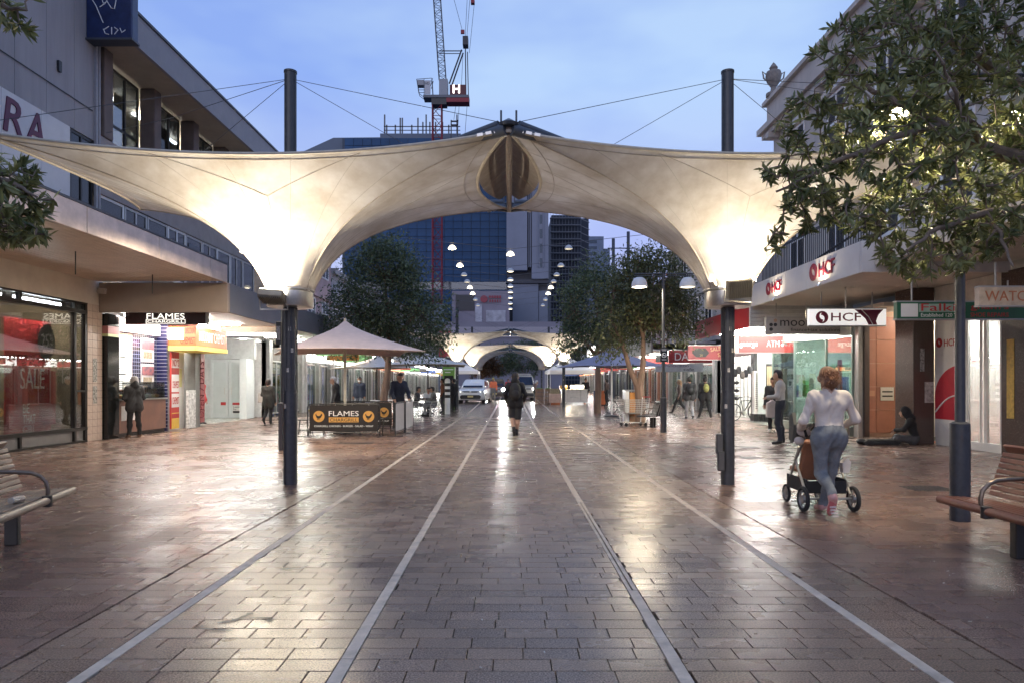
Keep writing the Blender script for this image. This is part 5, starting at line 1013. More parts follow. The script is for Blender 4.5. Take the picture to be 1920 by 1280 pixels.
lm_dark = leaf_mat('dark_evergreen_leaf', (.05, .075, .04), (.15, .19, .09)); lm_olive = leaf_mat('olive_leaf', (.055, .07, .03), (.16, .17, .07))
lm_fg = leaf_mat('glossy_lance_leaf', (.06, .085, .03), (.33, .34, .14), .42)
# left tree behind the umbrella
mid_tree('street_tree', 'dense dark green street tree behind the patio umbrella on the left', (PX(722, 27), 27, 0),
    [([(0, 0, 0), (-.05, 0, .9), (.1, 0, 1.8), (.15, 0, 2.6)], .17, .12), ([(.12, 0, 2.3), (-.5, .2, 3.3), (-1.1, .3, 4.2)], .1, .05), ([(.14, 0, 2.5), (.7, -.2, 3.5), (1.3, .1, 4.3)], .1, .05), ([(.15, 0, 2.6), (.1, .1, 4), (0, 0, 5.6)], .1, .04)],
    [(-.1, 0, 5.0, 1.75, 1.7, 2.1), (-1.2, .1, 3.9, 1.3, 1.3, 1.3), (1.3, 0, 3.9, 1.35, 1.4, 1.35), (.1, 0, 6.2, 1.2, 1.2, 1.2), (1.5, -.2, 2.9, .9, .9, .7), (-1.9, 0, 3.0, .7, .8, .5)], 540, 42, .15, lm_dark, bark, 3)
mid_tree('street_tree', 'olive green street tree with forked pale trunk beside the double lamp post', (PX(1200, 24.4), 24.4, 0),
    [([(0, 0, 0), (.02, 0, .7), (-.03, 0, 1.35)], .2, .17), ([(-.05, 0, 1.3), (-.35, .1, 2.0), (-.6, .2, 2.9)], .12, .07), ([(0, 0, 1.3), (.1, -.05, 2.2), (.12, 0, 3.4)], .13, .07), ([(-.6, .2, 2.9), (-1.0, .3, 3.8), (-.9, .3, 4.8)], .07, .03), ([(.12, 0, 3.3), (.6, 0, 4.1), (.9, .2, 5.0)], .07, .03), ([(.1, 0, 3.0), (-.1, -.3, 4.0), (.1, -.2, 5.4)], .06, .03)],
    [(.35, 0, 4.7, 1.55, 1.5, 1.5), (1.1, 0, 3.9, 1.1, 1.1, 1.0), (-.7, .1, 4.1, 1.0, 1.1, 1.2), (-.9, .2, 2.9, .6, .7, .7), (.5, .1, 5.6, 1.0, 1.0, .8), (-1.0, 0, 2.6, .35, .4, .3)], 380, 40, .145, lm_olive, bark, 5)
mid_tree('street_tree', 'dark street tree behind the grey umbrella on the right', (PX(1120, 34), 34, 0),
    [([(0, 0, 0), (.05, 0, 1.4), (0, 0, 2.8)], .18, .13), ([(0, 0, 2.7), (-.9, 0, 4), (-1.2, 0, 5)], .1, .04), ([(0, 0, 2.7), (.9, 0, 4), (1.0, 0, 5.2)], .1, .04), ([(0, 0, 2.8), (0, 0, 5.5)], .1, .04)],
    [(-.2, 0, 5.2, 1.7, 1.7, 2.0), (-.8, 0, 3.8, 1.2, 1.2, 1.1), (1.1, 0, 4.6, 1.5, 1.4, 1.6), (.2, 0, 6.9, 1.0, 1, .9), (-1.3, 0, 3.1, .7, .7, .6), (1.7, 0, 6.3, 1.2, 1.2, 1.1)], 450, 38, .165, lm_dark, bark, 9)
for px, D, s_, lb, sd in ((935, 92, 1.0, 'round dark tree closing the end of the mall, left one', 31), (985, 96, 1.15, 'round dark tree closing the end of the mall, right one', 32), (905, 84, .8, 'small autumn brown tree at the end of the mall', 33)):
    mid_tree('far_tree', lb, (PX(px, D), D, gz(D)), [([(0, 0, 0), (0, 0, 2)], .18, .12), ([(0, 0, 2), (.8, 0, 4)], .1, .05), ([(0, 0, 2), (-.8, 0, 4)], .1, .05)],
        [(0, 0, 4.4 * s_, 2.3 * s_, 2.2, 2.0 * s_), (1.0, 0, 3.4, 1.5, 1.5, 1.0), (-1.2, 0, 3.3, 1.4, 1.5, 1.0)], 220, 22, .3, lm_dark if sd != 33 else leaf_mat('autumn_leaf', (.06, .03, .012), (.16, .075, .02)), bark, sd, group='trees at the end of the mall')
# ---- foreground trees: long glossy leaves in rosettes
def near_tree(label, base, trunk, limbs, blobs, ntwig, seed, nsingle, keep=None, leaf=.125):
    rng = np.random.default_rng(seed); t = thing('broadleaf_tree', label, 'tree', base, group='lance leaved trees in the foreground'); b0 = Vector(base)
    L = lambda p: Vector(p) - b0
    m = MB()
    for pts, ra, rb in [trunk] + limbs:
        pts = [L(p) for p in pts]; k = len(pts); Q = []
        for i in range(k - 1):
            for j in range(4): Q.append(pts[i].lerp(pts[i + 1], j / 4) + Vector(rng.normal(size=3) * .012))
        Q.append(pts[-1]); q = len(Q); m.tube(Q, [ra + (rb - ra) * i / (q - 1) for i in range(q)], 9)
    tr = m.build('trunk', bark2, t, smooth=True)
    nodes = [np.array(Vector(p[i]).lerp(Vector(p[i + 1]), u)) for p, _, _ in limbs for i in range(len(p) - 1) for u in (.3, .65, 1)]
    C = crown_points(blobs, ntwig, rng, .25)
    if keep is not None: C = np.array([c for c in C if keep(c)])
    tw = MB(); TW = []; ND = np.array(nodes); allp = ND.copy()
    order_ = np.argsort([np.min(np.linalg.norm(ND - c, axis=1)) for c in C])
    for i in order_:
        c = C[i]; j = np.argmin(np.linalg.norm(allp - c, axis=1)); a = allp[j]; mid = (a + c) / 2 + rng.normal(size=3) * .04 + np.array([0, 0, -.02])
        tw.tube([L(a), L(mid), L(c)], [.010, .007, .0045], 4); allp = np.vstack([allp, mid[None], c[None]]); TW.append((c, (c - mid) / (np.linalg.norm(c - mid) + 1e-6)))
    tw.build('twigs', bark2, tr)
    pos, dirs, sz, tn = [], [], [], []
    for c, d in TW:
        k = rng.integers(12, 22); ct = rng.normal(.38, .17)
        for q in range(k):
            v = rng.normal(size=3); v -= v.dot(d) * d * .3; v /= np.linalg.norm(v) + 1e-9; dd = v * .9 + d * .7 + np.array([0, 0, -.22]); s0 = rng.uniform(.65, 1.2) * leaf
            pos.append(c - d * rng.uniform(0, .09)); dirs.append(dd); sz.append(s0); tn.append(np.clip(ct + rng.normal(0, .16), 0, 1))
    pos, dirs, sz, tn = map(np.array, (pos, dirs, sz, tn))
    px = VPX + pos[:, 0] / pos[:, 1] * FPX; py = HOR - (pos[:, 2] - EYE) / pos[:, 1] * FPX; vis = (px > 5) & (px < 1915) & (py > 5) & (py < 900)
    score = np.where(vis, sz / pos[:, 1], 0); top = np.argsort(-score)[:nsingle]; mask = np.ones(len(pos), bool); mask[top] = False
    cr_ = leaves_mesh('crown', pos[mask] - np.array(b0), dirs[mask], sz[mask], lm_fg, t, rng, tn[mask], True)
    Fm = frames(dirs[top], rng); datas = []
    for q in range(6):
        me = bpy.data.meshes.new('leaf'); me.from_pydata([tuple(v) for v in LEAF_V * (1 + .05 * q, 1, 1)], [], [tuple(f) for f in LEAF_T]); me.materials.append(lm_fg); at = me.attributes.new('tone', 'FLOAT', 'POINT'); at.data.foreach_set('value', [.12 + .12 * q] * 8); datas.append(me)
    for i, k in enumerate(top):
        o = link('leaf', datas[int(min(5, tn[k] * 6))], cr_); mt = Matrix(Fm[i].tolist()).to_4x4(); o.matrix_basis = Matrix.Translation(Vector(pos[k]) - b0) @ mt @ Matrix.Scale(float(sz[k]), 4)
    return t
def pp(px, py, D): return (PX(px, D), D, PZ(py, D))
def keepR(c):
    px = VPX + c[0] / c[1] * FPX; py = HOR - (c[2] - EYE) / c[1] * FPX
    if px < 1400: return False
    lo = np.interp(px, [1400, 1440, 1480, 1560, 1620, 1700, 1760, 1920], [470, 480, 450, 425, 440, 520, 530, 450])
    hi = np.interp(px, [1390, 1440, 1450, 1500, 1520, 1560, 1620, 1920], [250, 270, 215, 160, 110, 25, -40, -200])
    return hi < py < lo
near_tree('big leafy tree overhanging from the right edge of the picture', (6.6, 7.0, 0), ([(6.6, 7.0, 0), (6.55, 7.0, 1.2), (6.5, 6.95, 2.3), (6.3, 6.9, 3.1)], .17, .13),
    [([(6.3, 6.9, 3.1), pp(1930, 300, 6.6), pp(1840, 275, 6.5), pp(1760, 235, 6.4), pp(1700, 200, 6.3), pp(1620, 160, 6.3)], .09, .02), ([pp(1760, 235, 6.4), pp(1700, 250, 6.2), pp(1600, 290, 6.2), pp(1520, 330, 6.3), pp(1455, 360, 6.3)], .035, .01),
     ([(6.3, 6.9, 3.1), (5.8, 6.6, 3.3), pp(1850, 395, 6.2), pp(1760, 430, 6.1), pp(1700, 470, 6.0)], .05, .012), ([(6.3, 6.9, 3.1), (6.0, 7.2, 4.2), pp(1800, 90, 7.0), pp(1700, 40, 6.9), pp(1600, 60, 6.9)], .08, .015), ([(6.0, 7.2, 4.2), (5.6, 7.4, 5.0), (5.0, 7.3, 5.7)], .05, .015), ([pp(1840, 275, 6.5), pp(1800, 190, 6.0), pp(1770, 120, 5.8)], .03, .01), ([pp(1850, 395, 6.2), pp(1880, 450, 5.9), pp(1900, 500, 5.8)], .02, .008)],
    [(4.55, 6.6, 4.0, 1.15, 1.1, 1.1), (3.62, 6.45, 4.0, .38, .28, .36), (4.95, 6.45, 4.02, .42, .28, .38), (3.62, 6.45, 4.0, .3, .28, .3), (4.95, 6.45, 4.02, .32, .28, .3), (4.3, 6.2, 2.6, .8, .6, .5), (3.4, 6.4, 3.4, 1.0, .9, .9), (5.2, 6.8, 5.0, 1.5, 1.2, 1.3), (4.0, 6.5, 2.95, 1.2, .8, .75), (5.0, 6.1, 3.0, .9, .8, .7), (3.3, 6.6, 4.3, .9, .9, .8), (2.9, 6.3, 3.0, .5, .6, .6)], 1500, 41, 300, keepR, .11)
def keepL(c):
    px = VPX + c[0] / c[1] * FPX; py = HOR - (c[2] - EYE) / c[1] * FPX
    if px > 95: return False
    return (py < 65 and px < 75) or (130 < py < 195 and px < 8) or (np.interp(px, [-200, 0, 30, 60, 95], [190, 215, 255, 290, 380]) < py < np.interp(px, [-200, 0, 50, 95], [480, 450, 455, 440]))
near_tree('leafy branch tips of a tree poking in at the left edge', (-6.9, 6.2, 0), ([(-6.9, 6.2, 0), (-6.85, 6.2, 1.4), (-6.8, 6.2, 2.6), (-6.5, 6.2, 3.3)], .16, .12),
    [([(-6.5, 6.2, 3.3), pp(-180, 330, 6.1), pp(-60, 330, 6.1), pp(20, 340, 6.0), pp(70, 370, 6.0)], .06, .01), ([pp(-60, 330, 6.1), pp(-10, 400, 6.0), pp(50, 420, 6.0)], .02, .006), ([(-6.5, 6.2, 3.3), (-6.2, 6.2, 4.2), pp(-120, 40, 6.1), pp(0, 15, 6.0), pp(50, 20, 6.0)], .06, .01), ([(-6.5, 6.2, 3.3), (-6.9, 6.5, 4.3), (-7.0, 6.6, 5.2)], .07, .02)],
    [(-4.8, 6.1, 3.0, .9, .7, .6), (-4.6, 6.0, 4.75, .6, .6, .4), (-6.4, 6.2, 4.2, 1.3, 1.2, 1.4), (-4.5, 6.0, 2.95, .35, .4, .4), (-4.4, 6.0, 2.85, .3, .3, .35)], 1100, 52, 120, keepL)
# ================================================================== street furniture
# ---- lamp posts with two dome heads
def lamp_post(label, x, y, lit=(2, 1), pw=110):
    t = thing('lamp_post', label, 'lamp post', (x, y, 0), group='double armed lamp posts')
    MB().cyl((0, 0, 0), (0, 0, 1.03), .097, n=18).cyl((0, 0, 1.03), (0, 0, 1.05), .1, .06, 18).build('sleeve', darkpole, t, smooth=True)
    MB().cyl((0, 0, 1.04), (0, 0, 4.75), .05, .045, 14).build('pole', darkpole, t, smooth=True)
    MB().cyl((-.86, 0, 4.72), (.86, 0, 4.72), .022, n=8).cyl((-.86, 0, 4.66), (.86, 0, 4.66), .014, n=8).build('cross_arm', darkpole, t)
    for s_, l_ in ((-1, lit[0]), (1, lit[1])):
        h = MB().lathe([(.02, .3), (.10, .29), (.17, .24), (.225, .14), (.24, .02), (.24, 0), (.225, 0), (.2, .12), (.1, .22)], 18, (s_ * .72, 0, 4.32)).build('dome_head', M('pale_dome', (.66, .66, .66), .4), t, smooth=True)
        MB().lathe([(0, -.03), (.12, -.02), (.21, .01), (.21, .03)], 16, (s_ * .72, 0, 4.33)).build('bulb_disc', E('dome_bulb_%d' % l_, (1, .86, .6), (.5, 5, 18)[l_]), h); MB().cyl((s_ * .72, 0, 4.6), (s_ * .72, 0, 4.7), .02, n=8).build('stem', darkpole, h)
        if l_ == 2: area('lamp_bulb', (s_ * .72, 0, 4.28), (.3, .3), pw, (1, .84, .6), (0, 0, 0), t)
    return t
lamp_post('double dome lamp post with black no smoking plate beside the tree', PX(1244, 20.4), 20.4)
lamp_post('lamp post hidden behind the left canopy mast', PX(531, 15), 15, (2, 2), 90); lamp_post('lamp post with thick dark sleeve next to the wooden bench on the right', PX(1800, 7.25), 7.25, (2, 2), 55)
t = thing('no_smoking_sign', 'small black no smoking plate on the double lamp post', 'sign', (PX(1244, 20.4), 20.33, 2.1)); MB().box(-.11, .11, -.01, .01, 0, .42).build('plate', blk, t); MB().tube([(.065 * math.cos(a * .5236), -.014, .2 + .065 * math.sin(a * .5236)) for a in range(12)], .008, 5, closed=True).build('ring', txt_w, t); MB().bar((-.045, -.014, .245), (.045, -.014, .155), .012).box(-.05, .05, -.016, -.011, .19, .205).box(-.08, .08, -.014, -.011, .36, .375).box(-.06, .06, -.014, -.011, .33, .342).box(-.07, .07, -.014, -.011, .06, .075).build('bar', txt_w, t)
t = thing('sign_plate', 'dark box sign strapped to the lamp post behind the left mast', 'sign', (PX(526, 15), 14.92, 2.3)); MB().box(-.07, .05, -.03, .03, 0, .5).build('plate', blackm, t, bevel=.01); MB().box(-.05, .03, -.034, -.031, .1, .4).build('print', M('grey_print', (.25, .25, .25), .5, 0, .6, 30), t)
for px, py0, py1, D, lb in ((1349, 812, 850, 9.75, 'grey cable box low on the right canopy mast'), (1352, 845, 882, 9.7, 'lower grey junction box on the right canopy mast'), (527, 755, 842, 14.9, 'flat black cover on the foot of the hidden lamp post')):
    t = thing('junction_box', lb, 'box', (PX(px, D), D, PZ(py1, D))); MB().box(-.05, .04, -.04, .04, 0, PZ(py0, D) - PZ(py1, D)).build('case', darkpole, t, bevel=.01); MB().box(-.04, .03, -.045, -.041, .02, PZ(py0, D) - PZ(py1, D) - .02).build('cover', M('grey_box_cover', (.07, .07, .075), .5), t)
# ---- scraps on the paving
rl2 = np.random.default_rng(12); lt_ = MB()
for q in range(150):
    D = 3.4 + rl2.random() ** 1.5 * 14; x = rl2.uniform(-.72, .72) * D; a = rl2.uniform(0, 3.1); s1, s2 = rl2.uniform(.006, .022), rl2.uniform(.003, .009); lt_.obox((x, D, .007), (s1, s2, .003), (rl2.normal() * .2, rl2.normal() * .2, a), int(rl2.random() > .55))
o = lt_.build('litter', [M('pale_scrap', (.55, .52, .47), .7), M('brown_leaf_scrap', (.13, .075, .04), .8)]); o['kind'] = 'stuff'; tag(o, 'small paper scraps, butts and dry leaves scattered over the paving', 'litter')
# ---- benches
slat_red = M('oiled_jarrah_slat', (.17, .062, .036), .35, 0, .3, 5, .15, 80, streak=False); slat_grey = M('weathered_slat', (.27, .20, .14), .45, 0, .3, 5, .15, 80); bench_metal = M('bench_iron', (.03, .028, .027), .4, .3, .2)
arm_m = M('bronze_arm', (.18, .14, .11), .3, .7, .2)
def bench(label, loc, rz, sm, L=2.4, group='slatted benches'):
    t = thing('bench', label, 'bench', loc, rz, group)
    MB().tube([(0, .03, .39), (L, .03, .39)], .036, 12).build('front_rail', sm, t, smooth=True)
    s0 = None
    for i in range(5):
        o = MB().box(0, L, -.033, .033, -.014, .014).build('seat_slat', sm, t, bevel=.006) if s0 is None else s0.copy()
        if s0 is not None: COL.objects.link(o)
        s0 = s0 or o; o.location = (0, .115 + i * .075, .405 - .004 * i); o.rotation_euler = (R(-3), 0, 0)
    b0 = None
    for i in range(8):
        z = .455 + i * .05; y = .47 + (z - .455) * .34
        o = MB().box(0, L - .08, -.012, .012, -.0195, .0195).build('back_slat', sm, t, bevel=.005) if b0 is None else b0.copy()
        if b0 is not None: COL.objects.link(o)
        b0 = b0 or o; o.location = (.04, y, z); o.rotation_euler = (R(-18), 0, 0)
    MB().obox((L / 2, .615, .862), (L - .08, .08, .028), (R(-50), 0, 0)).build('top_slat', sm, t, bevel=.006)
    for x in (.62, L - .62):
        MB().box(x - .04, x + .04, .25, .36, 0, .33).build('leg', bench_metal, t, bevel=.01)
        MB().prismx([(.0, .33), (.5, .37), (.64, .84), (.61, .85), (.47, .39), (.0, .365)], x - .03, x + .03).build('frame', bench_metal, t); MB().tube([(x - .0, .03, .34), (x, .03, .43)], .042, 10).build('clamp', bench_metal, t)
    for x in (.5, L - .5): MB().tube([(x, .07, .40), (x, .065, .47), (x, .08, .54), (x, .13, .60), (x, .20, .63), (x, .30, .64), (x, .54, .65)], .019, 9).build('arm', arm_m, t, smooth=True)
    return t
bench('reddish wooden slat bench at the right edge beside the lamp post', (3.93, 6.3, 0), -90, slat_red); bench('weathered wooden slat bench at the left edge', (-3.76, 4.5, 0), 104, slat_grey)
t = thing('drink_can', 'crushed silver drink can lying on the left bench', 'can', (-4.28, 5.9, .45)); MB().cyl((0, -.05, 0), (.02, .06, 0), .032, n=14).build('can_body', M('silver_can', (.6, .6, .6), .25, .9), t, smooth=True); MB().cyl((.0, -.052, 0), (0, -.056, 0), .026, n=14).build('can_end', steel, t)
bench('dark slatted bench facing left beside the forked tree', (PX(1218, 24), 23.7, 0), -120, M('dark_slat', (.035, .032, .03), .4), 1.5); bench('pale slatted bench end behind the shopping trolley', (PX(1188, 23.6), 24.6, 0), 30, M('grey_slat', (.3, .28, .26), .45), 1.3)
# ---- patio umbrellas
canvas = M('mauve_grey_canvas', (.6, .48, .44), .8, 0, .1, 3, .2, 60); canvas2 = M('pale_canvas', (.6, .56, .53), .8, 0, .08, 3)
def umbrella(label, loc, rz, hw, zr, zp, cm, polem):
    t = thing('patio_umbrella', label, 'umbrella', loc, rz, 'square patio umbrellas'); n, K = 4, 9; V = []; F = []; S_ = 32
    for k in range(K + 1):
        s_ = k / K; r = hw * math.sqrt(2) * s_
        for i in range(S_):
            a = 2 * math.pi * i / S_ + math.pi / 4; q = (i % 8) / 8; sq = math.cos(math.pi / 4) / math.cos(abs(((a - math.pi / 4) % (math.pi / 2)) - math.pi / 4)); sag = 1 - .08 * math.sin(math.pi * q) * s_
            V.append((r * sq * sag * math.cos(a), r * sq * sag * math.sin(a), zp - (zp - zr) * (s_ ** .72) + .05 * math.sin(math.pi * q) * s_ - .02))
    for k in range(K):
        for i in range(S_): F.append((k * S_ + i, (k + 1) * S_ + i, (k + 1) * S_ + (i + 1) % S_, k * S_ + (i + 1) % S_))
    cn = MB().add(V, F).build('canopy', cm, t, smooth=True); MB().tube(V[K * S_:], .012, 6, closed=True).build('edge_hem', cm, cn)
    MB().cyl((0, 0, 0), (0, 0, zp + .03), .04, n=12).build('pole', polem, t, smooth=True); MB().lathe([(0, 0), (.3, 0), (.3, .06), (.06, .1)], 20).build('base', blackm, t, smooth=True); rb = MB()
    for i in range(4): a = math.pi / 4 + i * math.pi / 2; rb.tube([(hw * 1.38 * u * math.cos(a), hw * 1.38 * u * math.sin(a), zp - (zp - zr) * u ** .72 - .045) for u in (.02, .15, .35, .6, .8, 1)], .01, 5)
    for i in range(4): a = math.pi / 4 + i * math.pi / 2; rb.tube([(0, 0, zr + .1), (hw * .7 * math.cos(a), hw * .7 * math.sin(a), zr + .42)], .01, 5)
    rb.build('ribs', steel, t); return t
ivory = M('ivory_pole', (.6, .55, .45), .5)
umbrella('mauve grey square umbrella above the black chicken shop barrier', (PX(647, 20.6), 20.6, 0), 20, 2.0, 2.4, 3.38, canvas, ivory)
umbrella('blue grey umbrella on a white pole right of the market stall', (PX(1147, 30), 30, 0), 30, 1.75, 2.2, 3.1, M('blue_grey_canvas', (.25, .26, .36), .8, 0, .1, 3), whitep)
umbrella('pale umbrella over the seated diners near the green kiosk', (PX(800, 33), 33.5, 0), 10, 2.0, 2.35, 3.0, canvas2, blackm); umbrella('second pale umbrella behind the left street tree', (PX(700, 36), 37, 0), 40, 1.9, 2.3, 3.0, canvas2, blackm)
t = thing('round_sign', 'round glowing white hanging sign behind the right trees', 'sign', (PX(1115, 44), 44, 3.0)); MB().cyl((0, -.08, .4), (0, .08, .4), .5, n=24).build('disc', E('round_sign_glow', (1, .98, .9), 2.2), t); MB().tube([(-.15, -.1, .3), (-.15, -.1, .55), (.0, -.1, .4), (.14, -.1, .55), (.14, -.1, .3)], .03, 5).build('mark', blk, t); MB().cyl((0, 0, .9), (0, 0, 1.5), .02, n=6).build('hanger', blackm, t)
# ---- cafe barriers
ban_m = M('black_banner', (.018, .014, .012), .55, 0, .2, 4); amber = M('amber_print', (.62, .33, .08), .5, 0, .05); grey_back = M('banner_back_grey', (.42, .40, .40), .6, 0, .1, 3)
hen = [(.0, .62), (.08, .78), (.2, .82), (.16, .70), (.24, .60), (.40, .52), (.58, .52), (.72, .62), (.82, .80), (.94, .78), (.98, .66), (.9, .5), (.8, .32), (.66, .2), (.56, .15), (.56, .05), (.66, .0), (.46, .0), (.5, .15), (.38, .17), (.38, .04), (.46, .0), (.28, .0), (.33, .17), (.2, .28), (.12, .44), (.1, .58)]
def barrier(label, loc, rz, L, H=.9, printed=True, back=False, emblem_only=False):
    t = thing('cafe_barrier', label, 'barrier', loc, rz, 'cafe barriers round the chicken shop tables')
    r = .08; fr = [(0, 0, 0), (0, 0, H - r), (.03, 0, H - .02), (r, 0, H), (L - r, 0, H), (L - .03, 0, H - .02), (L, 0, H - r), (L, 0, 0)]
    MB().tube(fr, .018, 8).tube([(0, 0, .12), (L, 0, .12)], .014, 6).build('frame', blackm, t, smooth=True)
    MB().box(-.03, .03, -.22, .22, 0, .02).box(L - .03, L + .03, -.22, .22, 0, .02).build('foot', blackm, t)
    b = MB().box(.05, L - .05, -.006, .006, .15, H - .03).build('banner', grey_back if back else ban_m, t)
    for i in range(4): MB().tube([(.3 + i * (L - .6) / 3, 0, H - .035), (.3 + i * (L - .6) / 3, 0, H)], .006, 4).build('cable_tie', txt_w, b)
    if printed:
        xs = (L * .155, L * .845) if not emblem_only else (L * .845, L * .155)
        for x in xs:
            MB().cyl((x, -.007, .56), (x, -.010, .56), .155, n=24).build('disc', amber, b); MB().prism([(x - .1 + .2 * u, .47 + .2 * v) for u, v in hen], -.0145, -.0105).build('hen', ban_m, b)
        text('FLAMES', .82, .14, txt_w, b, (L / 2 - .41, -.008, .57), bold=.02); MB().box(L / 2 - .41, L / 2 + .41, -.009, -.0065, .40, .535).build('amber_bar', amber, b); text('CHARGRILL', .76, .09, ban_m, b, (L / 2 - .38, -.012, .42), bold=.005); text('CHARGRILL CHICKEN - BURGER - SALAD - WRAP', 1.62, .052, txt_w, b, (L / 2 - .81, -.008, .27), bold=.01)
    return t
barrier('black chicken shop barrier facing the camera with FLAMES CHARGRILL print', (PX(577, 18.75), 18.75, 0), 0, 1.98); barrier('second black chicken barrier behind the front one below the umbrella', (PX(624, 21.4), 21.4, 0), 0, 1.9, .9)
barrier('near grey backed side barrier at the right end of the chicken shop seating', (PX(741, 18.8), 18.8, 0), 88, 1.3, .93, False, True); barrier('far grey backed side barrier behind the near one', (PX(760, 20.2), 20.2, 0), 88, 1.3, .93, False, True)
def stool(label, loc, rz, mat, s=.45):
    t = thing('cafe_stool', label, 'stool', loc, rz, 'black cafe stools'); MB().box(-.16, .16, -.16, .16, s - .02, s + .01).build('seat', mat, t, bevel=.02)
    for a in (-1, 1):
        for b in (-1, 1): MB().bar((a * .14, b * .14, s - .02), (a * .21, b * .21, 0), .03, .012).build('leg', mat, t)
    MB().tube([(-.185, -.185, .15), (.185, -.185, .15), (.185, .185, .15), (-.185, .185, .15)], .008, 5, closed=True).build('ring', mat, t); return t
for i, (px, D, lb) in enumerate(((569, 19.2, 'black stool sticking out left of the chicken barrier'), (594, 19.5, 'black stool hidden behind the left end of the chicken barrier'), (660, 19.5, 'black stool behind the middle of the chicken barrier'), (725, 19.9, 'black stool seen through the gap right of the chicken barrier'))): stool(lb, (PX(px, D), D, 0), 10 * i, blackm)
def cafe_table(label, loc, h=.74, top=None):
    t = thing('cafe_table', label, 'table', loc, 0, 'cafe tables'); MB().lathe([(0, h), (.35, h), (.35, h - .025), (0, h - .025)], 22).build('table_top', top or steel, t); MB().cyl((0, 0, .03), (0, 0, h - .025), .03, n=10).build('stem', blackm, t); MB().box(-.3, .3, -.03, .03, 0, .03).box(-.03, .03, -.3, .3, .001, .031).build('base', blackm, t); return t
def cafe_chair(label, loc, rz):
    t = thing('cafe_chair', label, 'chair', loc, rz, 'metal cafe chairs'); MB().box(-.2, .2, -.2, .2, .44, .46).build('seat', steel, t, bevel=.01)
    for a in (-1, 1): MB().tube([(a * .19, -.19, 0), (a * .18, -.18, .44), (a * .18, -.2, .62), (a * .19, -.24, .84)], .012, 6).build('leg', steel, t); MB().tube([(a * .2, .2, 0), (a * .18, .18, .44), (a * .2, .1, .65), (a * .19, -.2, .66)], .012, 6).build('leg', steel, t)
    MB().box(-.19, .19, -.25, -.235, .58, .84).build('backrest', M('dark_weave', (.06, .055, .05), .7), t); return t
cafe_table('round metal cafe table between the two seated diners', (PX(797, 31), 31, 0)); cafe_table('white topped cafe table left of the tree trunk', (PX(705, 29), 29.5, 0), .74, whitep); cafe_table('white topped cafe table right of the tree trunk', (PX(735, 30), 30.5, 0), .74, whitep); cafe_table('black table behind the chicken barrier', (PX(640, 19.6), 19.9, 0), .72, blackm)
cafe_chair('metal chair under the diner facing right', (PX(780, 31), 31, 0), -90); cafe_chair('metal chair under the diner facing left', (PX(815, 30.8), 30.8, 0), 90); cafe_chair('empty metal chair left of the tree trunk table', (PX(690, 29), 29.2, 0), -60)
# ---- bollard, kiosk, bin, orange bins
t = thing('striped_bollard', 'tall white bollard with black bands near the seated diners', 'bollard', (PX(839, 33), 33, 0)); MB().lathe([(0, 0), (.13, 0), (.13, 1.62), (.1, 1.7), (0, 1.73)], 18).build('post', whitep, t, smooth=True)
for z in (.78, 1.06, 1.34): MB().lathe([(.132, z), (.134, z), (.134, z + .15), (.132, z + .15)], 18).build('band', blk, t)
t = thing('advertising_kiosk', 'narrow green telephone kiosk behind the striped bollard', 'kiosk', (PX(842, 37), 37, 0)); gk = M('kiosk_green', (.16, .32, .06), .45, emit=(.3, .6, .1), estr=.02); MB().box(-.32, .32, -.25, .25, 1.9, 2.5).build('header', gk, t); MB().box(-.32, -.25, -.25, .25, 0, 1.9).box(.25, .32, -.25, .25, 0, 1.9).build('frame', gk, t); MB().box(-.25, .25, -.2, .2, 0, 1.9).build('body', blackm, t); MB().box(-.25, .25, -.262, -.25, 2.2, 2.25).box(-.2, .1, -.262, -.25, 2.05, 2.1).build('print', txt_w, t)
t = thing('litter_bin_hutch', 'white and orange bin enclosure at the foot of the forked tree', 'bin', (PX(1188, 25), 25.2, 0)); MB().box(-.32, .32, -.3, .3, 1.18, 1.24).build('roof', gframe, t); MB().box(-.32, -.18, -.3, .3, .05, 1.18).build('side_panel', whitep, t); MB().box(-.15, .3, -.28, .3, .3, 1.14).build('front_panel', M('orange_panel', (.55, .24, .06), .5), t); MB().box(-.15, .3, -.27, .3, .05, .29).build('door', M('bin_door', (.2, .12, .07), .5), t)
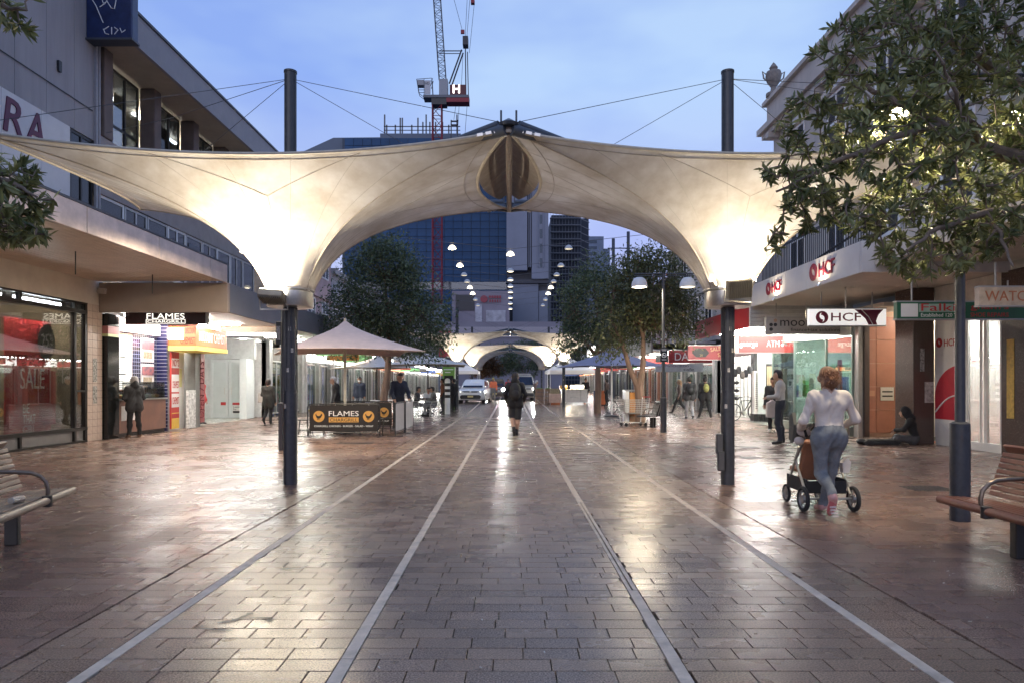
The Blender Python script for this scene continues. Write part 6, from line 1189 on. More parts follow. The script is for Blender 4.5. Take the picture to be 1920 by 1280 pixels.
def bicycle(label, loc, rz, col):
    t = thing('bicycle', label, 'bicycle', loc, rz, 'parked bicycles'); fm = M('bike_%s' % col[0], col[1], .35, .2); tyre = M('tyre_rubber', (.015, .015, .016), .8)
    for x in (-.52, .52):
        wv = MB().tube([(x + .31 * math.cos(i * math.pi / 14), 0, .34 + .31 * math.sin(i * math.pi / 14)) for i in range(28)], .024, 7, closed=True).build('wheel', tyre, t, smooth=True); sp = MB()
        for i in range(12): a = i * math.pi / 6; sp.tube([(x, .02 * (-1) ** i, .34), (x + .3 * math.cos(a), 0, .34 + .3 * math.sin(a))], .0022, 3)
        sp.cyl((x, -.04, .34), (x, .04, .34), .025, n=8).build('spokes', steel, wv); MB().tube([(x + .288 * math.cos(i * math.pi / 12), 0, .34 + .288 * math.sin(i * math.pi / 12)) for i in range(24)], .008, 5, closed=True).build('rim', steel, wv)
    m = MB(); hd, st, bb, ra, fa = (.34, 0, .80), (-.18, 0, .78), (-.06, 0, .31), (-.52, 0, .34), (.52, 0, .34)
    for a, b, r in ((hd, st, .017), (hd, bb, .022), (st, bb, .017), (bb, ra, .012), (st, ra, .010), (hd, (.36, 0, .72), .02)): m.tube([a, b], r, 7)
    m.build('frame', fm, t); MB().tube([(.335, 0, .88), (.4, .05, .6), (.52, .055, .34)], .013, 6).tube([(.4, -.05, .6), (.52, -.055, .34)], .013, 6).build('fork', fm, t)
    MB().tube([(-.18, 0, .78), (-.2, 0, .9)], .012, 6).ell((-.22, 0, .92), (.13, .06, .03), 10, 6).build('saddle', blackm, t, smooth=True); MB().tube([(.3, -.3, .93), (.33, -.1, .94), (.335, 0, .9), (.33, .1, .94), (.3, .3, .93)], .012, 6).build('handlebar', blackm, t); MB().cyl((-.06, -.05, .31), (-.06, .05, .31), .08, n=14).tube([(-.06, -.06, .31), (.05, -.06, .2)], .01, 5).tube([(-.06, .06, .31), (-.17, .06, .42)], .01, 5).build('crankset', steel, t); return t
bicycle('black mountain bike parked outside the variety shop', (PX(1396, 27.2), 27.2, 0), 28, ('black', (.02, .02, .022))); bicycle('dark bicycle parked behind the umbrella pole and bin', (PX(1165, 33), 33, 0), 10, ('navy', (.02, .025, .04)))
def trolley(label, loc, rz):
    t = thing('shopping_trolley', label, 'trolley', loc, rz); m = MB()
    def ring_(z, a): return [(-.42 - a, -.22, z), (.38 + a, -.26 - a, z), (.38 + a, .26 + a, z), (-.42 - a, .22, z)]
    for i in range(7): m.tube(ring_(.45 + i * .075, .02 * i), .006, 4, closed=True)
    for i in range(14): x = -.4 + i * .06; m.tube([(x, -.23, .45), (x, -.3, .92)], .004, 4).tube([(x, .23, .45), (x, .3, .92)], .004, 4)
    m.build('basket', steel, t); MB().tube([(.4, -.2, .1), (-.35, -.2, .14), (-.42, -.2, .45)], .014, 6).tube([(.4, .2, .1), (-.35, .2, .14), (-.42, .2, .45)], .014, 6).tube([(.4, -.2, .12), (.52, -.28, .98)], .014, 6).tube([(.4, .2, .12), (.52, .28, .98)], .014, 6).build('chassis', steel, t); MB().cyl((.54, -.3, 1.0), (.54, .3, 1.0), .018, n=8).build('handle', red_p, t)
    for x in (-.33, .4):
        for y in (-.2, .2): MB().cyl((x, y - .015, .06), (x, y + .015, .06), .06, n=12).build('wheel', blackm, t)
    return t
trolley('chrome shopping trolley left behind beside the tree bench', (PX(1182, 24), 23.6, 0), 15)
# ---- market stalls
def gazebo(label, loc, w_, zr, zp, mat):
    t = thing('gazebo', label, 'gazebo', loc, 0, 'white market gazebos'); h = w_ / 2; V = []; K = 6
    for k in range(K + 1):
        s_ = k / K
        for i in range(16):
            e = i // 4; q = (i % 4) / 4; c = [(-1, -1), (1, -1), (1, 1), (-1, 1)]; a, b = c[e], c[(e + 1) % 4]; V.append(((a[0] + (b[0] - a[0]) * q) * h * s_, (a[1] + (b[1] - a[1]) * q) * h * s_, zp - (zp - zr) * s_ ** .85))
    F = [(k * 16 + i, (k + 1) * 16 + i, (k + 1) * 16 + (i + 1) % 16, k * 16 + (i + 1) % 16) for k in range(K) for i in range(16)]; o0 = K * 16; V += [(x, y, z - .22) for x, y, z in V[o0:o0 + 16]]; F += [(o0 + i, o0 + 16 + i, o0 + 16 + (i + 1) % 16, o0 + (i + 1) % 16) for i in range(16)]
    MB().add(V, F).build('canopy', mat, t)
    for a in (-1, 1):
        for b in (-1, 1): MB().box(a * (h - .03) - .02, a * (h - .03) + .02, b * (h - .03) - .02, b * (h - .03) + .02, 0, zr).build('leg', whitep, t)
    return t
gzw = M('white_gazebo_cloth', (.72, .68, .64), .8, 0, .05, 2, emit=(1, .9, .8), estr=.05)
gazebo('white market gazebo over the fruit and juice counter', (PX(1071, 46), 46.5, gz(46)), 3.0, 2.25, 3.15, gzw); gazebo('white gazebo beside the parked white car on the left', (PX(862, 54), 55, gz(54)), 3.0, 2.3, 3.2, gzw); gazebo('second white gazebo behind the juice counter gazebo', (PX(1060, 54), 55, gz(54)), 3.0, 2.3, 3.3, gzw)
g0 = gz(45)
t = thing('market_counter', 'white market stall counter with boxes under the gazebo', 'counter', (PX(1078, 45), 45.2, g0)); MB().box(-.85, .85, 0, .7, .15, .95).build('front', M('white_laminate', (.66, .63, .6), .4), t); MB().box(-.9, .9, -.05, .75, .95, 1.0).build('worktop', steel, t); MB().box(.4, .415, -.006, -.001, .15, .95).build('panel_gap', blk, t); MB().tube([(-.3, -.006, .45), (-.1, -.006, .5), (.1, -.006, .46), (.25, -.006, .44)], .008, 4).build('print', M('grey_print', (.25, .25, .25)), t)
for a in (-.7, .7): MB().cyl((a, .1, .06), (a, .2, .06), .06, n=10).build('castor', M('orange_plastic', (.5, .16, .05), .5), t)
area('stall_lamp', (0, .2, 1.25), (1.2, .3), 110, (1, .85, .62), (0, 0, 0), t)
for i, (dx, w_, h_, c, lb) in enumerate(((.35, .6, .33, whitep, 'white carton on the right of the market counter'), (-.1, .3, .3, M('pale_carton', (.5, .42, .34), .6), 'small pale carton in the middle of the market counter'), (-.75, .5, .25, M('fruit_orange', (.5, .25, .06), .5, 0, .5, 30), 'tray of oranges at the left of the market counter'))):
    o = thing('carton', lb, 'box', (PX(1078, 45) + dx, 45.5, g0 + 1.0)); MB().box(-w_ / 2, w_ / 2, -.2, .2, 0, h_).build('carton_body', c, o, bevel=.01); MB().box(-w_ / 2 + .02, w_ / 2 - .02, -.17, .17, h_, h_ + .01).build('lid', c, o)
t = thing('draped_table', 'pink cloth draped table left of the market counter', 'table', (PX(1041, 45), 45, g0)); MB().box(-.4, .4, -.25, .35, .12, .72).build('cloth', M('pink_cloth', (.55, .40, .33), .8, 0, .15, 4), t, bevel=.03); MB().box(-.3, .3, -.2, .2, 0, .12).build('feet', M('orange_plastic', (.5, .16, .05)), t); MB().box(-.35, .3, -.2, .25, .72, 1.05).build('produce_net', M('produce', (.3, .25, .15), .7, 0, .6, 20), t)
crm = M('crate_wood', (.26, .15, .08), .7, 0, .25, 8); k_ = 0
for r in range(4):
    for c in range(2):
        o = thing('fruit_crate', '%s timber crate of the %s stack left of the draped table' % (('bottom', 'second', 'third', 'top')[r], ('near left', 'near right')[c]), 'crate', (PX(1017, 45.5) + c * .62 - .2, 45.5, g0 + r * .27), group='timber fruit crates')
        for z in (.0, .085, .17): MB().box(-.28, .28, -.2, -.185, z, z + .065).build('slat', crm, o)
        MB().box(-.28, -.26, -.185, .2, 0, .24).box(.26, .28, -.185, .2, 0, .24).box(-.26, .26, -.18, .2, 0, .02).build('ends', crm, o)
        if r == 3: MB().ell((0, 0, .22), (.25, .17, .08), 10, 6).build('produce', M('greens', (.12, .2, .05), .7, 0, .6, 30), o)
for px, c, lb in ((1120, M('blue_bin', (.06, .08, .16), .5), 'dark blue wheelie bin right of the market counter'), (1130, M('orange_bin', (.5, .14, .05), .5), 'orange bin right of the blue bin')):
    o = thing('wheelie_bin', lb, 'bin', (PX(px, 43.5), 43.5, gz(43.5))); MB().prism([(-.2, .06), (.2, .06), (.24, .9), (-.24, .9)], -.22, .22).build('body', c, o); MB().box(-.26, .26, -.26, .24, .9, .95).build('lid', c, o, bevel=.02); MB().cyl((-.22, .2, .07), (.22, .2, .07), .07, n=10).build('wheels', blackm, o)
# stock outside the variety shop
t = thing('sunglasses_rack', 'white revolving sunglasses rack outside the variety shop', 'rack', (PX(1428, 26.2), 26.4, 0)); MB().box(-.26, .26, -.12, .12, .3, 1.95).build('panel', whitep, t); gl_ = MB()
for c in range(3):
    for r in range(18): gl_.box(-.2 + c * .15, -.1 + c * .15, -.15, -.121, .5 + r * .078, .53 + r * .078)
gl_.build('sunglasses', blk, t); MB().box(-.3, .3, -.2, .2, 0, .3).build('base', blackm, t)
t = thing('bag_rack', 'rack hung with dark bags and hats above the bicycle', 'rack', (PX(1408, 27.6), 27.8, 0)); MB().tube([(-.7, 0, 0), (-.7, 0, 2.3), (.6, 0, 2.3), (.6, 0, 0)], .02, 6).build('frame', blackm, t)
for i in range(9): x = -.6 + i * .145; z = 1.9 + .12 * math.sin(i * 2); MB().ell((x, -.1, z), (.11, .09, .17), 8, 6).tube([(x, 0, 2.3), (x - .04, -.1, z + .1)], .008, 4).build('bag', M('bag_%d' % (i % 3), ((.02, .02, .025), (.05, .05, .055), (.12, .11, .1))[i % 3], .7), t, smooth=True)
for i in range(5): MB().ell((-.55, -.1, 1.5 - i * .16), (.12, .08, .07), 8, 5).build('hat', whitep if i % 2 else blackm, t, smooth=True)
t = thing('belt_rack', 'rack of hanging tan belts left of the green bank glass', 'rack', (PX(1446, 25.5), 25.4, 0)); MB().box(-.22, .22, 0, .05, .2, 2.2).build('panel', blackm, t)
for i in range(7): MB().box(-.2 + i * .06, -.155 + i * .06, -.02, -.004, 1.35, 2.1).build('belt', M('tan_belt', (.4, .3, .18), .5), t)
t = thing('guitar_case', 'open black guitar case lying in front of the seated busker', 'case', (PX(1652, 16.4), 16.35, 0)); MB().prism([(-.5, 0), (.32, 0), (.38, .06), (.36, .10), (-.42, .12), (-.52, .07)], -.16, .16).build('case_body', M('case_black', (.012, .012, .013), .6), t, bevel=.02); MB().ell((-.5, 0, .08), (.12, .12, .07), 10, 6).build('case_head', M('case_black', (.012, .012, .013)), t, smooth=True); MB().box(-.42, .3, -.13, .13, .118, .126).build('lining', M('case_lining', (.03, .035, .032), .9), t)
# ================================================================== vehicles (fronts towards the camera)
def srect(y, w_, z0, z1, r, n=5):
    """rounded rectangle section in x,z at y"""
    P = []; cx, cz = w_ - r, (z1 - z0) / 2 - r; zc_ = (z0 + z1) / 2
    for sxx, szz, a0 in ((1, 1, 0), (-1, 1, 90), (-1, -1, 180), (1, -1, 270)):
        for i in range(n): a = R(a0 + 90 * i / (n - 1)); P.append((sxx * cx + r * math.cos(a), y, zc_ + szz * cz + r * math.sin(a)))
    return P
def loft(m, secs, mi=0):
    n = len(secs[0]); o = [p for s_ in secs for p in s_]; F = [(k * n + i, (k + 1) * n + i, (k + 1) * n + (i + 1) % n, k * n + (i + 1) % n) for k in range(len(secs) - 1) for i in range(n)]; F += [tuple(range(n)), tuple(range((len(secs) - 1) * n + n - 1, (len(secs) - 1) * n - 1, -1))]; return m.add(o, F, mi)
def car(label, loc, rz, col, W_=.92, H=1.68, hood=1.02, box=False, head=0, plate=True, rack=False, cat='car', name='parked_car', lamp=0):
    t = thing(name, label, cat, loc, rz); paint = M('paint_%s' % col[0], col[1], .25, .1, .04, 2, coat=.5); trim = M('car_trim', (.02, .02, .022), .5); gl = M('windscreen_%s' % col[0], (.012, .02, .05), .15, 0, .3, 2, spec=.25)
    S_ = [srect(0, W_ * .86, .36, hood - .22, .09), srect(.06, W_ * .94, .27, hood - .12, .12), srect(.25, W_ * .99, .25, hood - .05, .14), srect(1.1, W_, .25, hood + .06, .14), srect(2.2, W_, .25, hood + .1, .14), srect(4.2, W_, .27, hood + .12, .14), srect(4.5, W_ * .95, .35, hood + .05, .14)]
    b = loft(MB(), S_).build('body', paint, t, smooth=True)
    y0, y1 = (1.0, 1.75) if not box else (.75, 1.2)
    G_ = [srect(y0, W_ * .86, hood - .05, hood + .1, .05), srect((y0 + y1) / 2, W_ * .83, hood - .05, (hood + H) / 2 + .06, .08), srect(y1, W_ * .76, hood - .05, H - .02, .12), srect(y1 + .5, W_ * .77, hood - .05, H, .14), srect(3.6, W_ * .77, hood - .05, H - .02, .14), srect(4.3, W_ * .8, hood - .05, hood + .3, .12)]
    loft(MB(), G_).build('cabin', paint, t, smooth=True)
    zt = H - .1; wm_ = MB(); e = .03; wm_.quad((-W_ * .76, y0 - .01 - e, hood + .09), (W_ * .76, y0 - .01 - e, hood + .09), (W_ * .66, y1 - .06 - e, zt), (-W_ * .66, y1 - .06 - e, zt)); wm_.v = [(x, y, z) for x, y, z in wm_.v]; wm_.build('windscreen', gl, t)
    MB().box(-W_ * .77 - .0, W_ * .77, 1.9, 3.5, hood + .16, H - .14).build('side_windows', gl, t)
    MB().prism([(-W_ * .72, .34), (W_ * .72, .34), (W_ * .8, .5), (W_ * .66, .60), (-W_ * .66, .60), (-W_ * .8, .5)], -.025, .1).build('lower_grille', trim, t); MB().prism([(-W_ * .5, hood - .24), (W_ * .5, hood - .24), (W_ * .58, hood - .16), (-W_ * .58, hood - .16)], -.01, .1).build('upper_grille', trim, t); MB().ell((0, -.012, hood - .2), (.07, .015, .045), 12, 8).build('badge', steel, t)
    for s_ in (-1, 1):
        hm = E('headlamp_%d' % head, (1, .97, .92), (1.0, 60, 420)[head]); MB().prism([(s_ * W_ * .56, hood - .26), (s_ * W_ * .92, hood - .18), (s_ * W_ * .93, hood - .1), (s_ * W_ * .6, hood - .16)][::s_], .0, .18).build('headlight', M('headlamp_glass', (.5, .52, .55), .1, .3), t); MB().cyl((s_ * W_ * .74, -.02, hood - .19), (s_ * W_ * .74, .02, hood - .19), .09 if head else .05, n=14).build('headlamp_bulb', hm, t)
        MB().cyl((s_ * W_ * .72, -.02, .43), (s_ * W_ * .72, .02, .43), .05, n=12).build('fog_lamp', steel, t); MB().ell((s_ * (W_ + .1), y0 + .35, hood + .14), (.1, .06, .07), 10, 6).build('mirror', paint, t, smooth=True)
        for yy in (.85, 3.55):
            wv = MB().cyl((s_ * (W_ - .22), yy, .34), (s_ * (W_ + .005), yy, .34), .34, n=22).build('wheel', M('tyre_rubber', (.015, .015, .016), .8), t, smooth=True); MB().cyl((s_ * (W_ + .004), yy, .34), (s_ * (W_ + .012), yy, .34), .22, n=16).build('rim', steel, wv)
        if lamp: area('headlamp_beam', (s_ * W_ * .74, -.1, hood - .19), (.14, .12), lamp, (1, .97, .92), (R(-82), 0, 0), t, 80)
    if plate: MB().box(-.19, .19, -.045, -.027, .44, .56).build('number_plate', M('yellow_plate', (.6, .5, .2), .5), t)
    MB().tube([(-.5, y0 - .02, hood + .1), (-.1, y0 + .1, hood + .2)], .012, 4).tube([(.1, y0 - .02, hood + .1), (.5, y0 + .1, hood + .2)], .012, 4).build('wipers', trim, t)
    if rack:
        for yy in (1.9, 2.9): MB().box(-W_ * .7, W_ * .7, yy, yy + .05, H + .05, H + .09).build('roof_bar', whitep, t)
        MB().box(-W_ * .6, W_ * .6, 1.85, 3.2, H + .09, H + .16).build('roof_rack', gframe, t)
    return t
car('white SUV parked facing the camera beside the left far mast', (PX(882, 46.3), 46.3, gz(46.3)), -6, ('white', (.72, .71, .7)), lamp=0)
car('dark SUV with blazing headlights in the middle of the mall', (PX(927, 54), 54, gz(54)), 0, ('charcoal', (.03, .032, .036)), .95, 1.75, head=2, lamp=22)
car('beige four wheel drive with roof rack right of the walking man', (PX(985, 52), 52, gz(52)), 3, ('beige', (.42, .39, .33)), .88, 1.95, 1.12, True, 1, True, True, lamp=8)
# ================================================================== people
def surfnet(F, org, h):
    s = F < 0; nx, ny, nz = F.shape; cnt = np.zeros((nx - 1, ny - 1, nz - 1)); acc = np.zeros((nx - 1, ny - 1, nz - 1, 3))
    C = [(i, j, k) for i in (0, 1) for j in (0, 1) for k in (0, 1)]
    sl = lambda c: (slice(c[0], nx - 1 + c[0]), slice(c[1], ny - 1 + c[1]), slice(c[2], nz - 1 + c[2]))
    for a in C:
        for b in C:
            if sum(b) == sum(a) + 1 and all(q >= p for p, q in zip(a, b)):
                fa, fb = F[sl(a)], F[sl(b)]; x = (fa < 0) != (fb < 0); d = fa - fb; t = np.where(x, fa / np.where(np.abs(d) < 1e-12, 1, d), 0); cnt += x
                for q in range(3): acc[..., q] += np.where(x, a[q] + t * (b[q] - a[q]), 0)
    m = cnt > 0; idx = -np.ones(cnt.shape, int); idx[m] = np.arange(m.sum()); g = np.argwhere(m); V = (g + acc[m] / cnt[m][:, None]) * h + org
    Q = []
    for ax in range(3):
        u, v = [(1, 2), (2, 0), (0, 1)][ax]; n = [nx, ny, nz]; A = [slice(1, n[q] - 1) for q in range(3)]; A[ax] = slice(0, n[ax] - 1); B = list(A); B[ax] = slice(1, n[ax])
        sa, sb = s[tuple(A)], s[tuple(B)]; e = np.argwhere(sa != sb); flip = sa[tuple(e.T)]; e = e + np.array([0 if q == ax else 1 for q in range(3)])
        def cell(du, dv): c = e.copy(); c[:, u] -= du; c[:, v] -= dv; return idx[c[:, 0], c[:, 1], c[:, 2]]
        q = np.stack([cell(1, 1), cell(0, 1), cell(0, 0), cell(1, 0)], 1); q[~flip] = q[~flip][:, ::-1]; Q.append(q)
    return V, np.concatenate(Q)
def capd(P, a, b, ra, rb):
    a, b = np.array(a, float), np.array(b, float); d = b - a; L = (d * d).sum() + 1e-12; t = np.clip(((P - a) @ d) / L, 0, 1); return np.linalg.norm(P - a - t[..., None] * d, axis=-1) - (ra + (rb - ra) * t)
def sdf_mesh(prims, h, k=.025, wrinkle=0.0, seed=0):
    """prims: (a, b, ra, rb, group); returns verts, quads, face groups"""
    A = np.array([np.minimum(p[0], p[1]) - max(p[2], p[3]) for p in prims]).min(0) - 3 * h; Bm = np.array([np.maximum(p[0], p[1]) + max(p[2], p[3]) for p in prims]).max(0) + 3 * h
    n = np.ceil((Bm - A) / h).astype(int) + 1; ax = [A[i] + np.arange(n[i]) * h for i in range(3)]; P = np.stack(np.meshgrid(*ax, indexing='ij'), -1); acc = np.zeros(P.shape[:3]); m = None
    D = np.full(P.shape[:3], 9.0)
    for a, b, ra, rb, g in prims: d = capd(P, a, b, ra, rb); D = np.minimum(D, d); acc += np.exp(-np.clip(d, -.2, .3) / k)
    F = -k * np.log(acc + 1e-30); F = np.where(D > .15, D, F)
    if wrinkle:
        x, y, z = P[..., 0], P[..., 1], P[..., 2]; F += wrinkle * (np.sin(38 * z + 14 * x + 9 * np.sin(11 * x + seed)) * .6 + np.sin(23 * x + 31 * z * np.sin(seed + 1) + 17 * y) * .5)
    V, Q = surfnet(F, A, h); gs = sorted({p[4] for p in prims}); dm = np.stack([np.min([capd(V, *p[:4]) for p in prims if p[4] == g], 0) for g in gs], 1); fg = dm[Q].mean(1).argmin(1)
    return V, Q, fg, gs
BASE = dict(pel=(0, 0, .95), chest=(0, 0, 1.24), neck=(0, 0, 1.46), head=(0, .02, 1.625), sL=(-.185, 0, 1.41), sR=(.185, 0, 1.41), eL=(-.235, -.03, 1.13), eR=(.235, -.03, 1.13), wL=(-.245, .06, .88), wR=(.245, .06, .88), hL=(-.09, 0, .92), hR=(.09, 0, .92), kL=(-.1, .02, .50), kR=(.1, .02, .50), aL=(-.105, -.03, .09), aR=(.105, -.03, .09), tL=(-.12, .14, .035), tR=(.12, .14, .035))
skin_l = M('skin_light', (.42, .25, .17), .55, 0, .08, 20); skin_m = M('skin_tan', (.27, .15, .10), .55, 0, .08, 20)
def hand(prims_skin, w_, e_, mat, parent, curl=.5):
    w_, e_ = Vector(w_), Vector(e_); d = (w_ - e_).normalized(); s_ = d.cross(Vector((0, 0, 1))); s_ = s_.normalized() if s_.length > .1 else Vector((1, 0, 0)); n = s_.cross(d); m = MB()
    pc = w_ + d * .05; m.ell(tuple(pc), (.04, .022, .05), 10, 7, rot=d.to_track_quat('Z', 'Y').to_euler())
    for i, L in enumerate((.07, .08, .075, .058)):
        b = w_ + d * .085 + s_ * (.028 - .0187 * i); b1 = b + d * L * .5 - n * L * .2 * curl; b2 = b1 + d * L * .35 - n * L * .5 * curl; m.tube([b, b1, b2], [.0095, .009, .007], 6)
    b = w_ + d * .03 + s_ * .036; m.tube([b, b + d * .03 + s_ * .02, b + d * .055 + s_ * .018 - n * .02], [.011, .010, .008], 6)
    return m
def person(label, loc, rz, H, top, pants, shoes, skin=skin_l, hairc=(.02, .016, .013), pose=None, coat=0.0, shorts=False, bulk=1.0, vox=.017, hair='short', face=True, wrinkle=.0045, sleeves=1.0, lean=(0, 0), hips=1.0, name='person', cat='person', hood=False, group=None, z=None, socks=None):
    J = dict(BASE); J.update(pose or {}); J = {k: np.array(v, float) for k, v in J.items()}
    for k in ('chest', 'neck', 'head', 'sL', 'sR') + tuple(q for q in ('eL', 'eR', 'wL', 'wR') if not (pose and q in pose)):
        f = .5 if k == 'chest' else 1.0; J[k] = J[k] + np.array([lean[0], lean[1], 0]) * f
    s = H / 1.75; t = thing(name, label, cat, (loc[0], loc[1], gz(loc[1]) if z is None else z), rz, group); b = bulk
    def C(a, c, ra, rb, g): pr.append((J[a] if isinstance(a, str) else np.array(a, float), J[c] if isinstance(c, str) else np.array(c, float), ra, rb, g))
    pr = []
    for q in ('L', 'R'):
        sg = -1 if q == 'L' else 1; sh, e, w_, h_, k_, a_, to = (J[x + q] for x in 'sewhkat')
        C(J['neck'] + (sg * .03, 0, -.085), sh + (-sg * .01, 0, -.03), .058 * b, .066 * b, 1); C(J['neck'] + (0, -.005, -.01), sh + (-sg * .03, 0, -.005), .045 * b, .058 * b, 1); C(J['chest'] + (sg * .085, .01, .06), J['pel'] + (sg * .065, 0, .12), .105 * b, .092 * b, 1); C(J['chest'] + (sg * .085, 0, .08), sh + (-sg * .03, 0, -.05), .10 * b, .085 * b, 1)
        el = e if sleeves >= .6 else sh + (e - sh) * (sleeves / .6); C(sh, el, .062 * b, .05 * b, 1)
        if sleeves < .6: C(el, e, .045, .04, 0); C(e, w_, .04, .028, 0)
        else:
            m_ = e + (w_ - e) * min(1, (sleeves - .6) / .4); C(e, m_, .05 * b, .042 * b, 1)
            if sleeves < 1: C(m_, w_, .038, .028, 0)
        C(w_, w_ + (w_ - e) / (np.linalg.norm(w_ - e) + 1e-6) * .03, .028, .03, 0)
        C(J['pel'] + (sg * .055 * hips, -.015, .02), h_ + (0, -.01, -.04), .105 * hips, .098 * hips, 2)
        if shorts: km = h_ + (k_ - h_) * .95; C(h_, km, .098, .082, 2); C(km, k_, .058, .056, 0); C(k_, k_ + (a_ - k_) * .35 + np.array([0, -.015, 0]), .055, .056, 0); C(k_ + (a_ - k_) * .35 + np.array([0, -.015, 0]), k_ + (a_ - k_) * .75, .056, .04, 0); C(k_ + (a_ - k_) * .75, a_, .042, .04, 4 if socks else 0)
        else: C(h_, k_, .094 * hips, .064 * (.5 + .5 * b), 2); C(k_, k_ + (a_ - k_) * .35 + np.array([0, -.015, 0]), .062, .062 * (.5 + .5 * b), 2); C(k_ + (a_ - k_) * .35 + np.array([0, -.015, 0]), a_ + (k_ - a_) * .06, .062 * (.5 + .5 * b), .05 * (.4 + .6 * b), 2)
        C(a_ + (0, 0, -.02), a_ + (to - a_) * .1 + np.array([0, -.02, -.02]), .04, .042, 3); C(a_ + (to - a_) * .2 + (0, 0, -.02), to, .042, .033, 3)
        if coat: C(J['pel'] + (sg * .08, -.01, .1), h_ + (k_ - h_) * coat + (sg * .02, -.01, 0), .115 * b, .12 * b, 1)
    C('neck', J['neck'] + (J['head'] - J['neck']) * .5, .052, .05, 0)
    hd, nk = J['head'], J['neck']; up = np.array([0, 0, 1.0])
    C(hd + (0, -.02, .03), hd + (0, .0, .035), .086, .084, 0); C(hd + (0, .025, -.03), hd + (0, .045, -.075), .062, .044, 0); C(hd + (0, .095, .0), hd + (0, .108, -.028), .008, .014, 0)
    for sg in (-1, 1): C(hd + (sg * .086, 0, .005), hd + (sg * .087, -.008, -.03), .016, .012, 0)
    if hood: C(nk + (0, -.06, .02), nk + (0, -.075, .1), .08, .07, 1); C(nk + (-.06, -.03, .05), nk + (.06, -.03, .05), .06, .06, 1)
    V, Q, fg, gs = sdf_mesh(pr, vox, .016, wrinkle, hash(label) % 7); mats = [skin, top, pants, shoes, socks or shoes]
    o = np_mesh('body', V * s, Q, [mats[g] for g in gs], t, smooth=True, mi=fg)
    hb = None
    for q in ('L', 'R'):
        mh = hand(None, J['w' + q] * s, J['e' + q] * s, skin, t); mh.build('hand', skin, t, smooth=True)
    HM = M('hair_%.3f_%.3f' % (hairc[0], hairc[1]), hairc, .5, 0, .4, 40, .6, 160)
    hp = []
    def Hc(a, c, ra, rb): hp.append((np.array(a), np.array(c), ra, rb, 0))
    if hair != 'none' and hair != 'hood':
        Hc(hd + (0, -.028, .05), hd + (0, .012, .062), .088, .078); Hc(hd + (-.05, -.03, .03), hd + (-.045, -.045, -.03), .05, .045); Hc(hd + (.05, -.03, .03), hd + (.045, -.045, -.03), .05, .045); Hc(hd + (0, -.06, .02), hd + (0, -.06, -.05), .06, .05)
        if hair == 'bun':
            Hc(hd + (0, -.09, -.04), hd + (.02, -.1, -.06), .055, .05); Hc(hd + (-.03, -.085, -.07), hd + (.04, -.09, -.085), .03, .032)
            for q in range(14): a = RNG.normal(size=3) * (.05, .02, .04); Hc(hd + (0, -.075, .01) + a, hd + (0, -.095, -.03) + a * 1.25, .014, .01)
        if hair == 'long': Hc(hd + (0, -.07, 0), hd + (0, -.1, -.22), .08, .06); Hc(hd + (-.06, -.03, 0), hd + (-.06, -.07, -.2), .04, .04); Hc(hd + (.06, -.03, 0), hd + (.06, -.07, -.2), .04, .04)
        if hair == 'bob': Hc(hd + (-.07, -.02, .02), hd + (-.075, -.03, -.06), .04, .035); Hc(hd + (.07, -.02, .02), hd + (.075, -.03, -.06), .04, .035); Hc(hd + (0, -.06, 0), hd + (0, -.07, -.08), .07, .05)
        if hair == 'cap': Hc(hd + (0, .06, .06), hd + (0, .14, .045), .05, .03)
        Vh, Qh, _, _ = sdf_mesh(hp, min(vox, .014), .012, .004, 3); np_mesh('hair', Vh * s, Qh, HM, t, smooth=True)
    if hair == 'hood':
        Hc(hd + (0, -.035, .03), hd + (0, -.01, .06), .108, .098); Hc(hd + (0, -.06, -.02), nk + (0, -.06, .0), .095, .1); Hc(hd + (-.07, 0, -.02), nk + (-.08, 0, .02), .05, .06); Hc(hd + (.07, 0, -.02), nk + (.08, 0, .02), .05, .06); Vh, Qh, _, _ = sdf_mesh(hp, .016, .016, .004, 3); np_mesh('hood', Vh * s, Qh, top, t, smooth=True)
    if face:
        m = MB(); 
        for sg in (-1, 1): m.ell(tuple((hd + (sg * .032, .086, .012)) * s), (.013 * s, .008 * s, .007 * s), 8, 6)
        m.box(*((hd[0] - .045) * s, (hd[0] - .018) * s, (hd[1] + .083) * s, (hd[1] + .09) * s, (hd[2] + .03) * s, (hd[2] + .036) * s)).box(*((hd[0] + .018) * s, (hd[0] + .045) * s, (hd[1] + .083) * s, (hd[1] + .09) * s, (hd[2] + .03) * s, (hd[2] + .036) * s)); m.build('eyes', blk, t)
        MB().ell(tuple((hd + (0, .088, -.055)) * s), (.022 * s, .008 * s, .006 * s), 8, 5).build('mouth', M('lip', (.3, .1, .09), .5), t)
    return t
def cloth(n, c, rough=.85, var=.12, **k): return M('cloth_' + n, c, rough, 0, var, 9, .35, 90, **k)
black_c = cloth('black', (.013, .013, .015)); navy_c = cloth('navy', (.018, .024, .045)); denim = cloth('denim', (.15, .165, .18), var=.3); dkdenim = cloth('dark_denim', (.018, .022, .032)); cream_c = cloth('cream', (.60, .53, .46)); greyk = cloth('grey_knit', (.42, .40, .37)); chino = cloth('chino', (.3, .28, .24)); char = cloth('charcoal', (.035, .035, .038)); redc = cloth('red', (.38, .03, .03)); orangec = cloth('hivis', (.65, .17, .08), emit=(1, .25, .1), estr=.05); greyp = cloth('grey_pants', (.16, .16, .165))
shoe_b = M('black_shoe', (.012, .012, .012), .4); shoe_w = M('white_shoe', (.6, .58, .56), .5); shoe_p = M('pink_shoe', (.5, .28, .27), .6, 0, .2, 20); boot_t = M('tan_boot', (.26, .15, .09), .6)
G2 = 'shoppers and passers by'
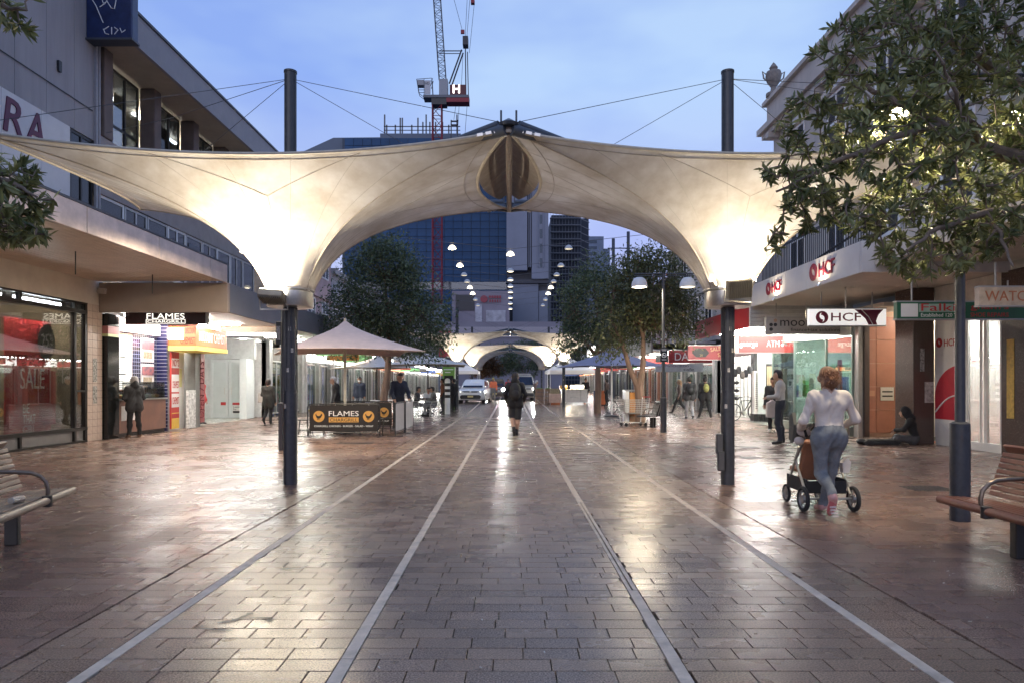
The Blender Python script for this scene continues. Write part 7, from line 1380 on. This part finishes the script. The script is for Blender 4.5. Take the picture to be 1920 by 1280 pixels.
# 1 woman with the stroller
wx, wy = 3.48, 7.45
wom = person('woman in cream jumper and blue jeans pushing a stroller, seen from behind', (wx, wy), 0, 1.64, cream_c, denim, shoe_p, hairc=(.15, .068, .03), bulk=.94, hair='bun', vox=.0105, face=True, hips=1.12, wrinkle=.006, sleeves=.93,
    pose=dict(eL=(-.30, .0, 1.12), eR=(.32, .02, 1.13), wL=(-.215, .26, 1.02), wR=(.215, .27, 1.02), hL=(-.10, 0, .93), hR=(.10, .02, .93), kL=(-.075, .06, .50), aL=(-.06, -.22, .30), tL=(-.06, -.14, .08), kR=(.085, .14, .52), aR=(.06, .30, .10), tR=(.06, .47, .035), neck=(0, .02, 1.46), head=(0, .06, 1.615)), group=G2)
m = MB(); s = 1.64 / 1.75; hs = MB(); rs = np.random.default_rng(4)
for q in range(150):
    a = rs.uniform(0, 2 * math.pi); e_ = rs.uniform(-.5, 1.3); d = np.array([math.cos(a) * math.cos(e_), math.sin(a) * math.cos(e_) * .9 - .25, math.sin(e_)]); p0 = np.array([0, .045, 1.655]) + d * .088; p2 = np.array([.01, -.05, 1.56]) + rs.normal(size=3) * (.04, .015, .03); mid = (p0 + p2) / 2 + d * .045
    hs.tube([p0 * s, mid * s, p2 * s], [.0035, .0035, .002], 4)
hs.build('hair_strands', M('auburn_strand', (.22, .10, .045), .45, 0, .4, 30), wom)
m.ell((-.06 * s, -.195 * s, .155 * s), (.045, .018, .125), 12, 8, rot=(R(28), 0, 0)); so = m.build('shoe_sole', M('pink_sole', (.45, .12, .13), .6), wom, smooth=True)
for i in range(7): MB().obox((-.06 * s, (-.215 - .0) * s - .014 + (i - 3) * .014, .155 * s + (i - 3) * .03), (.075, .012, .012), (R(28), 0, 0)).build('sole_tread', M('white_rubber', (.62, .55, .54), .6), so)
MB().tube([(.135 * s * math.cos(a), .1 * s * math.sin(a) - .005, 1.015 * s) for a in [i * math.pi / 10 for i in range(20)]], .014, 6, closed=True).build('waistband', cloth('denim_band', (.11, .14, .18)), wom)
# stroller
S = thing('stroller', 'dark frame baby stroller with tan seat pushed by the woman in cream', 'stroller', (3.61, 8.05, 0)); frm = M('stroller_frame', (.3, .29, .27), .35, .6); blkc = cloth('stroller_black', (.02, .02, .022))
for x, y, r in ((-.285, -.3, .145), (.285, -.3, .145), (-.2, .38, .11), (.2, .38, .11)):
    wv = MB().tube([(x, y + r * .84 * math.cos(a), r + r * .84 * math.sin(a)) for a in [i * math.pi / 12 for i in range(24)]], r * .17, 8, closed=True).build('wheel', M('tyre_rubber', (.015, .015, .016), .8), S, smooth=True); MB().cyl((x - .02, y, r), (x + .02, y, r), r * .3, n=10).tube([(x, y + r * .7 * math.cos(a), r + r * .7 * math.sin(a)) for a in [i * math.pi / 10 for i in range(20)]], .012, 5, closed=True).build('rim', frm, wv); sp = MB()
    for i in range(6): a = i * math.pi / 3; sp.tube([(x, y, r), (x, y + r * .7 * math.cos(a), r + r * .7 * math.sin(a))], .007, 4)
    sp.build('spokes', frm, wv)
MB().tube([(-.25, -.3, .2), (-.25, .0, .55), (-.24, -.28, .9), (-.2, -.36, 1.0)], .016, 8).tube([(.25, -.3, .2), (.25, .0, .55), (.24, -.28, .9), (.2, -.36, 1.0)], .016, 8).tube([(-.2, .38, .14), (-.24, .0, .6), (-.25, -.1, .72)], .014, 8).tube([(.2, .38, .14), (.24, .0, .6), (.25, -.1, .72)], .014, 8).tube([(-.285, -.3, .15), (.285, -.3, .15)], .014, 8).build('frame', frm, S, smooth=True)
MB().tube([(-.2, -.36, 1.0), (-.12, -.38, 1.015), (.12, -.38, 1.015), (.2, -.36, 1.0)], .018, 8).build('handlebar', M('foam_grip', (.02, .02, .02), .8), S, smooth=True); MB().box(-.23, .23, -.25, .3, .2, .24).box(-.23, -.215, -.25, .3, .24, .36).box(.215, .23, -.25, .3, .24, .36).box(-.215, .215, -.25, -.235, .24, .34).build('basket', blkc, S)
tan_l = M('tan_leather', (.27, .115, .06), .5, 0, .2, 5); MB().obox((0, -.02, .56), (.4, .09, .5), (R(16), 0, 0)).build('seat_back', tan_l, S, bevel=.03); MB().box(-.2, .2, -.02, .3, .4, .46).build('seat', tan_l, S, bevel=.02)
hp = MB().lathe([(.26, 0), (.255, .08), (.22, .2), (.13, .29), (0, .32)], 14, (0, 0, 0), a0=0, a1=math.pi); hp.v = [(x, .05 + z * .9, .74 + y * .9) for x, y, z in hp.v]; hp.build('hood', M('stroller_hood', (.1, .1, .085), .8), S, smooth=True)
MB().ell((-.31, -.25, .8), (.06, .05, .05), 10, 6).ell((-.26, -.27, .92), (.09, .06, .07), 10, 7).build('toy_bundle', cloth('toy_pale', (.5, .44, .4)), S, smooth=True); MB().tube([(-.25, -.3, .86), (-.29, -.33, .95), (-.22, -.34, 1.0), (-.2, -.28, .9)], .02, 7).build('cup_holder', blkc, S); MB().prism([(-.02, 0), (.05, .0), (.07, .12), (.03, .17), (-.03, .11)], -.04, .04).build('plastic_bag', M('white_bag', (.6, .55, .5), .5), S, loc=(.2, -.24, .44)); MB().prismx([(0, 0), (.1, .02), (.08, .3), (0, .34), (-.05, .2)], -.02, .02).build('side_flap', M('stroller_hood', (.1, .1, .085)), S, loc=(-.31, -.1, .78))
# 2 walking man with backpack and shorts
person('man in dark hooded jacket and shorts walking away down the middle', (PX(966, 19), 19.0), 0, 1.77, black_c, cloth('dark_shorts', (.025, .026, .03)), shoe_b, skin_l, (.02, .014, .01), dict(kL=(-.08, .06, .52), aL=(-.03, -.14, .16), tL=(-.03, -.02, .03), kR=(.08, .02, .5), aR=(.04, .04, .09), tR=(.05, .2, .035), eL=(-.29, -.08, 1.14), eR=(.29, -.06, 1.14), wL=(-.24, .12, .98), wR=(.24, .14, .98)), coat=.12, shorts=True, hood=True, socks=black_c, group=G2, bulk=1.06)
def backpack(label, x, y, z, rz, c, sc=1.0):
    t = thing('backpack', label, 'backpack', (x, y, z), rz, 'backpacks'); m_ = M('pack_' + c[0], c[1], .75, 0, .3, 10, .3, 60); o = MB().ell((0, -.16 * sc, 0), (.16 * sc, .1 * sc, .25 * sc), 14, 10).build('sack', m_, t, smooth=True); o.scale = (1, 1, 1); MB().ell((0, -.24 * sc, -.07 * sc), (.12 * sc, .05 * sc, .12 * sc), 12, 8).build('pocket', m_, t, smooth=True)
    for s_ in (-1, 1): MB().tube([(s_ * .09 * sc, -.12 * sc, .2 * sc), (s_ * .1 * sc, 0, .23 * sc), (s_ * .11 * sc, .1 * sc, .12 * sc), (s_ * .12 * sc, .05 * sc, -.15 * sc), (s_ * .1 * sc, -.1 * sc, -.2 * sc)], .018, 6).build('strap', m_, t)
    return t
backpack('black backpack on the man walking away down the middle', PX(966, 19), 18.98, 1.24, 0, ('black', (.016, .016, .018)))
# 3 man in grey sweater
person('man in pale grey sweater and dark jeans standing near the bank glass', (PX(1463, 16.5), 16.5), 62, 1.8, greyk, dkdenim, shoe_b, skin_l, (.018, .013, .01), dict(eL=(-.24, .04, 1.12), wL=(-.15, .24, 1.1), eR=(.24, .02, 1.12), wR=(.12, .25, 1.08), kL=(-.13, .05, .5), aL=(-.16, -.02, .09), tL=(-.19, .14, .035), kR=(.12, .03, .5), aR=(.16, -.04, .09), tR=(.2, .1, .035), head=(0, .06, 1.61)), vox=.015, bulk=1.02, group=G2)
t = thing('shopping_bag', 'white carrier bag hanging beside the man in the grey sweater', 'bag', (PX(1447, 17), 17.0, .62)); MB().prism([(-.14, 0), (.12, -.02), (.15, .34), (.02, .44), (-.13, .36)], -.05, .05).build('bag_body', M('white_bag', (.6, .55, .5)), t, bevel=.02); MB().tube([(-.06, 0, .38), (0, 0, .48), (.06, 0, .38)], .008, 5).build('handle', whitep, t)
person('shopper in black trousers and white shoes behind the man in grey', (PX(1450, 20.5), 20.5), 150, 1.66, char, black_c, shoe_w, skin_m, face=False, vox=.02, group=G2)
# 4 busker
person('hooded busker in black sitting cross legged against the granite pillar', (PX(1716, 16.3), 16.35), 62, 1.74, black_c, cloth('grey_blanket', (.06, .06, .065)), shoe_b, skin_l, hair='hood', vox=.015, z=-.0,
    pose=dict(pel=(0, 0, .13), chest=(0, .06, .42), neck=(0, .12, .63), head=(0, .2, .765), sL=(-.18, .08, .58), sR=(.18, .08, .58), eL=(-.25, .22, .36), eR=(.25, .2, .36), wL=(-.06, .38, .34), wR=(.07, .38, .30), hL=(-.1, .04, .12), hR=(.1, .04, .12), kL=(-.36, .36, .15), kR=(.36, .36, .15), aL=(.1, .42, .08), aR=(-.1, .48, .08), tL=(.24, .46, .05), tR=(-.24, .5, .05)), group=G2)
# 5 lady at the counter
person('grey haired lady in quilted black jacket at the chargrill counter', (PX(252, 18.45), 18.45), 52, 1.66, char, black_c, boot_t, skin_l, (.33, .31, .29), dict(eL=(-.26, .03, 1.13), eR=(.26, .03, 1.13), wL=(-.14, .2, 1.06), wR=(.14, .2, 1.06), kL=(-.12, .02, .5), aL=(-.15, -.02, .09), tL=(-.17, .13, .035), kR=(.11, .02, .5), aR=(.14, -.02, .09), tR=(.17, .13, .035)), coat=.15, hair='bob', bulk=1.12, vox=.015, hips=1.1, hood=True, group=G2)
# 6 woman with tote
person('woman in dark coat walking away past the white shopfront with a bag', (PX(503, 24.4), 24.4), -5, 1.63, cloth('olive_coat', (.03, .03, .026)), black_c, shoe_b, skin_l, (.03, .02, .014), dict(kL=(-.09, .04, .5), aL=(-.1, -.18, .2), tL=(-.1, -.08, .04)), coat=.45, hair='bob', bulk=1.08, group=G2)
t = thing('tote_bag', 'pale tote bag carried by the woman in the dark coat', 'bag', (PX(490, 24.4), 24.4, .78)); MB().prism([(-.12, 0), (.1, 0), (.12, .34), (-.1, .36)], -.05, .05).build('bag_body', cloth('tote', (.45, .42, .38)), t, bevel=.02); MB().tube([(-.05, 0, .35), (.1, 0, .62), (.07, 0, .35)], .01, 5).build('handle', cloth('tote', (.45, .42, .38)), t)
# 7-9 people behind the barriers
person('white haired man in black coat walking left behind the barriers', (PX(630, 23.5), 23.5), 110, 1.74, black_c, black_c, shoe_b, skin_l, (.5, .48, .46), dict(head=(0, .1, 1.58), neck=(0, .05, 1.45), kL=(-.1, .14, .5), aL=(-.1, .2, .1), tL=(-.1, .36, .04), kR=(.1, -.02, .5), aR=(.1, -.24, .14), tR=(.1, -.1, .04)), coat=.5, bulk=1.15, group=G2)
pm_ = person('man in navy jacket and white face mask walking towards the camera', (PX(674, 31.5), 31.5), 180, 1.78, navy_c, cloth('blue_grey_pants', (.12, .13, .15)), shoe_b, skin_m, pose=dict(kL=(-.09, .12, .5), aL=(-.09, .14, .1), tL=(-.09, .3, .04), kR=(.09, 0, .5), aR=(.09, -.2, .12), tR=(.09, -.06, .04)), coat=.1, bulk=1.1, group=G2); MB().ell((0, .08, 1.585), (.06, .045, .05), 10, 7).build('face_mask', whitep, pm_, smooth=True)
person('dark haired man in navy sweater leaning on the side barrier', (PX(748, 22.0), 22.0), -150, 1.82, navy_c, dkdenim, shoe_b, skin_l, pose=dict(eR=(.27, .08, 1.12), wR=(.24, .22, .95), eL=(-.27, .1, 1.12), wL=(-.24, .24, .96), head=(0, .12, 1.60), neck=(0, .06, 1.45), chest=(0, .03, 1.23)), bulk=1.2, vox=.015, group=G2)
sit = dict(pel=(0, 0, .52), chest=(0, .04, .82), neck=(0, .08, 1.04), head=(0, .12, 1.20), sL=(-.185, .05, .99), sR=(.185, .05, .99), eL=(-.24, .12, .74), eR=(.24, .12, .74), wL=(-.12, .36, .78), wR=(.12, .36, .78), hL=(-.1, .02, .5), hR=(.1, .02, .5), kL=(-.12, .44, .5), kR=(.12, .44, .5), aL=(-.12, .40, .09), aR=(.12, .46, .09), tL=(-.12, .56, .035), tR=(.12, .62, .035))
person('seated diner in dark jacket facing right at the cafe table', (PX(780, 31), 31), -90, 1.75, char, greyp, shoe_b, skin_m, pose=sit, bulk=1.1, vox=.018, group=G2); person('seated diner in grey camouflage hoodie facing left at the cafe table', (PX(815, 30.8), 30.8), 90, 1.75, cloth('camo', (.1, .1, .09), var=.6), greyp, shoe_b, skin_m, pose=sit, bulk=1.15, vox=.018, hair='cap', group=G2)
person('third diner in pale top half hidden behind the cafe table', (PX(803, 32), 32.2), 180, 1.7, cloth('pale_top', (.4, .42, .44)), char, shoe_b, skin_m, pose=sit, vox=.02, group=G2); t = None
person('standing person in brown beside the striped bollard', (PX(828, 34), 34.5), 90, 1.72, cloth('rust', (.16, .06, .03)), char, shoe_b, skin_m, vox=.02, group=G2); person('person in black standing between bollard and far mast', (PX(850, 36), 36.3), 60, 1.74, black_c, black_c, shoe_b, skin_m, vox=.02, group=G2)
# 12 two men with backpacks, passing woman
walk = dict(kL=(-.09, .1, .5), aL=(-.09, .16, .1), tL=(-.09, .32, .04), kR=(.09, .02, .5), aR=(.09, -.2, .16), tR=(.09, -.08, .04))
person('man in dark jacket and pale trousers with black backpack near the grille', (PX(1293, 28), 28), 0, 1.76, char, cloth('pale_jeans', (.28, .28, .29)), shoe_b, skin_m, (.02, .015, .012), walk, coat=.1, bulk=1.08, group=G2); backpack('black backpack on the man in pale trousers', PX(1293, 28), 27.97, 1.24, 0, ('black', (.016, .016, .018)))
stance = dict(kL=(-.14, .02, .5), aL=(-.24, -.02, .09), tL=(-.3, .12, .035), kR=(.14, .02, .5), aR=(.24, .04, .09), tR=(.28, .2, .035)); person('man in black with yellow green backpack near the grille', (PX(1322, 29), 29), -8, 1.76, black_c, black_c, shoe_b, skin_m, (.015, .013, .013), stance, coat=.25, bulk=1.08, group=G2); backpack('small yellow green backpack on the man in black', PX(1323, 29), 28.96, 1.28, -8, ('lime', (.38, .38, .12)), .75)
person('woman with long fair hair striding left into the bright shop', (PX(1274, 33.5), 33.5), 80, 1.66, cloth('taupe', (.16, .12, .1)), black_c, shoe_b, skin_l, (.3, .18, .09), dict(kL=(-.08, .22, .52), aL=(-.08, .36, .1), tL=(-.08, .52, .05), kR=(.08, -.1, .48), aR=(.08, -.38, .14), tR=(.08, -.26, .04)), hair='long', group=G2, vox=.018)
# 14 worker and stall people
wk = person('worker in orange safety vest and pale trousers in front of the headlights', (PX(925, 50), 50), 175, 1.76, orangec, chino, shoe_b, skin_m, (.5, .4, .1), dict(kL=(-.09, .05, .5), aL=(-.12, 0, .09), tL=(-.14, .16, .04), aR=(.14, -.02, .09), tR=(.16, .14, .04)), vox=.02, hair='cap', group=G2)
person('pedestrian in tan clothes beside the white parked car', (PX(906, 50), 49.5), 170, 1.72, cloth('tan', (.36, .24, .16)), cloth('tan_p', (.34, .26, .19)), shoe_w, skin_l, vox=.022, group=G2, face=False); person('shopper in red top behind the dark SUV headlight glare', (PX(953, 56), 55.5), 180, 1.68, redc, char, shoe_b, skin_m, vox=.022, group=G2, face=False); person('grey haired shopper bending beside the fruit crates', (PX(1003, 46), 46), -80, 1.66, cloth('pinkgrey', (.2, .13, .11)), black_c, shoe_w, skin_l, (.5, .48, .45), dict(head=(0, .14, 1.56), neck=(0, .07, 1.42)), vox=.022, group=G2)
person('stall keeper in black behind the market counter', (PX(1098, 47), 47), 180, 1.74, black_c, black_c, shoe_b, skin_m, vox=.022, group=G2)
person('customer in dark coat by the orange bin', (PX(1136, 43), 42.6), 60, 1.7, cloth('dark_brown', (.06, .035, .03)), black_c, shoe_b, skin_m, vox=.022, group=G2, hair='bob')
person('person in red jacket and grey trousers half hidden by the chemist pillar', (PX(376, 24.6), 24.6), -100, 1.72, redc, greyp, shoe_b, skin_l, vox=.018, group=G2, coat=.2)
# mannequins in the clothes shop
for i, (px, D, c1, c2, lb) in enumerate(((6, 14.5, 'black', (.02, .02, .02), 'mannequin in a black dress nearest the edge of the shop window'), (20, 14.9, 'sand', (.35, .3, .22), 'mannequin in a sand coloured dress in the shop window'), (33, 15.1, 'olive', (.12, .11, .07), 'mannequin in an olive coat beside the red banner'))):
    person(lb, (-11.25 - .1 * i, 14.35 + .28 * i), -90, 1.74, cloth('m_' + c1, c2), cloth('m_' + c1, c2), M('mannequin', (.5, .45, .38), .4), M('mannequin', (.5, .45, .38), .4), hair='none', face=False, coat=.75, vox=.02, name='mannequin', cat='mannequin', z=.36 - .3)
